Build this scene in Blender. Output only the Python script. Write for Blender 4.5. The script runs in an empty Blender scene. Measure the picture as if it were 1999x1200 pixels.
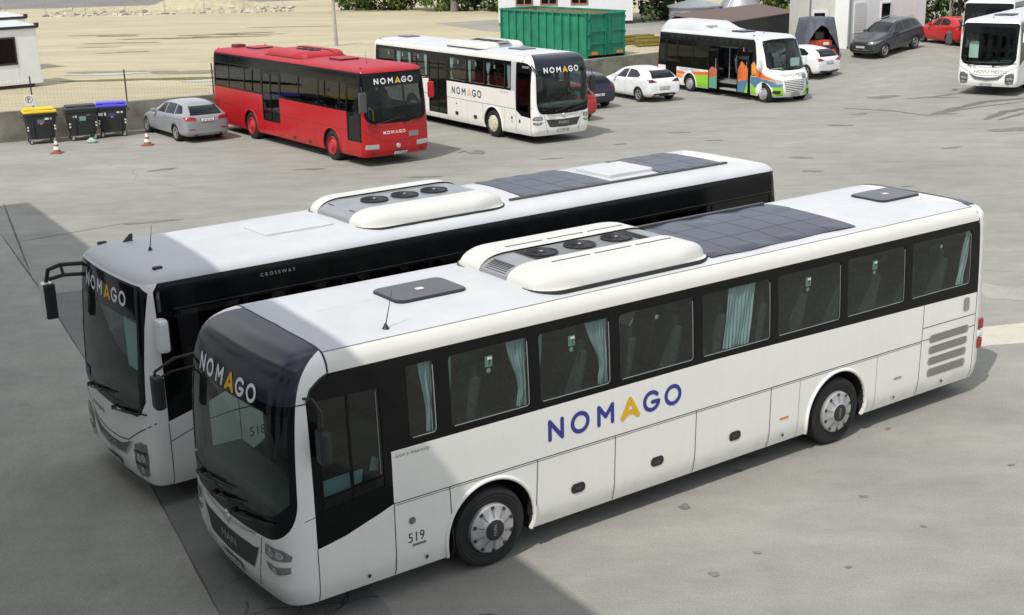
import bpy, bmesh, math, random
import numpy as np
from mathutils import Vector, Matrix
from mathutils.geometry import delaunay_2d_cdt
from mathutils.bvhtree import BVHTree
R = math.radians
scene = bpy.context.scene
COL = scene.collection
rnd = random.Random(7)

# ------------------------------------------------------------------ camera
PITCH, ROLL, CAM_H, FPX = 0.290170521, -0.0214666208, 7.22498, 2437.409
cd = bpy.data.cameras.new('camera'); cam = bpy.data.objects.new('camera', cd); COL.objects.link(cam)
cd.sensor_width = 36; cd.lens = FPX / 1999 * 36; cd.clip_end = 3000; cd.clip_start = 0.1
_fw = Vector((0, math.cos(PITCH), -math.sin(PITCH))); _up = Vector((0, math.sin(PITCH), math.cos(PITCH))); _rt = Vector((1, 0, 0))
_c, _s = math.cos(ROLL), math.sin(ROLL)
_x = _c * _rt + _s * _up; _y = -_s * _rt + _c * _up
m = Matrix((_x, _y, -_fw)).transposed().to_4x4(); m.translation = Vector((0, 0, CAM_H))
cam.matrix_world = m
scene.camera = cam
# ------------------------------------------------------------------ light
SUN_EL = R(53.5); SUN_DIR = Vector((-0.536 * math.cos(SUN_EL), -0.844 * math.cos(SUN_EL), math.sin(SUN_EL))).normalized()
sl = bpy.data.lights.new('sun', 'SUN'); sl.energy = 3.5; sl.angle = R(0.53); sl.color = (1.0, 0.965, 0.89)
so = bpy.data.objects.new('sun', sl); COL.objects.link(so)
so.rotation_euler = SUN_DIR.to_track_quat('Z', 'Y').to_euler(); so.location = (0, 0, 30)
w = bpy.data.worlds.new('World'); scene.world = w; w.use_nodes = True
nt = w.node_tree; nt.nodes.clear()
sky = nt.nodes.new('ShaderNodeTexSky'); sky.sky_type = 'NISHITA'; sky.sun_disc = False
sky.sun_elevation = SUN_EL; sky.sun_rotation = math.atan2(SUN_DIR.x, SUN_DIR.y)
sky.air_density = 1.0; sky.dust_density = 2.5; sky.ozone_density = 1.0
bg = nt.nodes.new('ShaderNodeBackground'); bg.inputs[1].default_value = 0.15
out = nt.nodes.new('ShaderNodeOutputWorld')
tc = nt.nodes.new('ShaderNodeTexCoord')
cn = nt.nodes.new('ShaderNodeTexNoise'); cn.inputs['Scale'].default_value = 2.6; cn.inputs['Detail'].default_value = 7
cr = nt.nodes.new('ShaderNodeValToRGB'); cr.color_ramp.elements[0].position = 0.36; cr.color_ramp.elements[1].position = 0.60
mx = nt.nodes.new('ShaderNodeMixRGB'); mx.inputs[2].default_value = (8.2, 8.3, 8.4, 1)
mp = nt.nodes.new('ShaderNodeMapping'); mp.inputs['Scale'].default_value = (1, 1, 2.2)
nt.links.new(tc.outputs['Generated'], mp.inputs[0]); nt.links.new(mp.outputs[0], cn.inputs['Vector'])
nt.links.new(cn.outputs[0], cr.inputs[0]); nt.links.new(cr.outputs[0], mx.inputs[0]); nt.links.new(sky.outputs[0], mx.inputs[1])
nt.links.new(mx.outputs[0], bg.inputs[0]); nt.links.new(bg.outputs[0], out.inputs[0])
scene.view_settings.view_transform = 'Standard'; scene.view_settings.look = 'None'
scene.view_settings.exposure = -0.12; scene.view_settings.gamma = 1
scene.render.engine = 'CYCLES'
try:
    scene.cycles.max_bounces = 8; scene.cycles.transparent_max_bounces = 16; scene.cycles.caustics_reflective = False; scene.cycles.caustics_refractive = False
except Exception: pass

# ------------------------------------------------------------------ materials
MATS = {}
def newmat(name):
    m = bpy.data.materials.new(name); m.use_nodes = True
    MATS[name] = m
    return m, m.node_tree, m.node_tree.nodes['Principled BSDF']
def mat(name, col, rough=0.5, metal=0.0, coat=0.0, var=0.0, vscale=3.0, bump=0.0, bscale=30.0, spec=None, emit=None):
    if name in MATS: return MATS[name]
    m, nt, b = newmat(name)
    b.inputs['Base Color'].default_value = (*col, 1); b.inputs['Roughness'].default_value = rough; b.inputs['Metallic'].default_value = metal
    b.inputs['Coat Weight'].default_value = coat; b.inputs['Coat Roughness'].default_value = 0.06
    if spec is not None: b.inputs['Specular IOR Level'].default_value = spec
    N = nt.nodes; K = nt.links
    if var or bump:
        t = N.new('ShaderNodeTexCoord')
    if var:
        n = N.new('ShaderNodeTexNoise'); n.inputs['Scale'].default_value = vscale; n.inputs['Detail'].default_value = 6; n.inputs['Roughness'].default_value = .62
        K.new(t.outputs['Object'], n.inputs['Vector'])
        r = N.new('ShaderNodeValToRGB'); r.color_ramp.elements[0].position = .3; r.color_ramp.elements[1].position = .7
        r.color_ramp.elements[0].color = (*[c * (1 - var) for c in col], 1); r.color_ramp.elements[1].color = (*[min(1, c * (1 + var * .6)) for c in col], 1)
        K.new(n.outputs[0], r.inputs[0]); K.new(r.outputs[0], b.inputs['Base Color'])
        mr = N.new('ShaderNodeMapRange'); mr.inputs[3].default_value = max(0.02, rough - .06); mr.inputs[4].default_value = min(1, rough + .12)
        K.new(n.outputs[0], mr.inputs[0]); K.new(mr.outputs[0], b.inputs['Roughness'])
    if bump:
        n2 = N.new('ShaderNodeTexNoise'); n2.inputs['Scale'].default_value = bscale; n2.inputs['Detail'].default_value = 5
        K.new(t.outputs['Object'], n2.inputs['Vector'])
        bp = N.new('ShaderNodeBump'); bp.inputs['Strength'].default_value = bump; bp.inputs['Distance'].default_value = .02
        K.new(n2.outputs[0], bp.inputs['Height']); K.new(bp.outputs[0], b.inputs['Normal'])
    return m
def glass(name, tint, refl=0.06, rough=0.015):
    if name in MATS: return MATS[name]
    m, nt, b = newmat(name); N = nt.nodes; K = nt.links; N.remove(b)
    o = [n for n in N if n.type == 'OUTPUT_MATERIAL'][0]
    tr = N.new('ShaderNodeBsdfTransparent'); tr.inputs[0].default_value = (*tint, 1)
    gl = N.new('ShaderNodeBsdfGlossy'); gl.inputs['Roughness'].default_value = rough; gl.inputs[0].default_value = (.95, 1, .98, 1)
    lw = N.new('ShaderNodeLayerWeight'); lw.inputs[0].default_value = .5
    p = N.new('ShaderNodeMath'); p.operation = 'POWER'; p.inputs[1].default_value = 4.0
    ma = N.new('ShaderNodeMath'); ma.operation = 'MULTIPLY_ADD'; ma.inputs[1].default_value = .75; ma.inputs[2].default_value = refl
    ms = N.new('ShaderNodeMixShader')
    K.new(lw.outputs['Facing'], p.inputs[0]); K.new(p.outputs[0], ma.inputs[0]); K.new(ma.outputs[0], ms.inputs[0])
    K.new(tr.outputs[0], ms.inputs[1]); K.new(gl.outputs[0], ms.inputs[2]); K.new(ms.outputs[0], o.inputs[0])
    return m
def paint(name, col, rough=.28, coat=.35, var=.05, spec=None, dust=.07):
    """vehicle paint with faint dust: more towards the sills through object-space height streaks"""
    if name in MATS: return MATS[name]
    m = mat(name, col, rough, 0, coat, var, 1.7)
    nt = m.node_tree; N = nt.nodes; K = nt.links; b = N['Principled BSDF']
    t = N.new('ShaderNodeTexCoord'); mp = N.new('ShaderNodeMapping'); mp.inputs['Scale'].default_value = (5, 5, .7)
    n = N.new('ShaderNodeTexNoise'); n.inputs['Scale'].default_value = 1.6; n.inputs['Detail'].default_value = 8; n.inputs['Roughness'].default_value = .7
    K.new(t.outputs['Object'], mp.inputs[0]); K.new(mp.outputs[0], n.inputs['Vector'])
    r = N.new('ShaderNodeValToRGB'); r.color_ramp.elements[0].position = .5; r.color_ramp.elements[1].position = .78
    r.color_ramp.elements[0].color = (0, 0, 0, 1); r.color_ramp.elements[1].color = (dust, dust, dust, 1)
    K.new(n.outputs[0], r.inputs[0])
    mx = N.new('ShaderNodeMixRGB'); mx.inputs[2].default_value = (.27, .25, .21, 1)
    src = b.inputs['Base Color'].links[0].from_socket if b.inputs['Base Color'].links else None
    if src: K.new(src, mx.inputs[1])
    else: mx.inputs[1].default_value = (*col, 1)
    K.new(r.outputs[0], mx.inputs[0]); K.new(mx.outputs[0], b.inputs['Base Color'])
    if spec is not None: b.inputs['Specular IOR Level'].default_value = spec
    return m
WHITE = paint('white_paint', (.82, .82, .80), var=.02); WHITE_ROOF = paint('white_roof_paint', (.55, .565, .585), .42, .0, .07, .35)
WARM = paint('cream_white_paint', (.84, .83, .785), .3, .25, .02)
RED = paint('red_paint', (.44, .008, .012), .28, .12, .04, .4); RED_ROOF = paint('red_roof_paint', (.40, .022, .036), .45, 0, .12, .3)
BLACK = mat('black_gloss', (.006, .0065, .007), .09, 0, 0, .2, 4, spec=.2)
CAP = mat('dark_blue_gloss', (.020, .024, .036), .14, 0, 0, .15, 2, spec=.38)
FRIT = mat('black_frit', (.005, .006, .007), .08, 0, 0, spec=.22)
RUBBER = mat('rubber', (.018, .018, .018), .75, var=.3, vscale=6)
WHITE_TOP = paint('white_pod', (.63, .63, .60), .34, .1, .04)
DASHM = mat('dash_grey', (.10, .105, .10), .7, var=.2)
EDGE = paint('roof_edge_cream', (.70, .69, .645), .32, .15, .03)
PLASTIC = mat('black_plastic', (.02, .02, .022), .5, var=.2)
SEAMM = mat('seam_dark', (.03, .03, .03), .7)
SEAML = mat('seam_grey', (.16, .16, .155), .6)
SILVER = mat('silver', (.52, .52, .53), .33, .55, var=.12, vscale=8)
CHROME = mat('chrome', (.75, .76, .78), .12, 1)
ALU = mat('aluminium', (.45, .46, .47), .4, .7, var=.1)
GREYM = mat('grey_metal', (.24, .245, .25), .5, .3, var=.15)
DARKGREY = mat('dark_grey', (.07, .07, .075), .5, var=.2)
LINING = mat('interior_lining', (.10, .105, .105), .85)
SEATM = mat('seat_fabric', (.075, .08, .09), .9, var=.5, vscale=25)
SEATR = mat('seat_fabric_red', (.06, .014, .018), .9, var=.4, vscale=25)
FLOORM = mat('interior_floor', (.06, .06, .062), .8)
CURT = mat('curtain_fabric', (.72, .84, .86), .85, var=.15, vscale=5)
GLASS = glass('tinted_glass', (.50, .58, .56), .06)
GLASSD = glass('dark_tinted_glass', (.10, .11, .11), .035)
GLASSM = glass('cab_side_glass', (.34, .39, .38), .045)
WSGLASS = glass('windscreen_glass', (.70, .82, .77), .03)
LAMPG = glass('lamp_glass', (.85, .88, .9), .12)
HEADL = mat('headlight_reflector', (.62, .64, .66), .18, .7, var=.25, vscale=20)
LAMPD = mat('headlamp_unit', (.30, .31, .32), .12, .55, .4, var=.45, vscale=18)
AMBER = mat('amber_lamp', (.75, .22, .02), .25, coat=.4)
REDL = mat('red_lamp', (.30, .008, .012), .2, coat=.5)
PLATEW = mat('plate_white', (.72, .72, .7), .4)
INK = mat('ink_black', (.02, .02, .02), .5)
TWHITE = mat('letter_white', (.78, .79, .8), .5)
TYEL = mat('letter_yellow', (.75, .43, .01), .5)
TBLUE = mat('letter_blue', (.035, .035, .26), .45)
TORANGE = mat('letter_orange', (.8, .45, .3), .5)
PAPER = mat('paper', (.55, .85, .85), .6)
FILMD = mat('solar_film_joint', (.020, .021, .036), .4, spec=.3)
FILM = mat('solar_film', (.024, .026, .052), .2, 0, 0, .3, 1.2, .35, 2.2, spec=.4)

# ------------------------------------------------------------------ object helpers
def link(o, parent=None):
    COL.objects.link(o)
    if parent: o.parent = parent
    return o
def empty(name, loc, rz, label, cat, group=None):
    o = bpy.data.objects.new(name, None); o.location = loc; o.rotation_euler = (0, 0, rz)
    o['label'] = label; o['category'] = cat
    if group: o['group'] = group
    return link(o)
def tag(o, label, cat, group=None, kind=None):
    o['label'] = label; o['category'] = cat
    if group: o['group'] = group
    if kind: o['kind'] = kind
    return o
def struct(o, kind='structure'):
    o['kind'] = kind; return o

class MB:
    """mesh collector"""
    def __init__(s): s.v = []; s.f = []; s.m = []; s.mats = []; s.sm = []
    def mi(s, m):
        if m not in s.mats: s.mats.append(m)
        return s.mats.index(m)
    def add(s, vs, fs, m, smooth=False):
        b = len(s.v); s.v += [tuple(p) for p in vs]; k = s.mi(m)
        for f in fs: s.f.append([b + i for i in f]); s.m.append(k); s.sm.append(smooth)
    def box(s, x0, x1, y0, y1, z0, z1, m, bev=0.0, rz=0, M=None):
        if bev <= 0:
            vs = [(x, y, z) for z in (z0, z1) for y in (y0, y1) for x in (x0, x1)]
            fs = [(0, 2, 3, 1), (4, 5, 7, 6), (0, 1, 5, 4), (2, 6, 7, 3), (0, 4, 6, 2), (1, 3, 7, 5)]
            sm = False
        else:
            bm = bmesh.new(); bmesh.ops.create_cube(bm, size=1)
            for v in bm.verts: v.co = Vector(((x0 + x1) / 2 + v.co.x * (x1 - x0), (y0 + y1) / 2 + v.co.y * (y1 - y0), (z0 + z1) / 2 + v.co.z * (z1 - z0)))
            bmesh.ops.bevel(bm, geom=bm.edges[:], offset=bev, segments=2, affect='EDGES', profile=.6)
            bm.verts.index_update(); vs = [tuple(v.co) for v in bm.verts]; fs = [[v.index for v in f.verts] for f in bm.faces]; bm.free(); sm = False
        if M is not None: vs = [tuple(M @ Vector(p)) for p in vs]
        s.add(vs, fs, m, sm)
    def tube(s, pts, r, m, n=8, cap=True):
        pts = [Vector(p) for p in pts]; rs = r if isinstance(r, (list, tuple)) else [r] * len(pts)
        vs = []; fs = []; prev = None
        for i, p in enumerate(pts):
            d = (pts[min(i + 1, len(pts) - 1)] - pts[max(i - 1, 0)]).normalized()
            u = d.orthogonal().normalized() if prev is None else (prev - d * prev.dot(d)).normalized()
            prev = u; v = d.cross(u)
            for k in range(n):
                a = 2 * math.pi * k / n; vs.append(tuple(p + (u * math.cos(a) + v * math.sin(a)) * rs[i]))
        for i in range(len(pts) - 1):
            for k in range(n):
                fs.append((i * n + k, i * n + (k + 1) % n, (i + 1) * n + (k + 1) % n, (i + 1) * n + k))
        if cap: fs.append(tuple(range(n - 1, -1, -1))); fs.append(tuple((len(pts) - 1) * n + k for k in range(n)))
        s.add(vs, fs, m, True)
    def lathe(s, prof, m, n=40, axis='y', c=(0, 0, 0), sign=1, smooth=True, a0=0, a1=2 * math.pi):
        """prof: (radius, axial). axis y: discs facing +y*sign"""
        vs = []; full = abs(a1 - a0 - 2 * math.pi) < 1e-6; nn = n if full else n + 1
        for r_, h in prof:
            for k in range(nn):
                a = a0 + (a1 - a0) * k / n
                if axis == 'y': vs.append((c[0] + r_ * math.cos(a), c[1] + sign * h, c[2] + r_ * math.sin(a)))
                elif axis == 'z': vs.append((c[0] + r_ * math.cos(a), c[1] + r_ * math.sin(a), c[2] + h))
                else: vs.append((c[0] + sign * h, c[1] + r_ * math.cos(a), c[2] + r_ * math.sin(a)))
        fs = []
        for i in range(len(prof) - 1):
            for k in range(n):
                k2 = (k + 1) % nn
                fs.append((i * nn + k, i * nn + k2, (i + 1) * nn + k2, (i + 1) * nn + k))
        s.add(vs, fs, m, smooth)
    def build(s, name, parent=None, sharp=35):
        me = bpy.data.meshes.new(name); me.from_pydata(s.v, [], s.f)
        for m in s.mats: me.materials.append(m)
        me.polygons.foreach_set('material_index', s.m); me.polygons.foreach_set('use_smooth', s.sm)
        me.update()
        if any(s.sm):
            try: me.set_sharp_from_angle(angle=R(sharp))
            except Exception: pass
        return link(bpy.data.objects.new(name, me), parent)

def part(name, parent, fn, label=None):
    b = MB(); fn(b); o = b.build(name, parent)
    if label: o['label'] = label
    return o

# 2-D polygon tools ---------------------------------------------------
def dens(poly, d, closed=True):
    out = []; n = len(poly)
    for i in range(n if closed else n - 1):
        a = poly[i]; b = poly[(i + 1) % n]; L = math.hypot(b[0] - a[0], b[1] - a[1]); k = max(1, int(math.ceil(L / d)))
        for j in range(k): out.append((a[0] + (b[0] - a[0]) * j / k, a[1] + (b[1] - a[1]) * j / k))
    if not closed: out.append(tuple(poly[-1]))
    return out
def inpoly(P, poly):
    x, y = P[:, 0], P[:, 1]; ins = np.zeros(len(P), bool); n = len(poly)
    for i in range(n):
        x0, y0 = poly[i]; x1, y1 = poly[(i + 1) % n]
        if y0 == y1: continue
        c = ((y0 > y) != (y1 > y)) & (x < (x1 - x0) * (y - y0) / (y1 - y0) + x0)
        ins ^= c
    return ins
def rrect(x0, x1, y0, y1, r, n=4):
    if x1 < x0: x0, x1 = x1, x0
    out = []
    for cx, cy, a in ((x1 - r, y0 + r, -90), (x1 - r, y1 - r, 0), (x0 + r, y1 - r, 90), (x0 + r, y0 + r, 180)):
        for k in range(n + 1):
            t = R(a + 90 * k / n); out.append((cx + r * math.cos(t), cy + r * math.sin(t)))
    return out
def tri2d(outer, holes, xs, ys, d, hd=None, extra=None):
    """constrained triangulation of outer minus holes, filled with the grid points xs x ys"""
    po = dens(outer, d); hs = [dens(h, hd or d) for h in holes]
    V = list(po); E = [(i, (i + 1) % len(po)) for i in range(len(po))]
    for h in hs:
        b = len(V); V += h; E += [(b + i, b + (i + 1) % len(h)) for i in range(len(h))]
    C = np.array(V)
    lo, hi = C.min(0), C.max(0)
    xs = [x for x in xs if lo[0] < x < hi[0]]; ys = [y for y in ys if lo[1] < y < hi[1]]
    if xs and ys:
        G = np.array([(x, y) for x in xs for y in ys] + (extra or [])); k = inpoly(G, po)
        for h in hs: k &= ~inpoly(G, h)
        G = G[k]
        if len(G):
            dm = np.full(len(G), 9.)
            for i in range(0, len(C), 400): dm = np.minimum(dm, np.sqrt(((G[:, None, :] - C[None, i:i + 400]) ** 2).sum(2)).min(1))
            G = G[dm > .022]
            V += [tuple(g) for g in G]
    vo, _, fo, _, _, _ = delaunay_2d_cdt([Vector(v) for v in V], E, [], 1, 1e-6)
    vo = np.array([tuple(v) for v in vo]); F = np.array([tuple(f) for f in fo if len(f) == 3])
    cen = vo[F].mean(1); k = inpoly(cen, po)
    for h in hs: k &= ~inpoly(cen, h)
    F = F[k]
    e1 = vo[F[:, 1]] - vo[F[:, 0]]; e2 = vo[F[:, 2]] - vo[F[:, 0]]; cr = e1[:, 0] * e2[:, 1] - e1[:, 1] * e2[:, 0]
    F = F[np.abs(cr) > 1e-10]; cr = cr[np.abs(cr) > 1e-10]
    F[cr < 0] = F[cr < 0][:, ::-1]
    return vo, F
def strokes2d(strokes, r, n=7):
    """union of thick rounded strokes -> verts, tris"""
    V = []; E = []; segs = []
    for st in strokes:
        rr = r
        if isinstance(st, tuple) and isinstance(st[1], float): st, rr = st
        for a, b in zip(st[:-1], st[1:]):
            segs.append((a, b, rr)); th = math.atan2(b[1] - a[1], b[0] - a[0]); ring = []
            for c, t0 in ((b, th - math.pi / 2), (a, th + math.pi / 2)):
                for k in range(n): t = t0 + math.pi * k / (n - 1); ring.append((c[0] + rr * math.cos(t), c[1] + rr * math.sin(t)))
            o = len(V); V += ring; E += [(o + i, o + (i + 1) % len(ring)) for i in range(len(ring))]
    vo, _, fo, _, _, _ = delaunay_2d_cdt([Vector(v) for v in V], E, [], 1, 1e-4)
    vo = np.array([tuple(v) for v in vo]); F = np.array([tuple(f) for f in fo if len(f) == 3]); cen = vo[F].mean(1)
    ok = np.zeros(len(F), bool)
    for a, b, rr in segs:
        a = np.array(a); b = np.array(b); ab = b - a; t = np.clip(((cen - a) @ ab) / max(ab @ ab, 1e-9), 0, 1)
        ok |= np.hypot(*(cen - (a + t[:, None] * ab)).T) <= rr * 1.0
    F = F[ok]
    e1 = vo[F[:, 1]] - vo[F[:, 0]]; e2 = vo[F[:, 2]] - vo[F[:, 0]]; cr = e1[:, 0] * e2[:, 1] - e1[:, 1] * e2[:, 0]
    F[cr < 0] = F[cr < 0][:, ::-1]
    return vo, F
def arc(cx, cy, rx, ry, a0, a1, n=20): return [(cx + rx * math.cos(R(a0 + (a1 - a0) * k / n)), cy + ry * math.sin(R(a0 + (a1 - a0) * k / n))) for k in range(n + 1)]
_LOGO = None
def logo():
    global _LOGO
    if _LOGO is None:
        t = .095
        d = [([[(.1, .1), (.1, .9), (.75, .1), (.75, .9)]], 0), ([arc(1.72, .5, .42, .41, 0, 360, 28)], 0),
             ([[(2.75, .1), (2.75, .9), (3.13, .42), (3.51, .9), (3.51, .1)]], 0), ([[(4.08, .06), (4.53, .88), (4.98, .06)], [(4.08, .06), (4.3, .24), (4.53, .3), (4.76, .24), (4.98, .06)]], 1),
             ([arc(5.78, .5, .42, .41, 42, 352, 24) + [(5.82, .45)]], 0), ([arc(7.05, .5, .42, .41, 0, 360, 28)], 0)]
        _LOGO = [(strokes2d(s, t if k == 0 else .115), k) for s, k in d]
    return _LOGO
_TXT = {}
def text2d(s):
    if s in _TXT: return _TXT[s]
    c = bpy.data.curves.new('txt', 'FONT'); c.body = s; c.size = 1; c.resolution_u = 3
    o = bpy.data.objects.new('txt', c); COL.objects.link(o)
    me = o.to_mesh(); me.calc_loop_triangles()
    V = np.array([(v.co.x, v.co.y) for v in me.vertices]); F = np.array([tuple(t.vertices) for t in me.loop_triangles])
    o.to_mesh_clear(); bpy.data.objects.remove(o); bpy.data.curves.remove(c)
    V[:, 0] -= V[:, 0].min(); h = V[:, 1].max(); V /= h
    if len(F):
        e1 = V[F[:, 1]] - V[F[:, 0]]; e2 = V[F[:, 2]] - V[F[:, 0]]; cr = e1[:, 0] * e2[:, 1] - e1[:, 1] * e2[:, 0]
        F[cr < 0] = F[cr < 0][:, ::-1]
    _TXT[s] = (V, F); return V, F

# ------------------------------------------------------------------ bus body chart
class Body:
    """walls + roof of a coach as one chart (a, v): a runs round the plan outline from the front centre, v up the profile (v = z below the eaves)"""
    def __init__(s, L, rows, w=1.275, bow=.1, rf=(.42, .3), rr=(.22, .2), bowr=.03, xm=1.6):
        s.L, s.w, s.xm = L, w, xm
        pts = []
        yc = w - rf[1]
        for k in range(30): y = yc * k / 29; pts.append((bow * (y / yc) ** 2, y))
        m_ = 2 * bow / yc; A = pts[-1]; B = (bow + m_ * rf[1], w); C = (B[0] + rf[0], w)
        for k in range(1, 16):
            t = k / 15; pts.append(((1 - t) ** 2 * A[0] + 2 * t * (1 - t) * B[0] + t * t * C[0], (1 - t) ** 2 * A[1] + 2 * t * (1 - t) * B[1] + t * t * C[1]))
        s.acf = None
        x1 = L - bowr - rr[0]
        for k in range(1, 60): pts.append((C[0] + (x1 - C[0]) * k / 59, w))
        A = (x1, w); B = (L - bowr, w); C = (L - bowr, w - rr[1])
        for k in range(1, 12):
            t = k / 11; pts.append(((1 - t) ** 2 * A[0] + 2 * t * (1 - t) * B[0] + t * t * C[0], (1 - t) ** 2 * A[1] + 2 * t * (1 - t) * B[1] + t * t * C[1]))
        for k in range(1, 10): y = C[1] * (1 - k / 9); pts.append((L - bowr * (y / C[1]) ** 2, y))
        P = np.array(pts); s.ox, s.oy = P[:, 0], P[:, 1]
        s.oa = np.concatenate([[0], np.cumsum(np.hypot(*(P[1:] - P[:-1]).T))]); s.S = s.oa[-1]
        rows = np.array(rows, float)   # z, ds, df, dr
        v = [rows[0, 0]]
        for a, b in zip(rows[:-1], rows[1:]):
            v.append(b[0] if b[0] <= 2.8 else v[-1] + math.hypot(b[0] - a[0], b[1] - a[1]))
        # smooth resample (monotone cubic via Catmull)
        v = np.array(v); vv = np.linspace(v[0], v[-1], 400); s.tv = vv
        def cub(y):
            d = np.zeros(len(v)); h = np.diff(v); k = np.diff(y) / h
            d[1:-1] = np.where(k[:-1] * k[1:] > 0, 2 * k[:-1] * k[1:] / (k[:-1] + k[1:] + 1e-12), 0); d[0] = k[0]; d[-1] = k[-1]
            i = np.clip(np.searchsorted(v, vv, 'right') - 1, 0, len(v) - 2); t = (vv - v[i]) / h[i]
            return ((2 * t ** 3 - 3 * t ** 2 + 1) * y[i] + (t ** 3 - 2 * t ** 2 + t) * h[i] * d[i] + (-2 * t ** 3 + 3 * t ** 2) * y[i + 1] + (t ** 3 - t ** 2) * h[i] * d[i + 1])
        s.tz, s.ts, s.tf, s.tr = cub(rows[:, 0]), cub(rows[:, 1]), cub(rows[:, 2]), cub(rows[:, 3])
        s.vmax = vv[-1]
    def P(s, a, v):
        a = np.asarray(a, float); v = np.asarray(v, float); b = np.minimum(np.abs(a), s.S)
        X0 = np.interp(b, s.oa, s.ox); Y0 = np.interp(b, s.oa, s.oy)
        z = np.interp(v, s.tv, s.tz); ds = np.interp(v, s.tv, s.ts); df = np.interp(v, s.tv, s.tf); dr = np.interp(v, s.tv, s.tr)
        Y = np.where(a < 0, -1, 1) * Y0 * (s.w - ds) / s.w
        X = X0 + df * np.clip(1 - X0 / s.xm, 0, 1) - dr * np.clip(1 - (s.L - X0) / s.xm, 0, 1)
        return np.stack([X, Y, z], -1)
    def N(s, a, v):
        e = .012
        a = np.asarray(a, float); v = np.clip(np.asarray(v, float), s.tv[0] + e, s.vmax - e)
        da = s.P(a + e, v) - s.P(a - e, v); dv = s.P(a, v + e) - s.P(a, v - e)
        n = np.cross(dv, da); l = np.linalg.norm(n, axis=-1, keepdims=True)
        n = np.where(l > 1e-9, n / np.maximum(l, 1e-9), np.array([0, 0, 1.]))
        top = v > s.vmax - .05
        n[top] = np.array([0, 0, 1.])
        return n
    def vz(s, z): return float(np.interp(z, s.tz, s.tv))
    def sxz(s, side, x, z):
        v = s.vz(z); df = np.interp(v, s.tv, s.tf); dr = np.interp(v, s.tv, s.tr)
        X0 = x
        if x < s.xm + 0: X0 = (x - df) / (1 - df / s.xm)
        elif x > s.L - s.xm: X0 = s.L - ((s.L - x) - dr) / (1 - dr / s.xm)
        m = len(s.ox) - 21
        k0 = int(np.argmax(s.oy > s.w - .35))
        return (side * float(np.interp(X0, s.ox[k0:m + 12], s.oa[k0:m + 12])), v)
    def sp(s, side, pts, closed=True): return [s.sxz(side, x, z) for x, z in dens(list(pts), .09, closed)]
    def fyz(s, y, z):
        v = s.vz(z); ds = np.interp(v, s.tv, s.ts); Y0 = abs(y) * s.w / (s.w - ds)
        return (math.copysign(float(np.interp(min(Y0, s.w - 1e-4), s.oy[:44], s.oa[:44])), y if y else 1), v)
    def ryz(s, y, z):
        v = s.vz(z); ds = np.interp(v, s.tv, s.ts); Y0 = abs(y) * s.w / (s.w - ds)
        yy = s.oy[::-1][:21]; aa = s.oa[::-1][:21]
        return (math.copysign(float(np.interp(min(Y0, s.w - 1e-4), yy, aa)), y if y else 1), v)
    def axis_x(s, x, v):       # |a| on ring v where X = x (front half)
        lo, hi = 0, s.S * .5
        if float(s.P(0, v)[0]) >= x: return 0.0
        for _ in range(40):
            mid = (lo + hi) / 2
            if float(s.P(mid, v)[0]) < x: lo = mid
            else: hi = mid
        return lo
    def zroof(s, y): return float(np.interp(s.w - abs(y), s.ts, s.tz))
    def glines(s, fine=False):
        k = .09 if fine else .14
        a = list(np.arange(0, 2.6, k)) + list(np.arange(2.6, s.S - 1.9, .45)) + list(np.arange(s.S - 1.9, s.S, .16))
        a = sorted([-q for q in a[1:]] + a)
        v = list(np.arange(s.tv[0] + .06, 2.75, .2)) + list(np.arange(2.78, 3.25, .035)) + list(np.arange(3.25, s.vmax, .12))
        return a, v
    def panel(s, name, poly, holes, m, parent, off=0.0, thick=.03, inner=None, d=.12, smooth=True, fine=False):
        xs, ys = s.glines(fine)
        lo = min(p[1] for p in poly); hi = max(p[1] for p in poly); al = [abs(p[0]) for p in poly]
        ex = None
        if hi > 2.75 and max(p[0] for p in poly) - min(p[0] for p in poly) > 1.5:
            ea = np.arange(2.4, s.S - 1.7, .12); ev = [q for q in ys if 2.7 < q < 3.3]
            ex = [(sg * a, q) for a in ea for q in ev for sg in (-1, 1)]
        V, F = tri2d(poly, holes, xs, ys, d, .05, ex)
        return s.mesh(name, V, F, m, parent, off, thick, inner)
    def mesh(s, name, V, F, m, parent, off=0.0, thick=0, inner=None):
        P = s.P(V[:, 0], V[:, 1]); Nn = s.N(V[:, 0], V[:, 1]); n = len(V)
        verts = P + Nn * off; faces = F[:, ::-1].tolist(); norms = Nn; mi = [0] * len(faces)   # (a,v) ccw -> dv x da outward
        if thick:
            verts = np.concatenate([verts, P + Nn * (off - thick)]); norms = np.concatenate([Nn, -Nn])
            faces2 = (F + n).tolist()
            ec = {}
            for f in F.tolist():
                for i in range(3):
                    a_, b_ = f[i], f[(i + 1) % 3]; ec[(a_, b_)] = 1
            rim = [(a_, b_, b_ + n, a_ + n) for (a_, b_) in ec if (b_, a_) not in ec]
            faces = faces + faces2 + [list(r) for r in rim]; mi = mi + [1] * len(faces2) + [0] * len(rim); nrim = len(rim)
        me = bpy.data.meshes.new(name); me.from_pydata(verts.tolist(), [], faces)
        me.materials.append(m); me.materials.append(inner or LINING)
        me.polygons.foreach_set('material_index', mi)
        sm = [True] * len(faces)
        me.polygons.foreach_set('use_smooth', sm); me.update()
        if not thick:
            me.normals_split_custom_set_from_vertices([tuple(q) for q in norms])
        else:
            ln = np.zeros((len(me.loops), 3)); vi = np.zeros(len(me.loops), int); me.loops.foreach_get('vertex_index', vi); ln[:] = norms[vi]
            k = len(faces) - nrim
            for p in range(k, len(faces)):
                pl = me.polygons[p]; ln[pl.loop_start:pl.loop_start + pl.loop_total] = tuple(pl.normal)
            me.normals_split_custom_set([tuple(q) for q in ln])
        return link(bpy.data.objects.new(name, me), parent)
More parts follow.
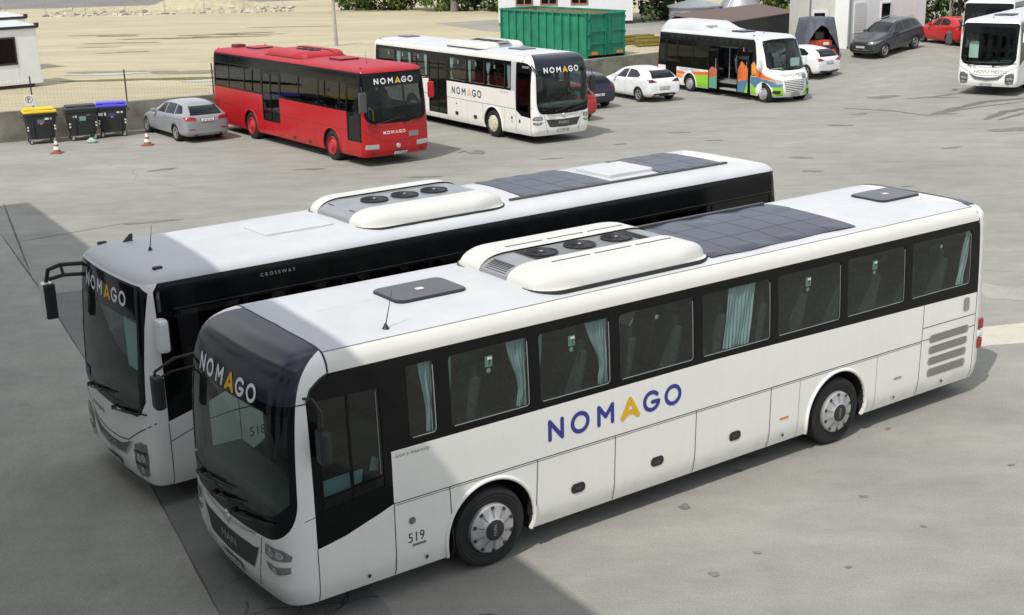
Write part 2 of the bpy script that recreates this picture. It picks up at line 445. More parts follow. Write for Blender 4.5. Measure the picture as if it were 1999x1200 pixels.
    def ribbon(s, lines, wd, m, name, parent, off=.0025):
        """thin strips along polylines given in chart coordinates"""
        vs = []; fs = []; V2 = []
        for ln in lines:
            ln = dens(ln, .12, False)
            Pn = s.P([p[0] for p in ln], [p[1] for p in ln]); Nn = s.N([p[0] for p in ln], [p[1] for p in ln]); b = len(vs)
            for i in range(len(ln)):
                t = Pn[min(i + 1, len(ln) - 1)] - Pn[max(i - 1, 0)]; t /= max(np.linalg.norm(t), 1e-9)
                sd = np.cross(Nn[i], t) * wd / 2
                vs += [tuple(Pn[i] + Nn[i] * off + sd), tuple(Pn[i] + Nn[i] * off - sd)]
                if i: k = b + 2 * i; fs.append((k - 2, k - 1, k + 1, k))
        b_ = MB(); b_.add(vs, fs, m, True); return b_.build(name, parent)
    def decal(s, name, V, F, fn, m, parent, off=.004):
        """2-D art placed through fn(u, w) -> (a, v)"""
        C = np.array([fn(u, w_) for u, w_ in V]); P = s.P(C[:, 0], C[:, 1]); Nn = s.N(C[:, 0], C[:, 1])
        b = MB(); b.add([tuple(q) for q in P + Nn * off], F.tolist(), m, True); o = b.build(name, parent); return o
    def art(s, name, items, parent, off=.004):
        """several coloured 2-D pieces (V, F, fn, material) as ONE part"""
        b = MB()
        for V, F, fn, m in items:
            C = np.array([fn(u, w_) for u, w_ in V]); P = s.P(C[:, 0], C[:, 1]); Nn = s.N(C[:, 0], C[:, 1])
            b.add([tuple(q) for q in P + Nn * off], F.tolist(), m, True)
        return b.build(name, parent)
def polyart(poly, d=.08):
    V, F = tri2d(poly, [], list(np.arange(-3, 15, .1)), list(np.arange(0, 4, .1)), d); return V, F
def logo_items(fn, h, mats, total=7.6):
    """fn maps metres (u, w) from the lower start of the word"""
    return [(V * h, F, fn, mats[k]) for (V, F), k in logo()]
def text_items(s, fn, h, m, wscale=1.0, italic=0.0):
    V, F = text2d(s); V = V * h; V = np.stack([V[:, 0] * wscale + V[:, 1] * italic, V[:, 1]], 1)
    return [(V, F, fn, m)]

# ------------------------------------------------------------------ bus pieces
_SHARED = {}
def shared(key, fn, name, parent, loc=(0, 0, 0), rz=0, scale=None):
    if key not in _SHARED:
        b = MB(); fn(b); o = b.build(name); _SHARED[key] = o.data; COL.objects.unlink(o); bpy.data.objects.remove(o)
    o = bpy.data.objects.new(name, _SHARED[key]); link(o, parent); o.location = loc; o.rotation_euler = (0, 0, rz)
    if scale: o.scale = scale
    return o
def tyre_mb(b, r=.5, wd=.3, rr=.30):
    pr = [(rr, -.02), (rr + .03, .0), (r * .9, .012), (r * .975, -.01), (r, -.05)]
    pr += [(r, -wd + .05), (r * .97, -wd + .01), (rr, -wd)]
    b.lathe(pr, RUBBER, 48)
    for k in range(3):   # tread grooves
        h = -.09 - k * .06; b.lathe([(r + .001, h), (r + .0015, h - .012)], SEAMM, 48)
    for q in (.36, .4, .44):
        b.lathe([(r * q * 2 - .004, .0135), (r * q * 2, .0165), (r * q * 2 + .004, .0135)], RUBBER, 48)
def cap_mb(b, r=.30, style='man', m=None):
    m = m or SILVER
    if style == 'man':
        b.lathe([(r + .01, -.02), (r + .005, .03), (r - .01, .045), (r - .05, .052), (.2, .058), (.135, .085), (.13, .09)], m, 60)
        b.lathe([(.13, .09), (.12, .094), (0.001, .094)], INK, 40)
        for k in range(10):
            a = 2 * math.pi * (k + .5) / 10
            for da, rad0, rad1, wd in ((0, r - .05, r - .008, .026),):
                vs = []
                for rr_, hh in ((rad0, .0545), (rad1, .047)):
                    for sg in (-1, 1): t = a + sg * wd / r; vs.append((rr_ * math.cos(t), hh + .003, rr_ * math.sin(t)))
                b.add(vs, [(0, 1, 3, 2)], INK)
            vs = []
            for rr_, sg, hh in ((.15, -1, .08), (.15, 1, .08), (r - .04, 1, .0555), (r - .04, -1, .0555)):
                t = a + sg * (.006 / rr_); vs.append((rr_ * math.cos(t), hh + .0035, rr_ * math.sin(t)))
            b.add(vs, [(0, 1, 2, 3)], GREYM)
        V, F = text2d('MAN'); h = .045
        Vt = [((-w_ + .5) * h, .0965, -(u - V[:, 0].max() / 2) * h) for u, w_ in V]   # word runs down the wheel centre
        b.add(Vt, F.tolist(), ALU)
    elif style == 'cover':
        b.lathe([(r + .01, -.02), (r + .005, .03), (r - .02, .05), (.2, .06), (.19, .075), (0.001, .085)], m, 60)
        for k in range(8):
            a = 2 * math.pi * k / 8
            vs = [(rr_ * math.cos(a + sg * .09), hh, rr_ * math.sin(a + sg * .09)) for rr_, sg, hh in ((r - .07, -1, .062), (r - .07, 1, .062), (r - .03, 1, .058), (r - .03, -1, .058))]
            b.add(vs, [(0, 1, 2, 3)], DARKGREY)
    elif style == 'steel':
        b.lathe([(r + .01, -.02), (r + .004, .03), (r - .012, .035), (r - .03, -.02), (.2, -.01), (.17, .02), (.12, .03), (.1, .07), (.001, .08)], m, 48)
        for k in range(10):
            a = 2 * math.pi * k / 10; c = (.14 * math.cos(a), .03, .14 * math.sin(a)); b.lathe([(.014, 0), (.012, .035), (.001, .037)], m, 6, c=c)
            a += .3; c = (.235 * math.cos(a), -.012, .235 * math.sin(a)); b.lathe([(.022, 0), (.001, .003)], SEAMM, 10, c=c)
def bus_wheel(parent, x, side, style='man', m=None, r=.5, yw=1.245, steer=0):
    t = shared(('tyre', r), lambda b: tyre_mb(b, r, .3, r * .6), 'wheel', parent, (x, side * yw, r), 0 if side > 0 else math.pi)
    c = shared(('cap', style, r, (m or SILVER).name), lambda b: cap_mb(b, r * .6, style, m), 'hubcap' if style != 'steel' else 'rim', t)
    return t
def seat_mb(m):
    def f(b):
        b.box(-.02, .44, -.21, .21, .38, .5, m, .04)
        M = Matrix.Translation((.44, 0, .45)) @ Matrix.Rotation(R(12), 4, 'Y')
        b.box(-.0, .1, -.21, .21, 0, .68, m, .045, M=M); b.box(-.01, .08, -.13, .13, .64, .8, m, .04, M=M)
        b.box(.1, .32, -.03, .03, 0, .4, DARKGREY)
    return f
def seats(parent, x0, x1, zf, m=None, pitch=.78, skip=()):
    m = m or SEATM
    x = x0
    while x < x1:
        for y in (-.98, -.53, .53, .98):
            if any(a < x < b and (sd == 0 or sd * y > 0) for a, b, sd in skip): continue
            shared(('seat', m.name), seat_mb(m), 'seat', parent, (x, y, zf))
        x += pitch
def curtain(bd, parent, side, x0t, x1t, x0b, x1b, z0=1.9, z1=2.78, dy=.07, tie=None, amp=.018, folds=7):
    """hanging fabric with folds; tie = (x, z) where it is gathered"""
    vs = []; fs = []; nx, nz = folds * 8, 18
    for j in range(nz + 1):
        t = j / nz; z = z1 + (z0 - z1) * t
        a = x0t + (x0b - x0t) * t; b = x1t + (x1b - x1t) * t; am = amp
        if tie:
            tx, tw = tie; zt = .78; q = math.exp(-((t - zt) / .3) ** 2) if t < zt else math.exp(-((t - zt) / .13) ** 2)
            a = a + (tx - tw - a) * q; b = b + (tx + tw - b) * q; am = amp * (1 + q * .5)
        for i in range(nx + 1):
            s_ = i / nx; x = a + (b - a) * s_
            vs.append((x, side * (bd.w - .03 - dy + am * math.sin(2 * math.pi * folds * s_ + .7 * math.sin(3 * t + i * .05)) + .01 * math.sin(11 * s_ + 5 * t)), z))
    for j in range(nz):
        for i in range(nx): k = j * (nx + 1) + i; fs.append((k, k + 1, k + nx + 2, k + nx + 1))
    b_ = MB(); b_.add(vs, fs, CURT, True); return b_.build('curtain', parent)
def window_set(bd, parent, side, wins, z0, z1, gm, frame=True, z1s=None):
    for i, (x0, x1) in enumerate(wins):
        c = [bd.sxz(side, x0, z0), bd.sxz(side, x1, z1)]
        poly = winpoly(bd, side, x0, x1, z0, z1, .05)
        g = bd.panel('window', poly, [], gm, parent, -.012, 0)
        if frame:
            q = 1 if side < 0 else -1; xa, xb = (x0, x1) if side < 0 else (x1, x0)
            pts = [bd.sxz(side, x, z) for x, z in ((xa + q * .04, z0 + .012), (xb - q * .04, z0 + .012), (xb - q * .014, z0 + .04), (xb - q * .014, z1 - .05))]
            bd.ribbon([pts], .013, ALU, 'frame', g, -.008)
def winpoly(bd, side, x0, x1, z0, z1, r): return [bd.sxz(side, x, z) for x, z in rrect(x0, x1, z0, z1, r)]
def arch_hole(bd, side, x, r, z0, zc=.5):
    """hole outline for a wheel arch open at the sill"""
    a0 = math.degrees(math.asin(max(-1, (z0 - .1 - zc) / r)))
    return [bd.sxz(side, x + r * math.cos(R(t)), max(zc + r * math.sin(R(t)), bd.tz[0])) for t in np.linspace(a0, 180 - a0, 30)]
def lower_poly(bd, side, x0, x1, ztop_pts, arches, r=.62, zc=.5):
    """side skirt from sill to ztop_pts [(x,z)...] going from x1 back to x0, with arches bitten out of the sill"""
    zb = bd.tz[0]; pts = []
    cur = x0; pts.append((x0, zb))
    for ax in arches:
        h = math.sqrt(max(0, r * r - (zc - zb) ** 2)); pts.append((ax - h, zb))
        th = math.atan2(zb - zc, -h); th2 = math.atan2(zb - zc, h)
        if th < 0: th += 2 * math.pi
        for k in range(1, 24): t = th + (th2 - th) * k / 24; pts.append((ax + r * math.cos(t), zc + r * math.sin(t)))
        pts.append((ax + h, zb))
    pts.append((x1, zb)); pts += ztop_pts
    return bd.sp(side, pts)
def arch_trim(bd, parent, side, x, r=.62, zc=.5, m=None):
    zb = bd.tz[0]; h = math.asin((zc - zb) / r); pts = []
    for k in range(31):
        t = math.pi + h - (math.pi + 2 * h) * k / 30; px, pz = x + (r + .015) * math.cos(t), zc + (r + .015) * math.sin(t)
        a, v = bd.sxz(side, px, max(pz, zb + .001)); p = bd.P([a], [v])[0]; pts.append((p[0], p[1] + side * .002, p[2]))
    part('arch_trim', parent, lambda b: b.tube(pts, .024, m or WHITE, 8))
    part('wheel_well', parent, lambda b: (b.lathe([(r, -.02), (r, -.55), (.01, -.55)], RUBBER, 40, c=(x, side * bd.w, zc), sign=side, a0=-.35, a1=math.pi + .35),))
def chassis(parent, L, axles, w=1.2, z0=.36, r=.62):
    def f(b):
        b.box(.5, L - .3, -.6, .6, z0, .75, RUBBER)
        xs = [.6] + [q for a in axles for q in (a - r - .02, a + r + .02)] + [L - .35]
        for i in range(0, len(xs), 2):
            for s in (-1, 1): b.box(xs[i], xs[i + 1], min(s * .603, s * w), max(s * .603, s * w), z0 + .01, .7, RUBBER)
    part('chassis', parent, f)
def ac_unit(parent, bd, x0, x1, hw, h, strip, fans, name_m, yc=0, style='man'):
    """roof air-conditioning pod with its sunken fan strip"""
    zr = bd.zroof(.6) - .03; nx, ny = 60, 40
    xc, lx = (x0 + x1) / 2, (x1 - x0) / 2
    def H(x, y):
        ux = min(1, abs(x - xc) / lx); uy = min(1, abs(y - yc) / hw)
        rr = .32 if style == 'man' else .24
        qx = max(0, (ux * lx - (lx - rr * 1.5)) / (rr * 1.5)); qy = max(0, (uy * hw - (hw - rr)) / rr)
        q = min(1, math.hypot(qx, qy)); return h * (max(0, 1 - q ** 2.2)) ** .55
    rc = .35
    def pt(u, v, lo, hi):   # rounded-corner plan
        x = xc + lx * u; y = lo + (hi - lo) * v
        return x, y
    def shell(b, ylo, yhi, drop, m):
        vs = []; fs = []
        for j in range(ny + 1):
            y = ylo + (yhi - ylo) * j / ny; d = max(0, abs(y - yc) - (hw - rc)); lxx = lx - rc + math.sqrt(max(0, rc * rc - d * d))
            for i in range(nx + 1):
                t = -1 + 2 * i / nx; t = math.copysign(1 - (1 - abs(t)) ** 1.6, t)
                x = xc + lxx * t
                e = (lxx - abs(x - xc)) ; e2 = hw - abs(y - yc); de = min(e, 9); 
                rr = .3
                qx = max(0, 1 - e / (.45)); qy = max(0, 1 - e2 / .3); q = min(1, math.hypot(qx, qy))
                z = zr + .03 + (h - drop) * (max(0, 1 - q ** 2.4)) ** .5
                if i in (0, nx): z = zr - .02
                vs.append((x, y, z))
        for j in range(ny):
            for i in range(nx): k = j * (nx + 1) + i; fs.append((k, k + 1, k + nx + 2, k + nx + 1))
        b.add(vs, fs, m, True)
    def f(b):
        shell(b, yc - hw, yc - strip, 0, name_m); shell(b, yc + strip, yc + hw, 0, name_m)
        pl = rrect(x0 - .015, x1 + .015, yc - hw - .015, yc + hw + .015, .36, 8); n_ = len(pl)
        b.add([(x, y, bd.zroof(y) - .03) for x, y in pl] + [(x, y, zr + .028) for x, y in pl], [(i, (i + 1) % n_, n_ + (i + 1) % n_, n_ + i) for i in range(n_)] + [tuple(n_ + i for i in range(n_))], SEAMM)
    ac = part('air_conditioner', parent, f)
    def g(b): shell(b, yc - strip, yc + strip, .022, ALU if style != 'red' else name_m)
    st = part('fan_strip', ac, g)
    if style == 'man':
        def k(b):
            for sy in (-1, 1):
                for q in range(3): xx = x0 + .55 + q * .68; b.box(xx, xx + .6, yc + sy * (strip + .2) - .012, yc + sy * (strip + .2) + .012, zr + h + .025, zr + h + .034, SEAMM)
            b.box(x0 + .5, x1 - .45, yc - strip + .03, yc + strip - .03, zr + h + .002, zr + h + .012, GREYM)
            for q in range(7):
                t = .035 + q * .024; zz = zr + .03 + (h - .022) * (1 - max(0, 1 - t / .45) ** 2.4) ** .5; b.box(x0 + t, x0 + t + .012, yc - strip + .08, yc + strip - .08, zz - .01, zz + .008, SEAMM)
            for q in range(10): b.box(x0 + .52 + q * .02, x0 + .53 + q * .02, yc - strip + .04, yc + strip - .04, zr + h + .012, zr + h + .017, SEAMM)
            for q in range(8): b.box(x1 - .65 + q * .022, x1 - .64 + q * .022, yc - strip + .04, yc + strip - .04, zr + h + .012, zr + h + .017, SEAMM)
        part('grille', ac, k)
    elif style == 'iv':
        def k(b):
            for sy in (-1, 1): b.box(x0 + .45, x1 - .35, yc + sy * (strip - .07) - .02, yc + sy * (strip - .07) + .02, zr + h + .006, zr + h + .012, GREYM)
            for sy in (-1, 1):
                for q in range(5): b.box(x0 + .03 + q * .03, x0 + .045 + q * .03, yc + sy * (.2 + q * .03) - .08, yc + sy * (.2 + q * .03) + .08, zr + .05 + q * .03, zr + .06 + q * .03, DARKGREY)
        part('grille', ac, k)
    for fx in fans:
        def fm(b):
            z = zr + h + .016
            b.lathe([(.215, -.01), (.215, .022), (.2, .022), (.19, .002), (.001, .0)], INK, 36, 'z', (fx, yc, z))
            for q in range(9):
                a = q * 2 * math.pi / 9; vs = [(fx + r_ * math.cos(a + d_), yc + r_ * math.sin(a + d_), z + hh) for r_, d_, hh in ((.06, 0, .004), (.06, .5, .014), (.185, .42, .016), (.185, .1, .006))]
                b.add(vs, [(0, 1, 2, 3)], DARKGREY)
            for rr_ in (.08, .11, .14, .17): b.lathe([(rr_, .02), (rr_ + .004, .023), (rr_ + .008, .02)], PLASTIC, 36, 'z', (fx, yc, z))
            b.lathe([(.055, .0), (.055, .024), (.001, .026)], PLASTIC, 20, 'z', (fx, yc, z)); b.lathe([(.02, .026), (.018, .03), (.001, .031)], SILVER, 14, 'z', (fx, yc, z))
        part('fan', ac, fm)
    return ac
def roof_hatch(parent, bd, x0, x1, y0, y1, m, h=.018, r=.12, dot=None):
    z = bd.zroof(max(abs(y0), abs(y1))) ; zc = bd.zroof((y0 + y1) / 2) + .012
    def f(b):
        pl = rrect(x0, x1, y0, y1, r, 6); n = len(pl)
        pin = rrect(x0 + .02, x1 - .02, y0 + .02, y1 - .02, r * .9, 6)
        vs = [(x, y, z - .01) for x, y in pl] + [(x, y, zc + h - .012) for x, y in pl] + [(x, y, zc + h) for x, y in pin]
        fs = [(i, (i + 1) % n, n + (i + 1) % n, n + i) for i in range(n)]
        b.add(vs, fs, INK if m is not WHITE_ROOF else m)
        fs = [(n + i, n + (i + 1) % n, 2 * n + (i + 1) % n, 2 * n + i) for i in range(n)] + [tuple(range(2 * n, 3 * n))]
        b.add(vs, fs, m)
        if dot: b.box((x0 + x1) / 2 - .05, (x0 + x1) / 2 + .05, (y0 + y1) / 2 - .04, (y0 + y1) / 2 + .04, zc + h + .001, zc + h + .004, dot)
    return part('roof_hatch', parent, f)
def film(parent, bd, x0, x1, y0, y1, seed=1, x0s=0, x1s=0):
    """flexible solar sheet lying slightly wavy on the roof"""
    r_ = random.Random(seed); nx, ny = 50, 30; vs = []; fs = []
    for j in range(ny + 1):
        y = y0 + (y1 - y0) * j / ny
        for i in range(nx + 1):
            t = i / nx; sx = j / ny
            x = (x0 + x0s * sx) * (1 - t) + (x1 + x1s * sx) * t; yy = y
            if j in (0, ny): yy += .012 * math.sin(7 * t + seed) + .008 * math.sin(19 * t)
            vs.append((x + (.015 * math.sin(5 * sx + seed) if i in (0, nx) else 0), yy, bd.zroof(yy) + .006 + .004 * (1 + math.sin(9 * t + 4 * sx)) + (.006 * (1 + math.sin(23 * t + 7 * sx)) if sx > .7 or sx < .12 else 0)))
    for j in range(ny):
        for i in range(nx): k = j * (nx + 1) + i; fs.append((k, k + 1, k + nx + 2, k + nx + 1))
    def f(b):
        b.add(vs, fs, FILM, True)
        n = max(3, int((x1 - x0) / .42)); b2 = []
        for k in range(1, n):
            i = int(nx * k / n)
            cv = []; 
            for j in range(1, ny): p = vs[j * (nx + 1) + i]; cv += [(p[0] - .004, p[1], p[2] + .003), (p[0] + .004, p[1], p[2] + .003)]
            b.add(cv, [(2 * q, 2 * q + 1, 2 * q + 3, 2 * q + 2) for q in range(ny - 2)], FILMD)
        for jj in (ny // 3, 2 * ny // 3):
            cv = []
            for i in range(1, nx): p = vs[jj * (nx + 1) + i]; cv += [(p[0], p[1] - .004, p[2] + .003), (p[0], p[1] + .004, p[2] + .003)]
            b.add(cv, [(2 * q, 2 * q + 1, 2 * q + 3, 2 * q + 2) for q in range(nx - 2)], FILMD)
    return part('solar_film', parent, f)
def whip(parent, x, y, z, h=.35, dx=.06):
    part('antenna', parent, lambda b: (b.lathe([(.045, 0), (.03, .02), (.012, .06), (.001, .062)], INK, 14, 'z', (x, y, z)), b.tube([(x, y, z + .04), (x + dx, y, z + h)], [.007, .003], INK, 6)))
def fin(parent, x, y, z):
    part('antenna', parent, lambda b: b.add([(x - .02, y - .03, z), (x - .02, y + .03, z), (x + .14, y + .03, z), (x + .14, y - .03, z), (x + .1, y - .006, z + .12), (x + .1, y + .006, z + .12), (x + .14, y, z + .12)],
         [(0, 1, 5, 4), (1, 2, 6, 5), (2, 3, 4, 6), (3, 0, 4), (4, 5, 6)], INK))
def steering(parent, x, y, z):
    def f(b):
        M = Matrix.Translation((x, y, z)) @ Matrix.Rotation(R(-28), 4, 'Y'); n = 28
        b.tube([M @ Vector((.235 * math.cos(2 * math.pi * k / n), .235 * math.sin(2 * math.pi * k / n), 0)) for k in range(n + 1)], .016, PLASTIC, 8)
        for a in (0, 2.3, -2.3): b.tube([M @ Vector((0, 0, -.02)), M @ Vector((.23 * math.cos(a), .23 * math.sin(a), 0))], .014, PLASTIC, 6)
        b.tube([M @ Vector((0, 0, .01)), M @ Vector((0, 0, -.5))], .04, PLASTIC, 8)
    part('steering_wheel', parent, f)
def cabin_basics(parent, L, zf, xs, w=1.2, dashx=(.32, .85), dashz=1.42, dw=1.1, sx=-.62, seat_m=None, zcab=.95):
    part('cabin_floor', parent, lambda b: (b.box(xs, L - .25, -w, w, zf - .06, zf, FLOORM), b.box(.45, xs, -w, w, zcab - .05, zcab, FLOORM)))
    def f(b):
        b.box(dashx[0], dashx[1], -dw, dw, zcab + .02, dashz, DASHM, .06)
        b.box(dashx[1] - .1, dashx[1] + .12, sx - .3, sx + .3, dashz - .2, dashz + .1, PLASTIC, .05)
        b.box(dashx[1] + .1, dashx[1] + .5, sx * .15 - .12, sx * .15 + .12, zcab, dashz + .05, PLASTIC, .04)
    part('dashboard', parent, f)
    steering(parent, dashx[1] + .12, sx, dashz + .22)
    shared(('seat', (seat_m or SEATM).name), seat_mb(seat_m or SEATM), 'seat', parent, (dashx[1] + .4, sx, zcab + .1))

def logo_side(bd, parent, side, x0, z0, h, mats, name='lettering'):
    fn = lambda u, w_: bd.sxz(side, x0 + (u if side < 0 else -u), z0 + w_)
    return bd.art(name, logo_items(fn, h, mats), parent)
def logo_front(bd, parent, h, z0, mats, yc=0, name='lettering', off=.004):
    W_ = 7.6 * h; fn = lambda u, w_: bd.fyz(yc + W_ / 2 - u, z0 + w_)
    return bd.art(name, logo_items(fn, h, mats), parent, off)
def plate(bd, parent, yc, zc, s='LJ 479-LJB', w_=.52, h=.11, off=.012):
    fn = lambda u, w: bd.fyz(yc + w_ / 2 - u, zc - h / 2 + w)
    V, F = polyart([(0, 0), (w_, 0), (w_, h), (0, h)]); V2, F2 = polyart([(.012, .01), (w_ - .012, .01), (w_ - .012, h - .01), (.012, h - .01)])
    p = bd.art('number_plate', [(V, F, fn, INK)], parent, off)
    T, TF = text2d(s); sc = h * .6; sx = (w_ - .1) / (T[:, 0].max() * sc)
    T = np.stack([T[:, 0] * sc * sx + .06, T[:, 1] * sc + h * .2], 1)
    bd.art('plate_text', [(V2, F2, fn, PLATEW)], p, off + .003); bd.art('plate_text', [(T, TF, fn, INK)], p, off + .006)
def mirror_arm(parent, pts, r, housing, m, glass_dir=1):
    """pts: arm polyline; housing: (cx,cy,cz, sx,sy,sz) rounded case"""
    a = part('mirror', parent, lambda b: b.tube(pts, r, INK, 8))
    cx, cy, cz, sx, sy, sz = housing
    part('mirror_case', a, lambda b: (b.box(cx - sx, cx + sx, cy - sy, cy + sy, cz - sz, cz + sz, m, min(sx, sy) * .75), b.box(cx + sx * .6, cx + sx + .006, cy - sy * .8, cy + sy * .8, cz - sz * .9, cz + sz * .9, INK)))
    return a
def wiper(bd, parent, y0, z0, y1, z1, arm=.012):
    def f(b):
        def pt(y, z, off): a, v = bd.fyz(y, z); return tuple((bd.P([a], [v]) + bd.N([a], [v]) * off)[0])
        b.tube([pt(y0, z0, .03)] + [pt(y0 + (y1 - y0) * t, z0 + (z1 - z0) * t, .06) for t in (.3, .6, 1)], arm, INK, 6)
        b.tube([pt(y0, z0, -.01), pt(y0, z0, .05)], .035, INK, 8)
        ln = [pt(y1 + (y1 - y0) * q * .62 - (z1 - z0) * 0, z1 + (z1 - z0) * q * .62, .022) for q in (-.9, -.45, 0, .45, .9)]
        b.tube(ln, .012, RUBBER, 6); b.tube([pt(y1, z1, .06), pt(y1, z1, .02)], .01, INK, 6)
    return part('wiper', parent, f)
def lamp_poly(bd, parent, side, poly, m, name='headlight', off=.006, rim=True, inner=None):
    """poly in (|y|, z) on the front face / corner"""
    pl = [bd.fyz(side * y, z) for y, z in poly]
    o = bd.panel(name, pl, [], m, parent, off, 0, d=.05)
    if inner:
        for (y, z, r) in inner:
            q = [bd.fyz(side * (y + r * math.cos(t)), z + r * math.sin(t)) for t in np.linspace(0, 2 * math.pi, 17)[:-1]]
            bd.panel('lens', q, [], CHROME, o, off + .004, 0, d=.05)
            q = [bd.fyz(side * (y + r * .6 * math.cos(t)), z + r * .6 * math.sin(t)) for t in np.linspace(0, 2 * math.pi, 17)[:-1]]
            bd.panel('lens', q, [], LAMPG, o, off + .007, 0, d=.05)
    return o
LOGO_WY = (TWHITE, TYEL); LOGO_BY = (TBLUE, TYEL)
def root_at(bx, by, th, side_y, z0=0):
    """origin of the vehicle frame on its centre line at the front; side_y = offset from the measured side"""
    return (bx - math.sin(th) * side_y, by + math.cos(th) * side_y, z0)

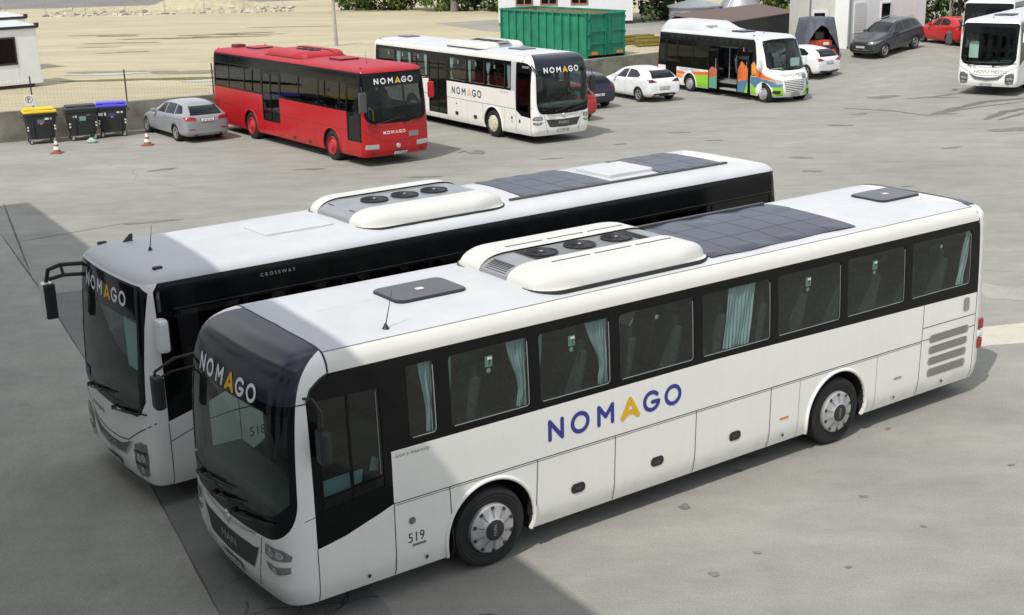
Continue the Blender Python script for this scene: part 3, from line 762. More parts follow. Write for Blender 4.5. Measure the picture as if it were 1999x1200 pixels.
# ------------------------------------------------------------------ intercity coach (two of them)
MAN_ROWS = [(.30, .05, .25, .05), (.42, .012, .19, .01), (.6, 0, .165, 0), (1.06, 0, .16, 0), (1.5, .002, .165, .005), (2.0, .012, .185, .01), (2.4, .028, .225, .015), (2.62, .04, .265, .02), (2.75, .048, .305, .025),
            (2.87, .058, .365, .035), (2.95, .072, .43, .05), (3.02, .11, .53, .08), (3.07, .165, .66, .12), (3.10, .25, .82, .18), (3.125, .38, 1.02, .26), (3.145, .62, 1.25, .42), (3.16, .95, 1.38, .7), (3.165, 1.275, 1.45, 1.0)]
def man_coach(loc, th, label, fleet, near_left, cover, group):
    L = 12.42; bd = Body(L, MAN_ROWS, bow=.07, rf=(.34, .26)); w = bd.w
    root = empty('coach', loc, th, label, 'bus', group)
    SX, FZ = bd.sxz, bd.fyz
    fo, wb = 2.9, 6.06; ar = (fo, fo + wb)
    xf = {-1: .64, 1: .42}
    # ---- sides
    for s in (-1, 1):
        if s < 0:
            wins = [(1.85, 2.21), (2.4, 3.5), (3.65, 4.73), (4.88, 6.12), (6.27, 7.53), (7.67, 8.94), (9.08, 10.35), (10.51, 11.93)]
            top = [(12.13, 1.73), (6.5, 1.83), (1.6, 1.82), (1.6, 1.2), (1.42, 1.135), (1.27, 1.09), (1.0, 1.005), (.8, .965), (.64, .94)]
            lo = lower_poly(bd, s, xf[s], 12.13, top, ar)
            bd.panel('side_panel', lo, [], WARM, root)
            band = [(.64, .94), (.8, .965), (1.0, 1.005), (1.27, 1.09), (1.42, 1.135), (1.6, 1.2), (1.6, 1.82), (6.5, 1.83), (12.13, 1.73), (12.13, 2.8), (12.06, 2.87), (1.1, 2.87), (.82, 2.83), (.7, 2.74), (.64, 2.6)]
            drv = [(.76, 1.36), (1.5, 1.44), (1.5, 2.58), (.76, 2.6)]
            holes = [winpoly(bd, s, a, b, 1.9, 2.745, .05) for a, b in wins] + [bd.sp(s, drv)]
            bd.panel('window_band', bd.sp(s, band), holes, BLACK, root, 0, .04)
            window_set(bd, root, s, wins, 1.9, 2.745, GLASS)
            g = bd.panel('driver_window', bd.sp(s, drv), [], GLASSM, root, -.012, 0)
            bd.ribbon([[SX(s, 1.12, 1.4), SX(s, 1.12, 2.59)], [SX(s, .76, 1.5), SX(s, 1.5, 1.56)]], .03, BLACK, 'frame', g, -.004)
            bd.ribbon([[SX(s, 1.46, 1.6), SX(s, 1.46, 2.55)]], .012, SEAML, 'frame', g, -.004)
            # papers and bags on the sill behind the driver's window
            part('papers', root, lambda b: (b.add([(.78, -1.2, 1.47), (1.12, -1.2, 1.5), (1.12, -1.18, 1.68), (.78, -1.18, 1.66)], [(0, 1, 2, 3)], PAPER),
                                            b.add([(1.14, -1.19, 1.52), (1.27, -1.17, 1.52), (1.3, -1.15, 1.66), (1.16, -1.15, 1.66)], [(0, 1, 2, 3)], PAPER),
                                            b.add([(1.36, -1.19, 1.64), (1.48, -1.17, 1.6), (1.5, -1.15, 1.74), (1.42, -1.15, 1.78)], [(0, 1, 2, 3)], PAPER)))
            seam = [[(.64, .94), (.64, .31)], [(1.6, 1.2), (12.13, 1.19)], [(1.6, 1.2), (1.595, .31)], [(2.33, 1.2), (2.37, .31)], [(3.58, 1.2), (3.54, .31)], [(4.79, 1.19), (4.77, .31)], [(6.17, 1.19), (6.15, .31)],
                    [(7.57, 1.19), (7.56, .31)], [(10.83, 1.8), (10.8, .31)], [(10.83, 1.39), (12.13, 1.38)], [(12.13, 1.75), (12.13, .31)]]
            thin = [[(8.15, 1.18), (8.13, .31)], [(9.8, 1.18), (9.8, .31)]]
            pod = [(4.19, .66), (5.49, .665), (6.89, .66)]
            bd.ribbon([bd.sp(s, q, False) for q in seam], .011, SEAMM, 'panel_seam', root)
            bd.ribbon([bd.sp(s, q, False) for q in thin], .006, SEAML, 'panel_seam', root)
            bd.ribbon([[SX(s, 1.62, 1.175), SX(s, 10.8, 1.165)]], .008, SEAML, 'panel_seam', root)
            for x, z in pod:
                h_ = bd.panel('locker_handle', winpoly(bd, s, x - .11, x + .11, z - .065, z + .065, .06), [], INK, root, .008, 0, d=.04)
                bd.panel('latch', winpoly(bd, s, x - .045, x + .04, z - .016, z + .012, .01), [], DARKGREY if x < 6 else mat('latch_brown', (.12, .04, .03), .5), h_, .014, 0, d=.03)
            for x0, x1, z0, z1 in ((11.0, 11.97, 1.12, 1.24), (11.0, 11.96, .94, 1.06), (11.0, 11.95, .76, .88), (11.0, 11.94, .57, .70)):
                g = bd.panel('vent_grille', winpoly(bd, s, x0, x1, z0 - .005, z1, .055), [], mat('vent_beige', (.33, .32, .28), .7, var=.25, vscale=60), root, .005, 0, d=.06)
                bd.ribbon([[SX(s, x0 + .05, z0 + k * .02 + .01), SX(s, x1 - .05, z0 + k * .02 + .01)] for k in range(6)], .006, mat('vent_dark', (.2, .2, .18), .8), 'slats', g, .008)
            bd.panel('fuel_flap', winpoly(bd, s, 11.8, 11.95, 1.47, 1.69, .05), [], mat('vent_beige', (.33, .32, .28), .7), root, .005, 0, d=.06)
            for x, z in ((1.25, .42), (2.0, .42), (7.85, .42), (10.25, .42), (11.4, .42)):
                bd.panel('marker', [SX(s, x + .02 * math.cos(t), z + .025 * math.sin(t)) for t in np.linspace(0, 6.28, 13)[:-1]], [], INK, root, .006, 0, d=.05)
            for x, z, m_ in ((7.85, .68, AMBER), (10.3, .72, ALU), (1.9, .625, SEAML), (11.8, .61, ALU)):
                bd.panel('marker', winpoly(bd, s, x - .09, x + .09, z - .014, z + .014, .01), [], m_, root, .006, 0, d=.05)
            bd.panel('fuel_cap', [SX(s, 1.82 + .045 * math.cos(t), .93 + .045 * math.sin(t)) for t in np.linspace(0, 6.28, 17)[:-1]], [], SEAML, root, .005, 0, d=.05)
            if near_left:
                logo_side(bd, root, s, 3.74, 1.375, .285, LOGO_BY)
                bd.art('fleet_number', text_items(fleet, lambda u, z: SX(s, 1.76 + u, .665 + z), .115, INK, .9), root)
                bd.art('model_lettering', text_items("Lion's Intercity", lambda u, z: SX(s, 1.65 + u, 1.735 + z), .042, GREYM, 1.25, .25), root)
        else:
            wins = [(1.7, 2.0), (2.08, 3.38), (3.48, 4.68), (4.8, 6.02), (7.75, 8.95), (9.08, 10.35), (10.51, 11.93)]
            top = [(12.13, 1.73), (7.62, 1.84), (7.62, .5), (6.2, .5), (6.2, 1.82), (1.33, 1.84), (1.33, .33)]
            bd.panel('side_panel', lower_poly(bd, s, 1.33, 12.13, top[:-1], ar), [], WARM, root)
            band = [(1.66, 1.825), (6.2, 1.82), (6.2, .5), (7.62, .5), (7.62, 1.84), (12.13, 1.73), (12.13, 2.8), (12.06, 2.87), (1.66, 2.87)]
            dr = [winpoly(bd, s, 6.28, 6.86, .58, 2.52, .04), winpoly(bd, s, 6.96, 7.54, .58, 2.52, .04)]
            bd.panel('window_band', bd.sp(s, band), [winpoly(bd, s, a, b, 1.9, 2.745, .05) for a, b in wins] + dr, BLACK, root, 0, .04)
            window_set(bd, root, s, wins, 1.9, 2.745, GLASS)
            bd.panel('side_pillar', bd.sp(s, ((1.33, 1.1), (1.42, 1.84), (1.655, 1.84), (1.655, 2.87), (1.33, 2.87))), [], mat('light_grey_paint', (.5, .5, .52), .4), root, .002)
            d2 = bd.panel('door', dr[0], [], GLASSD, root, -.014, 0); bd.panel('door', dr[1], [], GLASSD, root, -.014, 0)
            # front door: white below, glass above
            fd = [(.42, .31), (1.32, .31), (1.32, 1.15), (1.0, .98), (.42, .95)]
            g = [(.42, .95), (1.0, .98), (1.32, 1.15), (1.32, 2.8), (1.25, 2.87), (.9, 2.87), (.6, 2.82), (.46, 2.7), (.42, 2.55)]
            hl = [(.52, 1.1), (.98, 1.1), (1.22, 1.25), (1.22, 2.5), (.52, 2.5)]
            fdo = bd.panel('door', bd.sp(s, fd), [], WHITE, root)
            bd.panel('door_frame', bd.sp(s, g), [bd.sp(s, hl)], BLACK, fdo, 0, .04)
            bd.panel('door_glass', bd.sp(s, hl), [], WSGLASS if near_left else GLASSM, fdo, -.012, 0)
            bd.ribbon([[SX(s, .54, 2.72), SX(s, .95, 2.72)]], .08, GREYM, 'door_sign', fdo, .004)
            bd.panel('door_handle', winpoly(bd, s, 1.05, 1.15, .72, .84, .01), [], INK, fdo, .006, 0, d=.05)
            seam = [[(.42, .95), (.42, .31)], [(1.33, 2.85), (1.33, .31)], [(1.4, 1.19), (6.2, 1.2)], [(7.62, 1.2), (12.13, 1.19)], [(6.2, 1.8), (6.2, .31)], [(7.62, 1.8), (7.62, .31)], [(6.91, .5), (6.91, .31)], [(3.6, 1.2), (3.55, .31)]]
            thin = [[(4.72, 1.19), (4.72, .31)], [(2.1, 1.2), (2.1, .31)], [(9.8, 1.18), (9.8, .31)], [(10.8, 1.2), (10.8, .31)]]
            bd.ribbon([bd.sp(s, q, False) for q in seam], .014, SEAMM, 'panel_seam', root)
            bd.ribbon([bd.sp(s, q, False) for q in thin], .008, SEAML, 'panel_seam', root)
            for x, z in ((5.47, .63), (4.12, .62)): bd.panel('locker_handle', winpoly(bd, s, x - .12, x + .12, z - .07, z + .07, .06), [], INK, root, .008, 0, d=.05)
            for x, z, r_ in ((5.47, 1.0, .035), (1.6, .86, .05), (1.6, .72, .03)): bd.panel('marker', winpoly(bd, s, x - r_, x + r_, z - r_, z + r_, r_ * .6), [], INK, root, .006, 0, d=.05)
            if not near_left:
                logo_side(bd, root, s, 5.82, 1.36, .285, (mat('letter_slate', (.06, .06, .10), .5), TORANGE))
                bd.art('model_lettering', text_items("Lion's Intercity", lambda u, z: SX(s, 2.35 - u, 1.72 + z), .05, GREYM, 1.25, .25), root)
        for x in ar: arch_trim(bd, root, s, x, m=WARM)
        for x in ar: bus_wheel(root, x, s, 'man' if not cover else 'cover', SILVER if not cover else mat('cream_plastic', (.62, .59, .44), .5))
    # ---- roof shell, front corner cowl, cap, rear
    xs = .92; vh = None
    vlist = [bd.vz(2.87)]
    vv = np.linspace(bd.vz(2.87), bd.vmax, 200); Xc = bd.P(np.zeros(200), vv)[:, 0]; vh = float(np.interp(xs, Xc, vv))
    curve = [(bd.axis_x(xs, v), v) for v in np.linspace(bd.vz(2.87), vh, 26)]; curve[-1] = (0.0, vh)
    aR = abs(SX(1, 12.13, 2.0)[0])
    pol = [(-aR, bd.vz(2.87))] + [(-a, v) for a, v in curve] + [(a, v) for a, v in reversed(curve[:-1])] + [(aR, bd.vz(2.87)), (aR, bd.vmax - .002), (-aR, bd.vmax - .002)]
    vg = float(np.interp(.17, bd.ts, bd.tv)); cl_ = [q for q in curve if q[1] < vg - .004]; ag = bd.axis_x(xs, vg)
    for s in (-1, 1):
        ep = [(s * aR, bd.vz(2.87))] + [(s * a, v) for a, v in cl_] + [(s * ag, vg), (s * aR, vg)]
        bd.panel('roof_edge', ep, [], EDGE, root, 0, .04)
    up = [(ag, vg)] + [q for q in curve if q[1] > vg + .004]
    pol = [(-aR, vg)] + [(-a, v) for a, v in up] + [(a, v) for a, v in reversed(up[:-1])] + [(aR, vg), (aR, bd.vmax - .002), (-aR, bd.vmax - .002)]
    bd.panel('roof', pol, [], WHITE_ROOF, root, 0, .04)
    zc0 = 2.60; xa = {-1: .49, 1: .30}
    acs = {q: abs(SX(q, xa[q], 2.3)[0]) for q in (-1, 1)}
    def vedge(q): return float(np.interp(acs[q], [c[0] for c in curve][::-1], [c[1] for c in curve][::-1]))
    cc = {q: [c for c in curve if c[0] < acs[q]] for q in (-1, 1)}
    capl = [(-acs[-1], bd.vz(zc0)), (acs[1], bd.vz(zc0)), (acs[1], vedge(1))] + cc[1] + [(-a, v) for a, v in reversed(cc[-1][:-1])] + [(-acs[-1], vedge(-1))]
    bd.panel('front_cap', capl, [], CAP, root, fine=True, d=.06)
    def lowside(q):
        A_, C_ = (q * acs[q], bd.vz(1.52)), FZ(q * .86, 1.07); B_ = (q * (acs[q] - .03), bd.vz(1.085))
        bz = [tuple((1 - t) ** 2 * A_[k] + 2 * t * (1 - t) * B_[k] + t * t * C_[k] for k in (0, 1)) for t in np.linspace(0, 1, 10)]
        return [(q * acs[q], bd.vz(z)) for z in (zc0, 2.2, 1.9)] + bz + [FZ(q * .5, 1.05), FZ(q * .25, 1.047)]
    lows = {q: lowside(q) for q in (-1, 1)}
    ws = lows[1] + [(0, bd.vz(1.045))] + lows[-1][::-1]
    hs = lambda q: [(q * (acs[q] - .09), bd.vz(2.50)), (q * (acs[q] - .08), bd.vz(2.0)), (q * (acs[q] - .09), bd.vz(1.52)), FZ(q * 1.12, 1.40), FZ(q * 1.0, 1.34), FZ(q * .6, 1.29)]
    hole = hs(1) + [FZ(0.001, 1.27)] + hs(-1)[::-1]
    bd.panel('windscreen_surround', ws, [hole], FRIT, root, 0, .03, fine=True, d=.06)
    bd.panel('windscreen', hole, [], WSGLASS, root, -.006, 0, fine=True, d=.06)
    def seamside(s):   # from sill up: body seam x = xf, then step back to x = .92 above the band
        pts = bd.sp(s, [(xf[s], .30), (xf[s], 2.6), (xf[s] + (.06 if s < 0 else .04), 2.74), (xf[s] + .18, 2.83), (.915, 2.868)], False)
        pts += [(s * a, v) for a, v in curve[1:] if a > acs[s]]
        pts.append((s * acs[s], vedge(s))); return pts
    fr = seamside(1) + [(acs[1], bd.vz(zc0))] + lows[1][1:] + [(0, bd.vz(1.045))] + lows[-1][1:][::-1] + [(-acs[-1], bd.vz(zc0))] + seamside(-1)[::-1]
    bd.panel('front_panel', fr, [], WHITE, root, fine=True, d=.06)
    bd.ribbon([[q for q in seamside(-1)[26:]], [q for q in seamside(1)[26:]]], .022, INK, 'panel_seam', root, .003)
    bd.ribbon([curve, [(-a, v) for a, v in curve]], .014, INK, 'panel_seam', root, .003)
    bd.ribbon([[SX(q, xf[q], 2.60), (q * acs[q], bd.vz(2.60))] for q in (-1, 1)], .014, SEAMM, 'panel_seam', root)
    bd.ribbon([[SX(q, xf[q], 1.32), SX(q, xa[q] + .02, 1.30)] for q in (-1, 1)], .008, SEAMM, 'panel_seam', root)
    # roof gutter lines
    gl = []
    for s in (-1, 1):
        vg = float(np.interp(.17, bd.ts, bd.tv)); gl.append([(s * bd.axis_x(xs, vg), vg), (s * aR, vg)])
    bd.ribbon(gl, .012, SEAML, 'panel_seam', root)
    for s in (-1, 1):
        rp = [(s * aR, .3), (s * bd.S, .3), (s * bd.S, bd.vmax - .002), (s * aR, bd.vmax - .002)]
        bd.panel('rear_panel', rp, [], WARM, root)
        bd.ribbon([[(s * aR, bd.vz(1.7)), (s * aR, float(np.interp(.3, bd.ts, bd.tv)))]], .016, SEAMM, 'panel_seam', root)
        y1 = 1.22
        for z0, z1, m_ in ((1.08, 1.26, REDL), (.95, 1.06, PLATEW), (.76, .94, REDL)):
            part('tail_lamp', root, lambda b: b.box(L - .16, L - .02, min(s * 1.10, s * 1.262), max(s * 1.10, s * 1.262), z0, z1, m_, .03))
    vv_ = []; ff_ = []
    for o_ in [c for c in root.children if c.name.startswith(('rear_panel', 'roof'))]:
        k_ = len(vv_); vv_ += [v.co.copy() for v in o_.data.vertices]; ff_ += [tuple(k_ + q for q in p.vertices) for p in o_.data.polygons]
    bv_ = BVHTree.FromPolygons(vv_, ff_); gv = []; nx_, ny_ = 6, 30
    for j_ in range(ny_ + 1):
        for i_ in range(nx_ + 1):
            y = -1.06 + 2.12 * j_ / ny_; x = 12.03 + .21 * i_ / nx_ - .05 * (abs(y) / 1.06) ** 4
            h_ = bv_.ray_cast(Vector((x, y, 5)), Vector((0, 0, -1))); gv.append(tuple((h_[0] or Vector((x, y, 3.1))) + Vector((.004, 0, .007))))
    part('rear_spoiler', root, lambda b: b.add(gv, [(j_ * (nx_ + 1) + i_, j_ * (nx_ + 1) + i_ + 1, (j_ + 1) * (nx_ + 1) + i_ + 1, (j_ + 1) * (nx_ + 1) + i_) for j_ in range(ny_) for i_ in range(nx_)], CAP, True))
    # ---- lower front: grille, chrome bar, lights, plate
    gp = [FZ(y, z) for y, z in ((-.76, .90), (-.68, .87), (0, .85), (.68, .87), (.76, .90), (.60, .60), (0.001, .575), (-.60, .60))]
    gr = bd.panel('grille', gp, [], DARKGREY, root, .006, 0, d=.05)
    bd.ribbon([[FZ(-(.70 - k * .025), .85 - k * .045), FZ(0.001, .82 - k * .045), FZ(.70 - k * .025, .85 - k * .045)] for k in range(6)], .012, INK, 'slats', gr, .011)
    V, F = text2d('MAN'); hh = .1
    bd.art('maker_lettering', [(np.stack([V[:, 0] * hh * 1.35, V[:, 1] * hh], 1), F, lambda u, w_: FZ(.21 - u, .685 + w_), SILVER)], gr, .014)
    bd.ribbon([[FZ(.7, 1.04), FZ(.4, 1.0), FZ(0.001, .97), FZ(-.4, 1.0), FZ(-.7, 1.04)]], .022, CHROME, 'chrome_bar', root, .01)
    part('emblem', root, lambda b: b.lathe([(.001, .03), (.06, .02), (.075, 0)], CHROME, 20, 'x', (float(bd.P(0, 1.0)[0]) - .005, 0, 1.0), sign=-1))
    for s in (-1, 1):
        lamp_poly(bd, root, s, [(.88, .88), (.90, 1.01), (1.17, 1.0), (1.235, .93), (1.225, .87), (1.0, .85)], LAMPD, inner=[(1.0, .93, .05), (1.13, .93, .045)])
        lamp_poly(bd, root, s, [(.88, .81), (1.05, .78), (1.22, .80), (1.22, .73), (1.1, .69), (.94, .71)], LAMPD, 'fog_lamp', inner=[(1.05, .735, .035)])
        bd.ribbon([[FZ(s * .84, 1.06), FZ(s * .80, .9), FZ(s * .72, .55), FZ(s * .66, .40)]], .012, SEAMM, 'panel_seam', root)
        bd.ribbon([[FZ(s * .78, .83), FZ(s * 1.0, .81), FZ(s * 1.24, .83)], [FZ(s * .76, .67), FZ(s * 1.0, .65), FZ(s * 1.23, .69)]], .02, WARM, 'bumper_crease', root, .012)
        for z in (.93, .87): part('sensor', root, lambda b: b.lathe([(.012, 0), (.001, .004)], INK, 10, c=(.5, s * 1.262, z), sign=s))
    plate(bd, root, 0, .455, 'LJ 519-NM' if near_left else 'LJ 478-MB')
    logo_front(bd, root, .20, 2.53 if near_left else 2.5, (TWHITE, TYEL))
    wiper(bd, root, .85, 1.24, .15, 1.36); wiper(bd, root, -.2, 1.14, -.78, 1.24)
    wiper(bd, root, .35, 1.16, -.2, 1.28)
    # ---- cab and saloon
    cabin_basics(root, L, 1.28, 1.75, seat_m=SEATM)
    seats(root, 2.2, 11.6, 1.28, SEATM if near_left else SEATR, skip=((5.6, 7.4, 1),))
    chassis(root, L, ar)
    part('cabin_bulkhead', root, lambda b: b.box(1.62, 1.66, -1.2, -.3, .95, 2.0, LINING))
    # mirrors
    if near_left:
        mirror_arm(root, [(.5, 1.18, 2.58), (.2, 1.36, 2.5), (-.0, 1.5, 2.34), (-.02, 1.52, 2.2)], .018, (.0, 1.48, 2.08, .06, .1, .21), PLASTIC)
        part('mirror_stay', root, lambda b: b.tube([(.5, 1.2, 2.42), (.16, 1.38, 2.34), (-.0, 1.49, 2.24)], .014, INK, 6))
        mirror_arm(root, [(.62, -1.22, 2.66), (.66, -1.36, 2.68), (.72, -1.42, 2.55), (.72, -1.42, 2.3)], .016, (.72, -1.42, 2.16, .06, .09, .19), PLASTIC)
    else:
        mirror_arm(root, [(.5, 1.15, 2.8), (.0, 1.28, 2.62), (-.12, 1.28, 2.5)], .02, (-.14, 1.24, 2.2, .07, .11, .26), PLASTIC)
        part('mirror_stay', root, lambda b: b.tube([(.5, 1.15, 2.7), (.0, 1.26, 2.54)], .014, INK, 6))
        mirror_arm(root, [(.55, -1.2, 2.6), (.4, -1.42, 2.5), (.36, -1.44, 2.3)], .018, (.36, -1.44, 2.0, .07, .11, .28), PLASTIC)
    # roof kit
    z = 3.165
    ac_unit(root, bd, 3.86, 6.72, 1.03, .2, .3, (4.62, 5.24, 5.86), WHITE_TOP, 0)
    roof_hatch(root, bd, 2.3, 3.28, -.36, .33, CAP, dot=PLATEW if near_left else None); roof_hatch(root, bd, 10.9, 11.85, -.33, .35, CAP, dot=PLATEW)
    whip(root, 1.8, -.93, bd.zroof(.93) - .005, .42, .1)
    if near_left:
        film(root, bd, 6.66, 9.5, -.98, .86, 3, 0, .1)
        part('roof_rail', root, lambda b: b.box(6.9, 9.55, .84, .9, bd.zroof(.87) - .01, bd.zroof(.87) + .045, DARKGREY, .01))
    return root, bd
def exit_marks(bd, root, side, xs, z=2.5):
    for i, x in enumerate(xs):
        o = part('exit_sticker', root, lambda b: (b.box(x - .05, x + .05, side * (w_ := bd.w - .055) - .002, side * w_ + .002, z, z + .13, mat('sticker_green', (.35, .75, .55), .5)),
             b.box(x - .018, x + .04, side * (w_ + .004) - .001, side * (w_ + .004) + .001, z + .02, z + .115, PLATEW),
             b.tube([(x - .0, side * (w_ + .006), z + .03), (x + .012, side * (w_ + .006), z + .06), (x + .008, side * (w_ + .006), z + .09)], .006, INK, 4),
             b.tube([(x - .012, side * (w_ + .006), z + .07), (x + .03, side * (w_ + .006), z + .08)], .005, INK, 4)))
        part('hammer_mark', root, lambda b: b.lathe([(.03, 0), (.001, .003)], PLATEW, 14, c=(x - .005, side * (bd.w - .055), z - .045), sign=side))

# ------------------------------------------------------------------ regional buses (flush black glazing)
REG_ROWS = [(.32, .04, .06, .05), (.45, .008, .01, .01), (.7, 0, 0, 0), (1.2, 0, .015, .01), (1.8, .008, .04, .02), (2.4, .035, .085, .035), (2.75, .06, .115, .05), (2.95, .078, .14, .065), (3.05, .092, .17, .08),
            (3.11, .125, .23, .11), (3.16, .19, .33, .17), (3.19, .30, .47, .27), (3.21, .50, .75, .5), (3.225, .85, 1.05, .8), (3.23, 1.275, 1.4, 1.2)]
def regional_bus(loc, th, label, group, body, roofm, L=12.0, fo=2.7, wb=6.2, band_z=1.76, xs=.33, ws=(1.2, 3.0), right_doors=(), right=True, left=True, rims='steel', rim_m=None, logos=None, front_z=.95,
                 lamps='iv', bandtop=3.06, nodoor_swoop=True, seatm=None, arches_r=.6):
    bd = Body(L, REG_ROWS, bow=.06, rf=(.2, .22), rr=(.2, .2)); SX, FZ = bd.sxz, bd.fyz
    root = empty('bus', loc, th, label, 'bus', group); ar = (fo, fo + wb); xr = L - .14
    for s in (-1, 1):
        doors = right_doors if s > 0 else ()
        # white / coloured side panels between the doors
        segs = []; cur = xs
        for (a, b, zb_, kind) in sorted(doors): segs.append((cur, a)); cur = b
        segs.append((cur, xr)); segs = [q for q in segs if q[1] - q[0] > .08]
        for a, b in segs:
            if s < 0 and nodoor_swoop and a == xs: top = [(b, band_z), (2.3, band_z), (1.9, band_z - .05), (a + .55, 1.36), (a, 1.22)]
            else: top = [(b, band_z), (a, band_z)]
            bd.panel('side_panel', lower_poly(bd, s, a, b, top, [x for x in ar if a < x < b], arches_r), [], body, root)
        for a, b, zb_, kind in doors:
            mid = (a + b) / 2; lv = [(a, mid), (mid, b)] if kind == 2 else [(a, b)]
            for (p, q) in lv:
                d_ = bd.panel('door', bd.sp(s, ((p + .008, .33), (q - .008, .33), (q - .008, zb_), (p + .008, zb_))), [], body, root)
                hl = winpoly(bd, s, p + .06, q - .06, zb_ + .06, 2.55, .04)
                bd.panel('door_frame', bd.sp(s, ((p + .008, zb_), (q - .008, zb_), (q - .008, 2.68), (p + .008, 2.68))), [hl], BLACK, d_, 0, .04)
                bd.panel('door_glass', hl, [], GLASSD, d_, -.012, 0)
        # glazing band with window openings
        edge = []
        if s < 0 and nodoor_swoop: edge = [(xs, 1.22), (xs + .55, 1.36), (1.9, band_z - .05), (2.3, band_z)]
        else: edge = [(xs, band_z)]
        zt = bandtop
        pts = edge; cur = None
        for (a, b, zb_, kind) in sorted(doors):
            if a > xs + .05: pts += [(a, band_z)]
            else: pts = [(xs, 2.69)]
            pts += [(a, 2.69), (b, 2.69), (b, band_z)]
        pts += [(xr, band_z), (xr, zt), (xs + .08, zt), (xs, zt - .1)]
        clean = [pts[0]]
        for p in pts[1:]:
            if math.hypot(p[0] - clean[-1][0], p[1] - clean[-1][1]) > 1e-3: clean.append(p)
        x0 = 1.75; wins = []
        stops = [0.5, 1.6, 3.1, 4.55, 6.0, 7.55, 9.0, 10.4, xr - .15]
        for a, b in zip(stops[:-1], stops[1:]):
            a_, b_ = a + .035, b - .035
            if s > 0 and any(a_ < d[1] + .02 and b_ > d[0] - .02 for d in doors):
                for d in doors:
                    if a_ < d[0] < b_: b_ = d[0] - .04
                    elif a_ < d[1] < b_: a_ = d[1] + .04
                    elif d[0] <= a_ and b_ <= d[1]: a_ = b_
            if b_ - a_ > .3: wins.append((a_, b_))
        z1 = 2.66; z0 = band_z + .07
        holes = [winpoly(bd, s, a, b, z0, z1, .03) for a, b in wins]
        bd.panel('window_band', bd.sp(s, clean), holes, BLACK, root, 0, .04)
        window_set(bd, root, s, wins, z0, z1, GLASSD, frame=False)
        bd.ribbon([[SX(s, .6, 2.7), SX(s, xr - .1, 2.7)]], .01, SEAMM, 'panel_seam', root, .003)
        seam = [[(a, zb2), (a, .34)] for a, zb2 in [(p, band_z - .02) for q in doors for p in q[:2]]]
        if not doors: seam.append([(xs, 1.2), (xs, .34)])
        seam += [[(a, 1.14), (a, .34)] for a in (3.4, 4.75, xr)] + [[(max(1.15, xs), 1.15), (6.0, 1.14)], [(7.6, 1.14), (xr, 1.14)]]
        if s < 0: seam += [[(xs, .94), (.9, 1.12), (1.3, 1.16), (6, 1.15)], [(1.35, 1.3), (1.35, .34)], [(2.0, 1.7), (2.0, .34)]]
        bd.ribbon([bd.sp(s, q, False) for q in seam], .012, SEAMM, 'panel_seam', root)
        for k in range(6): bd.ribbon([[SX(s, 11.5, 1.0 + k * .05), SX(s, 11.75, 1.03 + k * .05)]], .02, INK, 'vent_slots', root) if k == 0 else None
        bd.ribbon([[SX(s, 11.4, 1.0 + k * .045), SX(s, 11.7, 1.0 + k * .045)] for k in range(6)], .02, INK, 'vent_slots', root)
        for x, z in ((5.05, .45), (3.85, .45)): bd.panel('locker_handle', winpoly(bd, s, x - .09, x + .09, z - .05, z + .05, .02), [], SEAMM, root, .006, 0, d=.05)
        for x in (1.4, 5.6, 8.0, 11.0): bd.panel('marker', winpoly(bd, s, x - .05, x + .05, .45, .48, .01), [], AMBER, root, .006, 0, d=.05)
        for x in ar: arch_trim(bd, root, s, x, arches_r, m=body); bus_wheel(root, x, s, rims, rim_m or SILVER)
    # front
    A0 = abs(SX(1, xs, 1.2)[0])
    wy = 1.175
    side = lambda s, z: (s * abs(FZ(wy, z)[0]), bd.vz(z))
    zt = 3.03
    low = [side(1, zt - .08), side(1, 2.5), side(1, 2.0), side(1, ws[0] + .25), FZ(1.08, ws[0] + .08), FZ(.95, ws[0]), FZ(.5, ws[0] - .03)]
    top = [FZ(1.07, zt), FZ(.5, zt + .0)]
    wsp = low + [(0, bd.vz(ws[0] - .035))] + [(-a, v) for a, v in reversed(low)] + [(-a, v) for a, v in top] + [(0, bd.vz(zt))] + [q for q in reversed(top)]
    hl = [FZ(1.04, 2.58), FZ(1.05, 2.0), FZ(1.03, ws[0] + .16), FZ(.9, ws[0] + .1), FZ(0.001, ws[0] + .07), FZ(-.9, ws[0] + .1), FZ(-1.03, ws[0] + .16), FZ(-1.05, 2.0), FZ(-1.04, 2.58)]
    bd.panel('windscreen_surround', wsp, [hl], FRIT, root, 0, .03, fine=True, d=.07)
    bd.panel('windscreen', hl, [], WSGLASS, root, -.006, 0, fine=True, d=.07)
    zsplit = bandtop + .005
    aS = {s: bd.sp(s, [(xs, .33), (xs, bandtop - .1), (xs + .07, bandtop)], False) for s in (-1, 1)}
    # front mask goes up to z of the roof panel start in one piece with the header
    vh = bd.vz(3.06)
    fr = aS[1] + [(abs(SX(1, xs + .07, bandtop)[0]), vh)] + [(-abs(SX(1, xs + .07, bandtop)[0]), vh)] + aS[-1][::-1]
    fr = [q for i, q in enumerate(fr) if i == 0 or math.hypot(q[0] - fr[i - 1][0], q[1] - fr[i - 1][1]) > 1e-4]
    bd.panel('front_panel', fr, [wsp], body, root, fine=True, d=.07)
    aR = abs(SX(1, xr, 2.0)[0]); aF = abs(SX(1, xs + .07, bandtop)[0])
    rp = [(-aR, vh), (-aF, vh), (aF, vh), (aR, vh), (aR, bd.vmax - .002), (-aR, bd.vmax - .002)]
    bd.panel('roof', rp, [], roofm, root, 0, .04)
    for s in (-1, 1):
        bd.panel('rear_panel', [(s * aR, .33), (s * bd.S, .33), (s * bd.S, bd.vmax - .002), (s * aR, bd.vmax - .002)], [], body, root)
        part('tail_lamp', root, lambda b: b.box(L - .15, L - .02, min(s * 1.12, s * 1.26), max(s * 1.12, s * 1.26), .8, 1.3, REDL, .03))
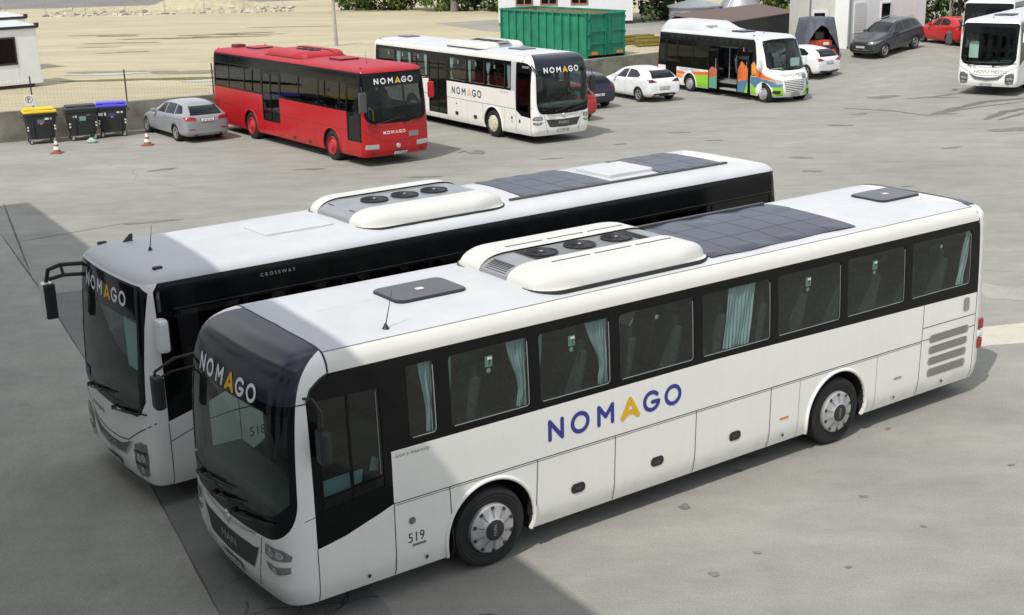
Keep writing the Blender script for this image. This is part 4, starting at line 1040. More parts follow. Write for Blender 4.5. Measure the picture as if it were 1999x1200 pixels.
    cabin_basics(root, L, 1.05, 1.5, dashx=(.3, .78), dashz=1.32, zcab=.8, seat_m=seatm)
    seats(root, 2.0, 11.3, 1.05, seatm, skip=((5.6, 7.6, 1),))
    chassis(root, L, ar)
    # front furniture
    bd.ribbon([[FZ(1.26, front_z + .28), FZ(1.0, front_z + .12), FZ(.62, front_z - .1), FZ(.3, front_z - .15), FZ(0.001, front_z - .16), FZ(-.3, front_z - .15), FZ(-.62, front_z - .1), FZ(-1.0, front_z + .12), FZ(-1.26, front_z + .28)]], .016, SEAMM, 'panel_seam', root)
    if lamps == 'iv':
        gp = [FZ(y, z) for y, z in ((-.72, .86), (-.4, .74), (0.001, .71), (.4, .74), (.72, .86), (.5, .64), (0.001, .58), (-.5, .64))]
        g = bd.panel('grille', gp, [], mat('grille_grey', (.14, .145, .15), .45, .3, var=.2, vscale=80), root, .006, 0, d=.05)
        bd.ribbon([[FZ(-.74, .85), FZ(-.5, .62), FZ(0.001, .555), (FZ(.5, .62)), FZ(.74, .85)]], .03, SILVER, 'chrome_bar', g, .01)
        for s in (-1, 1):
            lamp_poly(bd, root, s, [(.78, .60), (.80, .84), (1.0, .92), (1.14, .92), (1.16, .72), (1.12, .46), (.92, .42), (.8, .48)], mat('lamp_smoke', (.2, .21, .22), .15, .5, .4, var=.3, vscale=15), inner=[(.92, .68, .06), (1.04, .70, .06), (1.0, .52, .05)])
            bd.ribbon([[FZ(s * .78, .75), FZ(s * 1.15, .79)], [FZ(s * .8, .58), FZ(s * 1.14, .6)]], .02, INK, 'panel_seam', root, .014)
    else:
        for s in (-1, 1):
            lamp_poly(bd, root, s, [(.72, .58), (.72, .73), (1.18, .75), (1.2, .6)], HEADL, inner=[(.83, .655, .055), (.97, .66, .055), (1.1, .67, .045)])
            lamp_poly(bd, root, s, [(.86, .42), (.86, .47), (.98, .47), (.98, .42)], SEAMM, 'fog_lamp')
    plate(bd, root, -.08 if lamps != 'iv' else 0, .40, {'a': 'LJ 518-NG', 'b': 'LJ 479-LJB', 'c': 'NM 1N-558', 'd': 'NM 72-KLC'}[logos or 'd'])
    wiper(bd, root, .8, ws[0] - .02, .1, ws[0] + .1); wiper(bd, root, -.25, ws[0] - .05, -.85, ws[0] + .04)
    return root, bd
def lined_wheel_cover(): pass

# ------------------------------------------------------------------ the six big vehicles
NEAR = 'long coaches and buses parked in the yard'
A_ = root_at(-2.665, 11.745, .611, 1.275)
busA, bdA = man_coach(A_, .611, 'white coach numbered 519 with big blue and yellow lettering, nearest of the buses', '519', True, False, NEAR)
# curtains of the near coach, as they hang in the photograph
curtain(bdA, busA, -1, 2.02, 2.2, 2.12, 2.2, tie=(2.16, .03), folds=4)
curtain(bdA, busA, -1, 2.38, 2.47, 2.39, 2.43, folds=2, tie=(2.4, .02))
curtain(bdA, busA, -1, 3.2, 3.5, 3.36, 3.5, tie=(3.44, .04), folds=6)
curtain(bdA, busA, -1, 3.63, 3.74, 3.65, 3.70, tie=(3.65, .02), folds=3)
curtain(bdA, busA, -1, 4.36, 4.73, 4.6, 4.74, tie=(4.67, .04), folds=7)
curtain(bdA, busA, -1, 4.86, 4.93, 4.87, 4.93, tie=(4.88, .02), folds=2)
curtain(bdA, busA, -1, 6.78, 7.32, 6.72, 7.2, folds=9, amp=.022)
curtain(bdA, busA, -1, 11.85, 11.98, 11.7, 11.86, folds=3)
exit_marks(bdA, busA, -1, (2.95, 4.15, 8.28, 9.68)); exit_marks(bdA, busA, -1, (), 2.5)
for x in (5.5, 11.2): part('hammer_mark', busA, lambda b: b.lathe([(.03, 0), (.001, .003)], PLATEW, 14, c=(x, -(bdA.w - .055), 2.6), sign=-1))

I_ = root_at(-4.805, 15.019, .636, 1.275)
busI, bdI = regional_bus(I_, .636, 'white bus with white mirrors and black glazing band, just behind the coach numbered 519', NEAR, WHITE, WHITE_ROOF, L=12.15, fo=2.7, wb=6.2, xs=.36, ws=(1.26, 3.0), logos='a', rims='cover', rim_m=SILVER)
logo_front(bdI, busI, .20, 2.70, (TWHITE, TYEL))
for nm, pos in (('hatch', None),):
    roof_hatch(busI, bdI, 2.35, 3.45, -.38, .36, WHITE_ROOF, .02, .05)
    roof_hatch(busI, bdI, 8.72, 9.75, -.4, .5, WHITE_ROOF, .05, .05)
ac_unit(busI, bdI, 3.65, 6.25, 1.0, .2, .48, (4.38, 4.92, 5.46), WHITE_TOP, .03, 'iv')
film(busI, bdI, 6.72, 8.6, -.62, 1.0, 5, .15, 0); film(busI, bdI, 9.72, 11.2, -.62, 1.0, 6, .1, .05)
part('roof_rail', busI, lambda b: b.box(6.4, 11.25, -.72, -.66, bdI.zroof(.7) - .01, bdI.zroof(.7) + .035, DARKGREY, .01))
whip(busI, .82, .0, 3.2, .36, .05); fin(busI, .72, .75, 3.19)
for y, x in ((1.0, .5), (-.93, .55)): part('marker_lamp', busI, lambda b: b.box(x - .06, x + .06, y - .035, y + .035, 3.08, bdI.zroof(abs(y)) + .02, INK, .01))
bdI.art('model_lettering', text_items('C R O S S W A Y', lambda u, z: bdI.sxz(-1, 1.85 + u, 2.9 + z), .045, ALU, 1.1), busI)
bdI.art('maker_lettering', text_items('IVECO', lambda u, z: bdI.fyz(.3 - u, .60 + z), .1, SILVER, 1.25), busI, .02)
bdI.art('maker_lettering', [(V * .07, F, lambda u, z: bdI.fyz(.75 - u, .98 + z), GREYM) for (V, F), k in logo()], busI)
bdI.art('fleet_number', text_items('518', lambda u, z: bdI.sxz(-1, 1.47 + u, .72 + z), .13, INK, .9), busI)
bdI.panel('sticker', [bdI.fyz(y, z) for y, z in ((1.02, 1.38), (.82, 1.36), (.82, 1.48), (1.02, 1.5))], [], mat('sticker_blue', (.05, .06, .3), .5), busI, .004, 0)
# pale board copying the bright reflection in the windscreen, with its dark word
part('reflection_board', busI, lambda b: b.box(.42, .44, -.82, .22, 1.6, 2.3, mat('reflection_teal', (.42, .60, .55), .6), .0))
part('sign_text', busI, lambda b: (lambda V, F: b.add([(.416, -.42 - u * .075, 1.64 + w_ * .075) for u, w_ in V], F.tolist(), INK))(*text2d('ROTEV')))
for x in (2.9, 4.4): bdI.panel('fuel_flap', winpoly(bdI, -1, x - .1, x + .1, .98, 1.04, .02), [], AMBER if x > 4 else SEAMM, busI, .006, 0, d=.05)
mirror_arm(busI, [(.34, 1.04, 2.92), (.0, 1.38, 2.88), (-.12, 1.60, 2.78), (-.15, 1.66, 2.58)], .03, (-.15, 1.66, 2.32, .085, .12, .27), WHITE)
part('mirror_stay', busI, lambda b: (b.tube([(.34, 1.06, 2.76), (.02, 1.36, 2.73), (-.12, 1.60, 2.64)], .028, INK, 8), b.tube([(.02, 1.36, 2.73), (.0, 1.38, 2.88)], .022, INK, 6)))
mirror_arm(busI, [(.42, -1.2, 2.95), (.36, -1.36, 2.9), (.34, -1.42, 2.75)], .022, (.34, -1.42, 2.44, .07, .1, .22), WHITE)
part('mirror_back', busI, lambda b: b.box(-.225, -.06, 1.53, 1.66, 2.06, 2.58, INK, .03))
part('rear_view_mirror', busI, lambda b: b.box(.5, .53, .45, .72, 2.15, 2.5, INK, .02))

R_ = root_at(-4.664, 40.349, 2.198, -1.275)
busR, bdR = regional_bus(R_, 2.198, 'red bus with white and yellow front lettering, beside the silver estate car', NEAR, RED, RED_ROOF, L=12.0, fo=2.24, wb=6.36, xs=.2, ws=(1.42, 3.0), right_doors=((.2, 1.12, .82, 1), (6.08, 7.48, .83, 2)),
                         rim_m=mat('red_wheel', (.5, .03, .035), .4, var=.2, vscale=12), logos='b', lamps='rect', front_z=.95, nodoor_swoop=True)
logo_front(bdR, busR, .195, 2.66, (TWHITE, TYEL)); logo_front(bdR, busR, .11, 1.04, (TWHITE, TORANGE), yc=.12)
bdR.panel('panel_patch', [bdR.fyz(y, z) for y, z in ((-.42, .89), (-.81, .89), (-.81, 1.06), (-.42, 1.06))], [], GREYM, busR, .006, 0)
part('emblem', busR, lambda b: b.lathe([(.001, .03), (.03, .03), (.04, .02), (.075, .02), (.085, 0)], SILVER, 20, 'x', (float(bdR.P(0, .65)[0]) - .0, 0, .63), sign=-1))
ac_unit(busR, bdR, 4.75, 7.9, .95, .2, .38, (5.5, 6.0, 6.5), RED_ROOF, .0, 'red')
roof_hatch(busR, bdR, 2.9, 3.75, -.35, .4, RED_ROOF, .05, .05); roof_hatch(busR, bdR, 9.6, 10.5, -.35, .4, RED_ROOF, .05, .05)
for y, x in ((1.0, .5), (-1.0, .5), (1.0, 11.7), (-1.0, 11.7)): part('marker_lamp', busR, lambda b: b.box(x - .04, x + .04, y - .025, y + .025, 3.06, bdR.zroof(abs(y)) + .025, RED_ROOF, .01))
part('roof_vent', busR, lambda b: b.box(11.0, 11.5, .15, .55, 3.2, 3.33, mat('dark_red', (.12, .02, .02), .6), .03))
whip(busR, 1.5, .2, 3.2, .4, .05)
mirror_arm(busR, [(.18, 1.18, 2.6), (.0, 1.3, 2.62), (-.1, 1.33, 2.5)], .02, (-.1, 1.33, 2.15, .07, .13, .33), DARKGREY)
mirror_arm(busR, [(.18, -1.12, 2.75), (.0, -1.26, 2.75), (-.06, -1.3, 2.65)], .02, (-.06, -1.3, 2.36, .07, .1, .26), RED)
part('handrail', busR, lambda b: [b.tube([(.62, y, .9), (.62, y, 1.75), (.72, y + .1, 1.85)], .018, TYEL, 6) for y in (.55, .95)])
part('partition', busR, lambda b: b.box(1.2, 1.23, .35, 1.15, .95, 1.75, mat('blue_panel', (.06, .12, .28), .5), .01))

M_ = root_at(1.025, 44.082, 2.15, -1.275)
busM, bdM = man_coach(M_, 2.15, 'white coach with slate lettering on its flank, between the red bus and green container', '478', False, True, NEAR)
curtain(bdM, busM, 1, 1.98, 1.72, 1.98, 1.8, folds=3); curtain(bdM, busM, 1, 3.38, 3.1, 3.38, 3.25, tie=(3.3, .04), folds=4); curtain(bdM, busM, 1, 4.68, 4.5, 4.66, 4.56, folds=3)
curtain(bdM, busM, 1, 6.02, 5.75, 6.02, 5.85, tie=(5.95, .04), folds=4); curtain(bdM, busM, 1, 7.75, 8.1, 7.75, 8.0, folds=5); curtain(bdM, busM, 1, 9.08, 9.4, 9.08, 9.3, folds=5); curtain(bdM, busM, 1, 10.0, 10.35, 10.1, 10.35, folds=4)
for x in (2.8, 4.1, 5.4, 8.5, 9.8, 11.0): part('exit_sticker', busM, lambda b: b.box(x - .05, x + .05, bdM.w - .062, bdM.w - .058, 2.52, 2.66, PLATEW))

RB_ = root_at(22.0, 54.4, .95, 1.275, .09)
busB, bdB = regional_bus(RB_, .95, 'white bus facing the camera far off, small grey lettering under its windscreen', NEAR, WHITE, WHITE_ROOF, L=12.0, fo=2.7, wb=6.2, xs=.33, ws=(1.26, 3.0), logos='c', right_doors=((.36, 1.5, .45, 2),), nodoor_swoop=True)
nm_art = lambda s, y0, z0, h, m=GREYM, ws=1.0: bdB.art('lettering', text_items(s, lambda u, z: bdB.fyz(y0 - u, z0 + z), h, m, ws), busB)
nm_art('NOVO MESTO', .52, .90, .13, ws=1.15); nm_art('WWW.NOVOMESTO.SI', .36, 1.13, .05); nm_art('8', .74, 1.1, .1, INK); nm_art('G', .58, 1.1, .1, INK)
part('curtain', busB, lambda b: b.box(.5, .53, .55, .95, 1.5, 2.2, mat('sign_pale', (.6, .68, .66), .6)))
mirror_arm(busB, [(.3, 1.18, 2.9), (-.1, 1.4, 2.85), (-.3, 1.6, 2.72)], .028, (-.32, 1.62, 2.4, .085, .13, .28), DARKGREY)
mirror_arm(busB, [(.42, -1.2, 2.95), (.36, -1.36, 2.9), (.34, -1.42, 2.75)], .022, (.34, -1.42, 2.44, .07, .1, .22), WHITE)
roof_hatch(busB, bdB, 2.0, 3.0, -.4, .4, CAP, .04, .05); whip(busB, .8, .1, 3.2, .3, .05)
RC_ = root_at(25.1, 63.1, .95, 1.275, .42)
busC, bdC = regional_bus(RC_, .95, 'white coach mostly hidden behind the far white bus with small grey lettering', NEAR, WHITE, WHITE_ROOF, L=12.2, fo=2.8, wb=6.1, xs=.4, ws=(1.26, 3.0), logos='d')
roof_hatch(busC, bdC, 2.0, 3.0, -.4, .4, CAP, .04, .05); roof_hatch(busC, bdC, 6.0, 7.0, -.4, .4, CAP, .04, .05)

# ------------------------------------------------------------------ ground
def zg(x, y):
    u = .5 * x + .87 * y - 58; t = max(0.0, u)
    z = .116 * t * t / (t + 2.0) if t > 0 else 0
    f = min(1.0, max(0.0, (-15.5 - (.81 * x - .58 * y)) / 4.5)); return min(z, 1.06) * f * f * (3 - 2 * f)
def ground_mat(name, cols, stain=(.2, .19, .17), s0=.35, rough=.92, stain_amt=.4, streak=(1, 1, 1), bump=.35, grain=.17):
    m, nt, b = newmat(name); N = nt.nodes; K = nt.links
    t = N.new('ShaderNodeTexCoord'); mp = N.new('ShaderNodeMapping'); mp.inputs['Scale'].default_value = streak
    K.new(t.outputs['Object'], mp.inputs[0])
    mp2 = N.new('ShaderNodeMapping'); mp2.inputs['Scale'].default_value = (.35, 1.5, 1); mp2.inputs['Rotation'].default_value = (0, 0, .35); K.new(t.outputs['Object'], mp2.inputs[0])
    def noise(sc, det=8, ro=.6, src=None, dist=0):
        n = N.new('ShaderNodeTexNoise'); n.inputs['Scale'].default_value = sc; n.inputs['Detail'].default_value = det; n.inputs['Roughness'].default_value = ro; n.inputs['Distortion'].default_value = dist
        K.new(src or t.outputs['Object'], n.inputs['Vector']); return n.outputs[0]
    def ramp(v, stops):
        r = N.new('ShaderNodeValToRGB'); e = r.color_ramp.elements
        e[0].position, e[0].color = stops[0][0], (*stops[0][1], 1); e[1].position, e[1].color = stops[-1][0], (*stops[-1][1], 1)
        for p, c in stops[1:-1]: q = e.new(p); q.color = (*c, 1)
        K.new(v, r.inputs[0]); return r.outputs[0]
    def mix(a, b_, f, mode='MIX'):
        x = N.new('ShaderNodeMixRGB'); x.blend_type = mode
        for sk, v in ((1, a), (2, b_)):
            if isinstance(v, tuple): x.inputs[sk].default_value = (*v, 1)
            else: K.new(v, x.inputs[sk])
        if isinstance(f, float): x.inputs[0].default_value = f
        else: K.new(f, x.inputs[0])
        return x.outputs[0]
    base = ramp(noise(.16, 9, .62, mp.outputs[0], .4), [(.3, cols[0]), (.5, cols[1]), (.72, cols[2])])
    mid = ramp(noise(1.1, 8, .7, mp.outputs[0]), [(.3, (.86, .86, .86)), (.7, (1.1, 1.1, 1.1))])
    base = mix(base, mid, 1.0, 'MULTIPLY')
    g = ramp(noise(38, 4, .7), [(.3, (1 - grain,) * 3), (.7, (1 + grain,) * 3)]); base = mix(base, g, 1.0, 'MULTIPLY')
    st = ramp(noise(s0, 10, .68, mp.outputs[0], .8), [(.60, (0, 0, 0)), (.70, (stain_amt,) * 3)])
    base = mix(base, stain, st)
    fl = ramp(noise(.55, 10, .74, mp2.outputs[0], .5), [(.32, (.90, .90, .89)), (.5, (1, 1, 1)), (.68, (1.08, 1.075, 1.06))]); base = mix(base, fl, 1.0, 'MULTIPLY')
    ag = ramp(noise(95, 3, .8), [(.36, (.72, .72, .72)), (.47, (1, 1, 1)), (.62, (1.0, 1.0, 1.0)), (.72, (1.3, 1.29, 1.26))]); base = mix(base, ag, 1.0, 'MULTIPLY')
    sp = ramp(noise(2.2, 6, .6, None, .3), [(.69, (0, 0, 0)), (.74, (.55,) * 3)]); base = mix(base, tuple(c * .8 for c in stain), sp)
    K.new(base, b.inputs['Base Color']); b.inputs['Roughness'].default_value = rough; b.inputs['Specular IOR Level'].default_value = .25
    bp = N.new('ShaderNodeBump'); bp.inputs['Strength'].default_value = bump; bp.inputs['Distance'].default_value = .02
    K.new(noise(55, 6, .75), bp.inputs['Height']); K.new(bp.outputs[0], b.inputs['Normal'])
    return m
G_LOT = ground_mat('lot_asphalt', [(.262, .259, .232), (.300, .297, .268), (.338, .334, .302)], (.205, .20, .175), streak=(.8, 1.25, 1))
G_SLAB = ground_mat('slab_concrete', [(.30, .300, .268), (.345, .344, .308), (.385, .383, .342)], (.23, .225, .20), streak=(1.2, .7, 1))
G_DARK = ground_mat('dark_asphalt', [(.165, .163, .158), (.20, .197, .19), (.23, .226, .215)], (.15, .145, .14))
G_PALE = ground_mat('pale_concrete_fill', [(.46, .43, .36), (.52, .49, .41), (.56, .53, .46)], (.40, .37, .31), stain_amt=.4)
G_SAND = ground_mat('sand_gravel', [(.39, .345, .235), (.46, .41, .28), (.50, .45, .305)], (.24, .215, .14), s0=.3, streak=(.22, 1.0, 1), bump=.5, grain=.16)
G_WET = mat('wet_stain', (.15, .14, .125), .55, var=.3, vscale=3)
G_CRACK = mat('crack_dark', (.10, .095, .09), .95)
G_OIL = mat('oil_stain', (.185, .18, .155), .7, var=.35, vscale=5)
G_WATER = mat('puddle_water', (.16, .155, .14), .06, spec=.6)
G_WEED = mat('weed_green', (.17, .16, .055), .95, var=.5, vscale=3)
def sheet(name, poly, m, z=0.004, step=None, fz=zg, kind='structure', jitter=0, seed=0):
    r_ = random.Random(seed)
    lo = np.min(poly, 0); hi = np.max(poly, 0); st = step or max(1.0, (hi - lo).max() / 60)
    P = dens(poly, st * .8)
    if jitter: P = [(x + r_.uniform(-jitter, jitter), y + r_.uniform(-jitter, jitter)) for x, y in P]
    V, F = tri2d(P, [], list(np.arange(lo[0], hi[0], st)), list(np.arange(lo[1], hi[1], st)), 99)
    b = MB(); b.add([(x, y, fz(x, y) + z) for x, y in V], F.tolist(), m, True); o = b.build(name); o['kind'] = kind; return o
WALL = [(-26, 44.3), (-19.3, 47.7), (-17.55, 48.62), (-15.2, 50.15), (-12.13, 51.95), (4.1, 63.2), (7.7, 66.25), (9.6, 68.0)]
gx = np.arange(-70, 91, 2.0); gy = np.concatenate([np.arange(-14, 48, 2.0), np.arange(48, 80, .8), np.arange(80, 160, 4.0), [170, 220, 400]])
b = MB(); vs = [(x, y, zg(x, y)) for y in gy for x in gx]; n = len(gx)
b.add(vs, [(j * n + i, j * n + i + 1, (j + 1) * n + i + 1, (j + 1) * n + i) for j in range(len(gy) - 1) for i in range(n - 1)], G_LOT, True); struct(b.build('ground'))
sheet('concrete_slab', [(-40, -10), (5, -10), (-2.4, 10.2), (-3.34, 12.42), (-4.27, 14.32), (-7.79, 21.53), (-10.08, 25.92), (-13.38, 32.01), (-17, 38.2), (-40, 45)], G_SLAB, .004, 3)
ZY = 1.1
def zy(x, y): return ZY
sheet('sand_yard', WALL + [(10.4, 74), (12.5, 80), (22, 120), (30, 200), (-90, 200), (-90, 60), (-40, 50), (-26, 46)], G_SAND, .03, 2.6, zy)
sheet('access_road', [(-5.2, 93.5), (-1.2, 84.2), (5, 80.5), (10, 78.5), (12.4, 81), (14, 92), (2, 97)], G_LOT, .036, 1.5, zy)
sheet('access_road', [(-80, 127), (-45, 128), (-20, 134), (3, 152), (3, 172), (-90, 172)], G_DARK, .04, 5, zy)
sheet('pale_strip', [(8.64, 22.22), (9.61, 22.45), (13.5, 23.4), (13.3, 22.1), (9.2, 21.28), (8.25, 21.11), (7.4, 20.7), (7.6, 21.9)], G_PALE, .004, .5, jitter=.03)
sheet('pale_patch', [(9.5, 25.6), (10.4, 24.8), (12.5, 24.0), (12.2, 23.2), (9.6, 24.1)], G_SLAB, .004, .5, jitter=.05)
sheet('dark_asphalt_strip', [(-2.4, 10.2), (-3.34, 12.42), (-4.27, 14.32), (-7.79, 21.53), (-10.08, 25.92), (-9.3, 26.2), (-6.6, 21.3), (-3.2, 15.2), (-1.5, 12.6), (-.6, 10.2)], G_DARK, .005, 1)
def blob(name, cx, cy, rx, ry, m, ang=0, seed=0, z=.008, fz=zg, n=36, rough=.25):
    r_ = random.Random(seed); ph = [r_.uniform(0, 6.28) for _ in range(5)]; am = [r_.uniform(.3, 1) * rough / (k + 1) * 1.6 for k in range(5)]
    ca, sa = math.cos(ang), math.sin(ang); vs = [(cx, cy, fz(cx, cy) + z)]
    for k in range(n):
        t = 2 * math.pi * k / n; q = 1 + sum(am[j] * math.sin((j + 2) * t + ph[j]) for j in range(5)); x, y = rx * q * math.cos(t), ry * q * math.sin(t)
        X, Y = cx + x * ca - y * sa, cy + x * sa + y * ca; vs.append((X, Y, fz(X, Y) + z))
    b = MB(); b.add(vs, [(0, 1 + k, 1 + (k + 1) % n) for k in range(n)], m); return struct(b.build(name))
# stains seen in the photograph
for i, (x, y, a, c_, t) in enumerate([(-1.1, 43.1, .38, .3, .3), (18.4, 45.6, .75, .4, .2), (4.15, 18.9, .13, .10, .5), (5.2, 20.2, .09, .06, .2), (6.0, 21.6, .12, .07, .6), (3.3, 16.5, .16, .09, .5), (2.2, 14.9, .10, .06, .3), (6.9, 19.2, .3, .14, .6), (6.2, 18.9, .2, .1, .4),
                                      (12.6, 47.5, .45, .2, 0), (9.6, 40.7, .35, .16, .1), (9.4, 38.3, .3, .14, .1), (6.4, 46.6, .35, .15, .2), (7.4, 44.6, .3, .1, .1), (4.0, 44.2, .25, .1, .4), (14.2, 50.4, .4, .2, .5), (1.4, 41.5, .3, .1, .3), (-6.5, 40.5, .5, .12, .2), (-9.6, 33, .6, .15, .3), (-4.5, 36.5, .4, .1, .1),
                                      (-11.5, 41, .5, .14, .4), (9, 34, .3, .1, .2), (11.5, 35.6, .2, .07, .1), (15, 42, .4, .1, .3), (3, 40, .4, .1, .2), (-2.6, 38.7, .5, .12, .1), (1, 38.6, .35, .1, .2), (17.5, 50, .5, .2, .4), (16.6, 55.5, .7, .5, .3), (2.9, 13.6, .05, .03, .1), (4.6, 15.1, .06, .04, .4), (3.9, 13.2, .04, .03, .1), (5.6, 17.4, .05, .04, .4), (7.6, 20.4, .08, .05, .2), (6.9, 16.0, .05, .03, .7), (8.3, 23.9, .12, .07, .1), (3.1, 16.0, .06, .05, .3), (2.3, 13.1, .07, .05, .2), (5.1, 14.2, .04, .03, .2)]):
    blob('oil_spot', x, y, a, c_, G_OIL, t, i)
def streak(pts, wd, m, name='wet_streak', z=.008, fz=zg, seed=0):
    r_ = random.Random(seed); P = dens(pts, .35, False); vs = []; fs = []
    for i, p in enumerate(P):
        a = P[max(i - 1, 0)]; c_ = P[min(i + 1, len(P) - 1)]; dx, dy = c_[0] - a[0], c_[1] - a[1]; L = math.hypot(dx, dy) or 1; nx, ny = -dy / L, dx / L
        t = i / max(1, len(P) - 1); q = wd * (.25 + .75 * math.sin(math.pi * min(1, t * 1.02 + .03)) ** .6) * r_.uniform(.7, 1.2) / 2; o = r_.uniform(-.1, .1) * wd
        for s in (-1, 1): X, Y = p[0] + nx * (s * q + o), p[1] + ny * (s * q + o); vs.append((X, Y, fz(X, Y) + z))
        if i: k = 2 * i; fs.append((k - 2, k - 1, k + 1, k))
    b = MB(); b.add(vs, fs, m); return struct(b.build(name))
streak([(14.0, 52.2), (15.6, 51.3), (16.7, 49.6)], .28, G_OIL, seed=1); streak([(16.7, 49.6), (18.2, 51.2), (20.2, 53.2), (23.5, 54.6)], .45, G_WET, seed=2, z=.009)
streak([(17.6, 50.3), (19.6, 51.8), (22.2, 53.2)], .16, G_WET, seed=3); streak([(18.4, 48.2), (20.0, 50.2), (22.4, 51.8)], .42, G_WET, seed=4); streak([(18.9, 48.0), (20.4, 49.6), (22.6, 50.9)], .22, G_WET, seed=5)
streak([(17.5, 54.8), (18.8, 55.2), (20.2, 56.2)], .3, G_WET, seed=6); streak([(18.6, 55.0), (19.8, 54.8)], .18, G_WET, seed=7)
def crack(x, y, ang, L, wd=.02, seed=0, z=.0065):
    r_ = random.Random(seed); pts = [(x, y)]; a = ang
    while L > 0:
        st = r_.uniform(.08, .3); a = ang + r_.gauss(0, .5); x += st * math.cos(a); y += st * math.sin(a); L -= st; pts.append((x, y))
    vs = []; fs = []
    for i, p in enumerate(pts):
        c_ = pts[min(i + 1, len(pts) - 1)]; a0 = pts[max(i - 1, 0)]; dx, dy = c_[0] - a0[0], c_[1] - a0[1]; l = math.hypot(dx, dy) or 1; q = wd * r_.uniform(.3, 1) / 2
        for s in (-1, 1): X, Y = p[0] - dy / l * s * q, p[1] + dx / l * s * q; vs.append((X, Y, zg(X, Y) + z))
        if i: k = 2 * i; fs.append((k - 2, k - 1, k + 1, k))
    b = MB(); b.add(vs, fs, G_CRACK); return struct(b.build('pavement_crack'))
for i, c_ in enumerate([(-3.9, 14.2, .2, 1.5), (-3.4, 13.1, .5, 1.5), (-3.0, 12.4, .1, 1.4), (-2.7, 11.9, .8, 1.3), (-3.1, 12.7, -.9, 1.4), (-2.4, 12.9, -1.5, 1.6), (-2.2, 12.2, 1.2, 1.3), (-1.8, 12.2, -.6, 1.0), (-1.4, 11.8, .4, 1.5), (-2.7, 13.3, .9, 1.2), (-2.0, 11.5, .1, 1.8), (.6, 11.7, .3, 1.2),
                        (-14.0, 42.6, -1.0, 6), (9.2, 20.3, -.2, 3), (8.5, 26.8, -.15, 3), (-11.2, 30, .5, 2)]): crack(*c_, wd=.028 if i < 12 else .014, seed=i * 3 + 1)
def joint(a, b_, wd=.03):
    streak([a, b_], wd, G_CRACK, 'pavement_joint', z=.0068, seed=9)
joint((-2.4, 10.2), (-3.34, 12.42)); joint((-3.34, 12.42), (-4.27, 14.32)); joint((-4.27, 14.32), (-7.79, 21.53), .035); joint((-7.79, 21.53), (-10.08, 25.92), .035); joint((-10.08, 25.92), (-13.38, 32.01), .04); joint((-14.78, 35.9), (-10.9, 27.46), .05); joint((-12.8, 30.7), (-9.9, 33.3), .03)
# yard puddles, weeds, wet patches beyond the wall
blob('puddle', -13.6, 57.6, 1.0, .6, G_WATER, .1, 3, .046, zy); blob('puddle', -11.2, 55.5, 1.9, .7, G_WATER, .1, 5, .046, zy); blob('puddle', -19.3, 61.5, 1.6, .5, G_WATER, .1, 8, .046, zy)
for i, (x, y, a, c_) in enumerate([(-17, 62, 3.2, .9), (-14.5, 69, 1.0, .5), (-27, 88, 2.5, .7), (-20, 84, 1.5, .4), (-8, 57.8, 1.6, .5), (-25, 78, 1.0, .35), (-22, 74, 1.4, .3), (-16, 93, 2, .5), (-12, 58.8, 4.5, .5)]): blob('wet_patch', x, y, a, c_, mat('damp_sand', (.235, .21, .145), .85, var=.3), .05, i + 40, .040, zy, rough=.5)
for i, (x, y, a, c_) in enumerate([(-20, 84.5, 2.4, .5), (-16.5, 58.5, 3.2, .35), (-19, 87, 2.0, .4), (-12.2, 58.9, 2.5, .25), (-24.5, 81, 1.2, .25), (-17.2, 86, 1.3, .3)]): blob('weed_patch', x, y, a, c_, G_WEED, .08, i + 60, .046, zy, rough=.7)

# ------------------------------------------------------------------ retaining wall and fences
CONC = mat('weathered_concrete', (.22, .215, .175), .92, var=.45, vscale=1.4, bump=.3, bscale=14)
def wallf(b):
    for i in range(len(WALL) - 1):
        (x0, y0), (x1, y1) = WALL[i], WALL[i + 1]; L = math.hypot(x1 - x0, y1 - y0); M = Matrix.Translation((x0, y0, 0)) @ Matrix.Rotation(math.atan2(y1 - y0, x1 - x0), 4, 'Z')
        b.box(0, L, -.04 - .001 * i, .2, -.2, ZY + .05 + .001 * i, CONC, M=M)
b = MB(); wallf(b); wall = tag(b.build('retaining_wall'), 'low weathered concrete retaining wall between the yard of buses and the sandy ground', 'wall')
POST = mat('fence_post_metal', (.03, .03, .03), .6); WIRE = mat('fence_wire', (.28, .29, .27), .5, .4)
fr = empty('wire_fence', (-19.3, 47.85, ZY), 0, 'wire mesh fence with thin dark posts on top of the low concrete wall', 'fence')
def along(d):
    for (x0, y0), (x1, y1) in zip(WALL[:-1], WALL[1:]):
        L = math.hypot(x1 - x0, y1 - y0)
        if d <= L: return (x0 + (x1 - x0) * d / L, y0 + (y1 - y0) * d / L)
        d -= L
    return WALL[-1]
fo_ = Vector((-19.3, 47.85, ZY))
for d in (1.2, 5.0, 8.7, 12.3, 15.85, 19.5): x, y = along(d); part('post', fr, lambda b: b.tube([(x - fo_.x, y + .1 - fo_.y, 0), (x - fo_.x, y + .1 - fo_.y, 1.32)], .028, POST, 8))
def wires(b):
    ds = np.arange(1.2, 19.5, .13); P = [along(d) for d in ds]
    for (x, y) in P: b.box(x - fo_.x - .0014, x - fo_.x + .0014, y + .1 - fo_.y - .0014, y + .1 - fo_.y + .0014, .04, 1.25, WIRE)
    for z in np.arange(.06, 1.3, .13):
        b.tube([(x - fo_.x, y + .1 - fo_.y, z) for x, y in P[::6]], .0016, WIRE, 4)
part('wire_mesh', fr, wires)
x, y = along(8.55)
sg = empty('no_parking_sign', (x + .06, y + .03, ZY + .42), R(12), 'small white no parking sign hung on the wire fence above the bins', 'sign')
def sgf(b): b.box(-.16, .16, -.012, 0, -.2, .2, PLATEW, .004)
part('plate', sg, sgf)
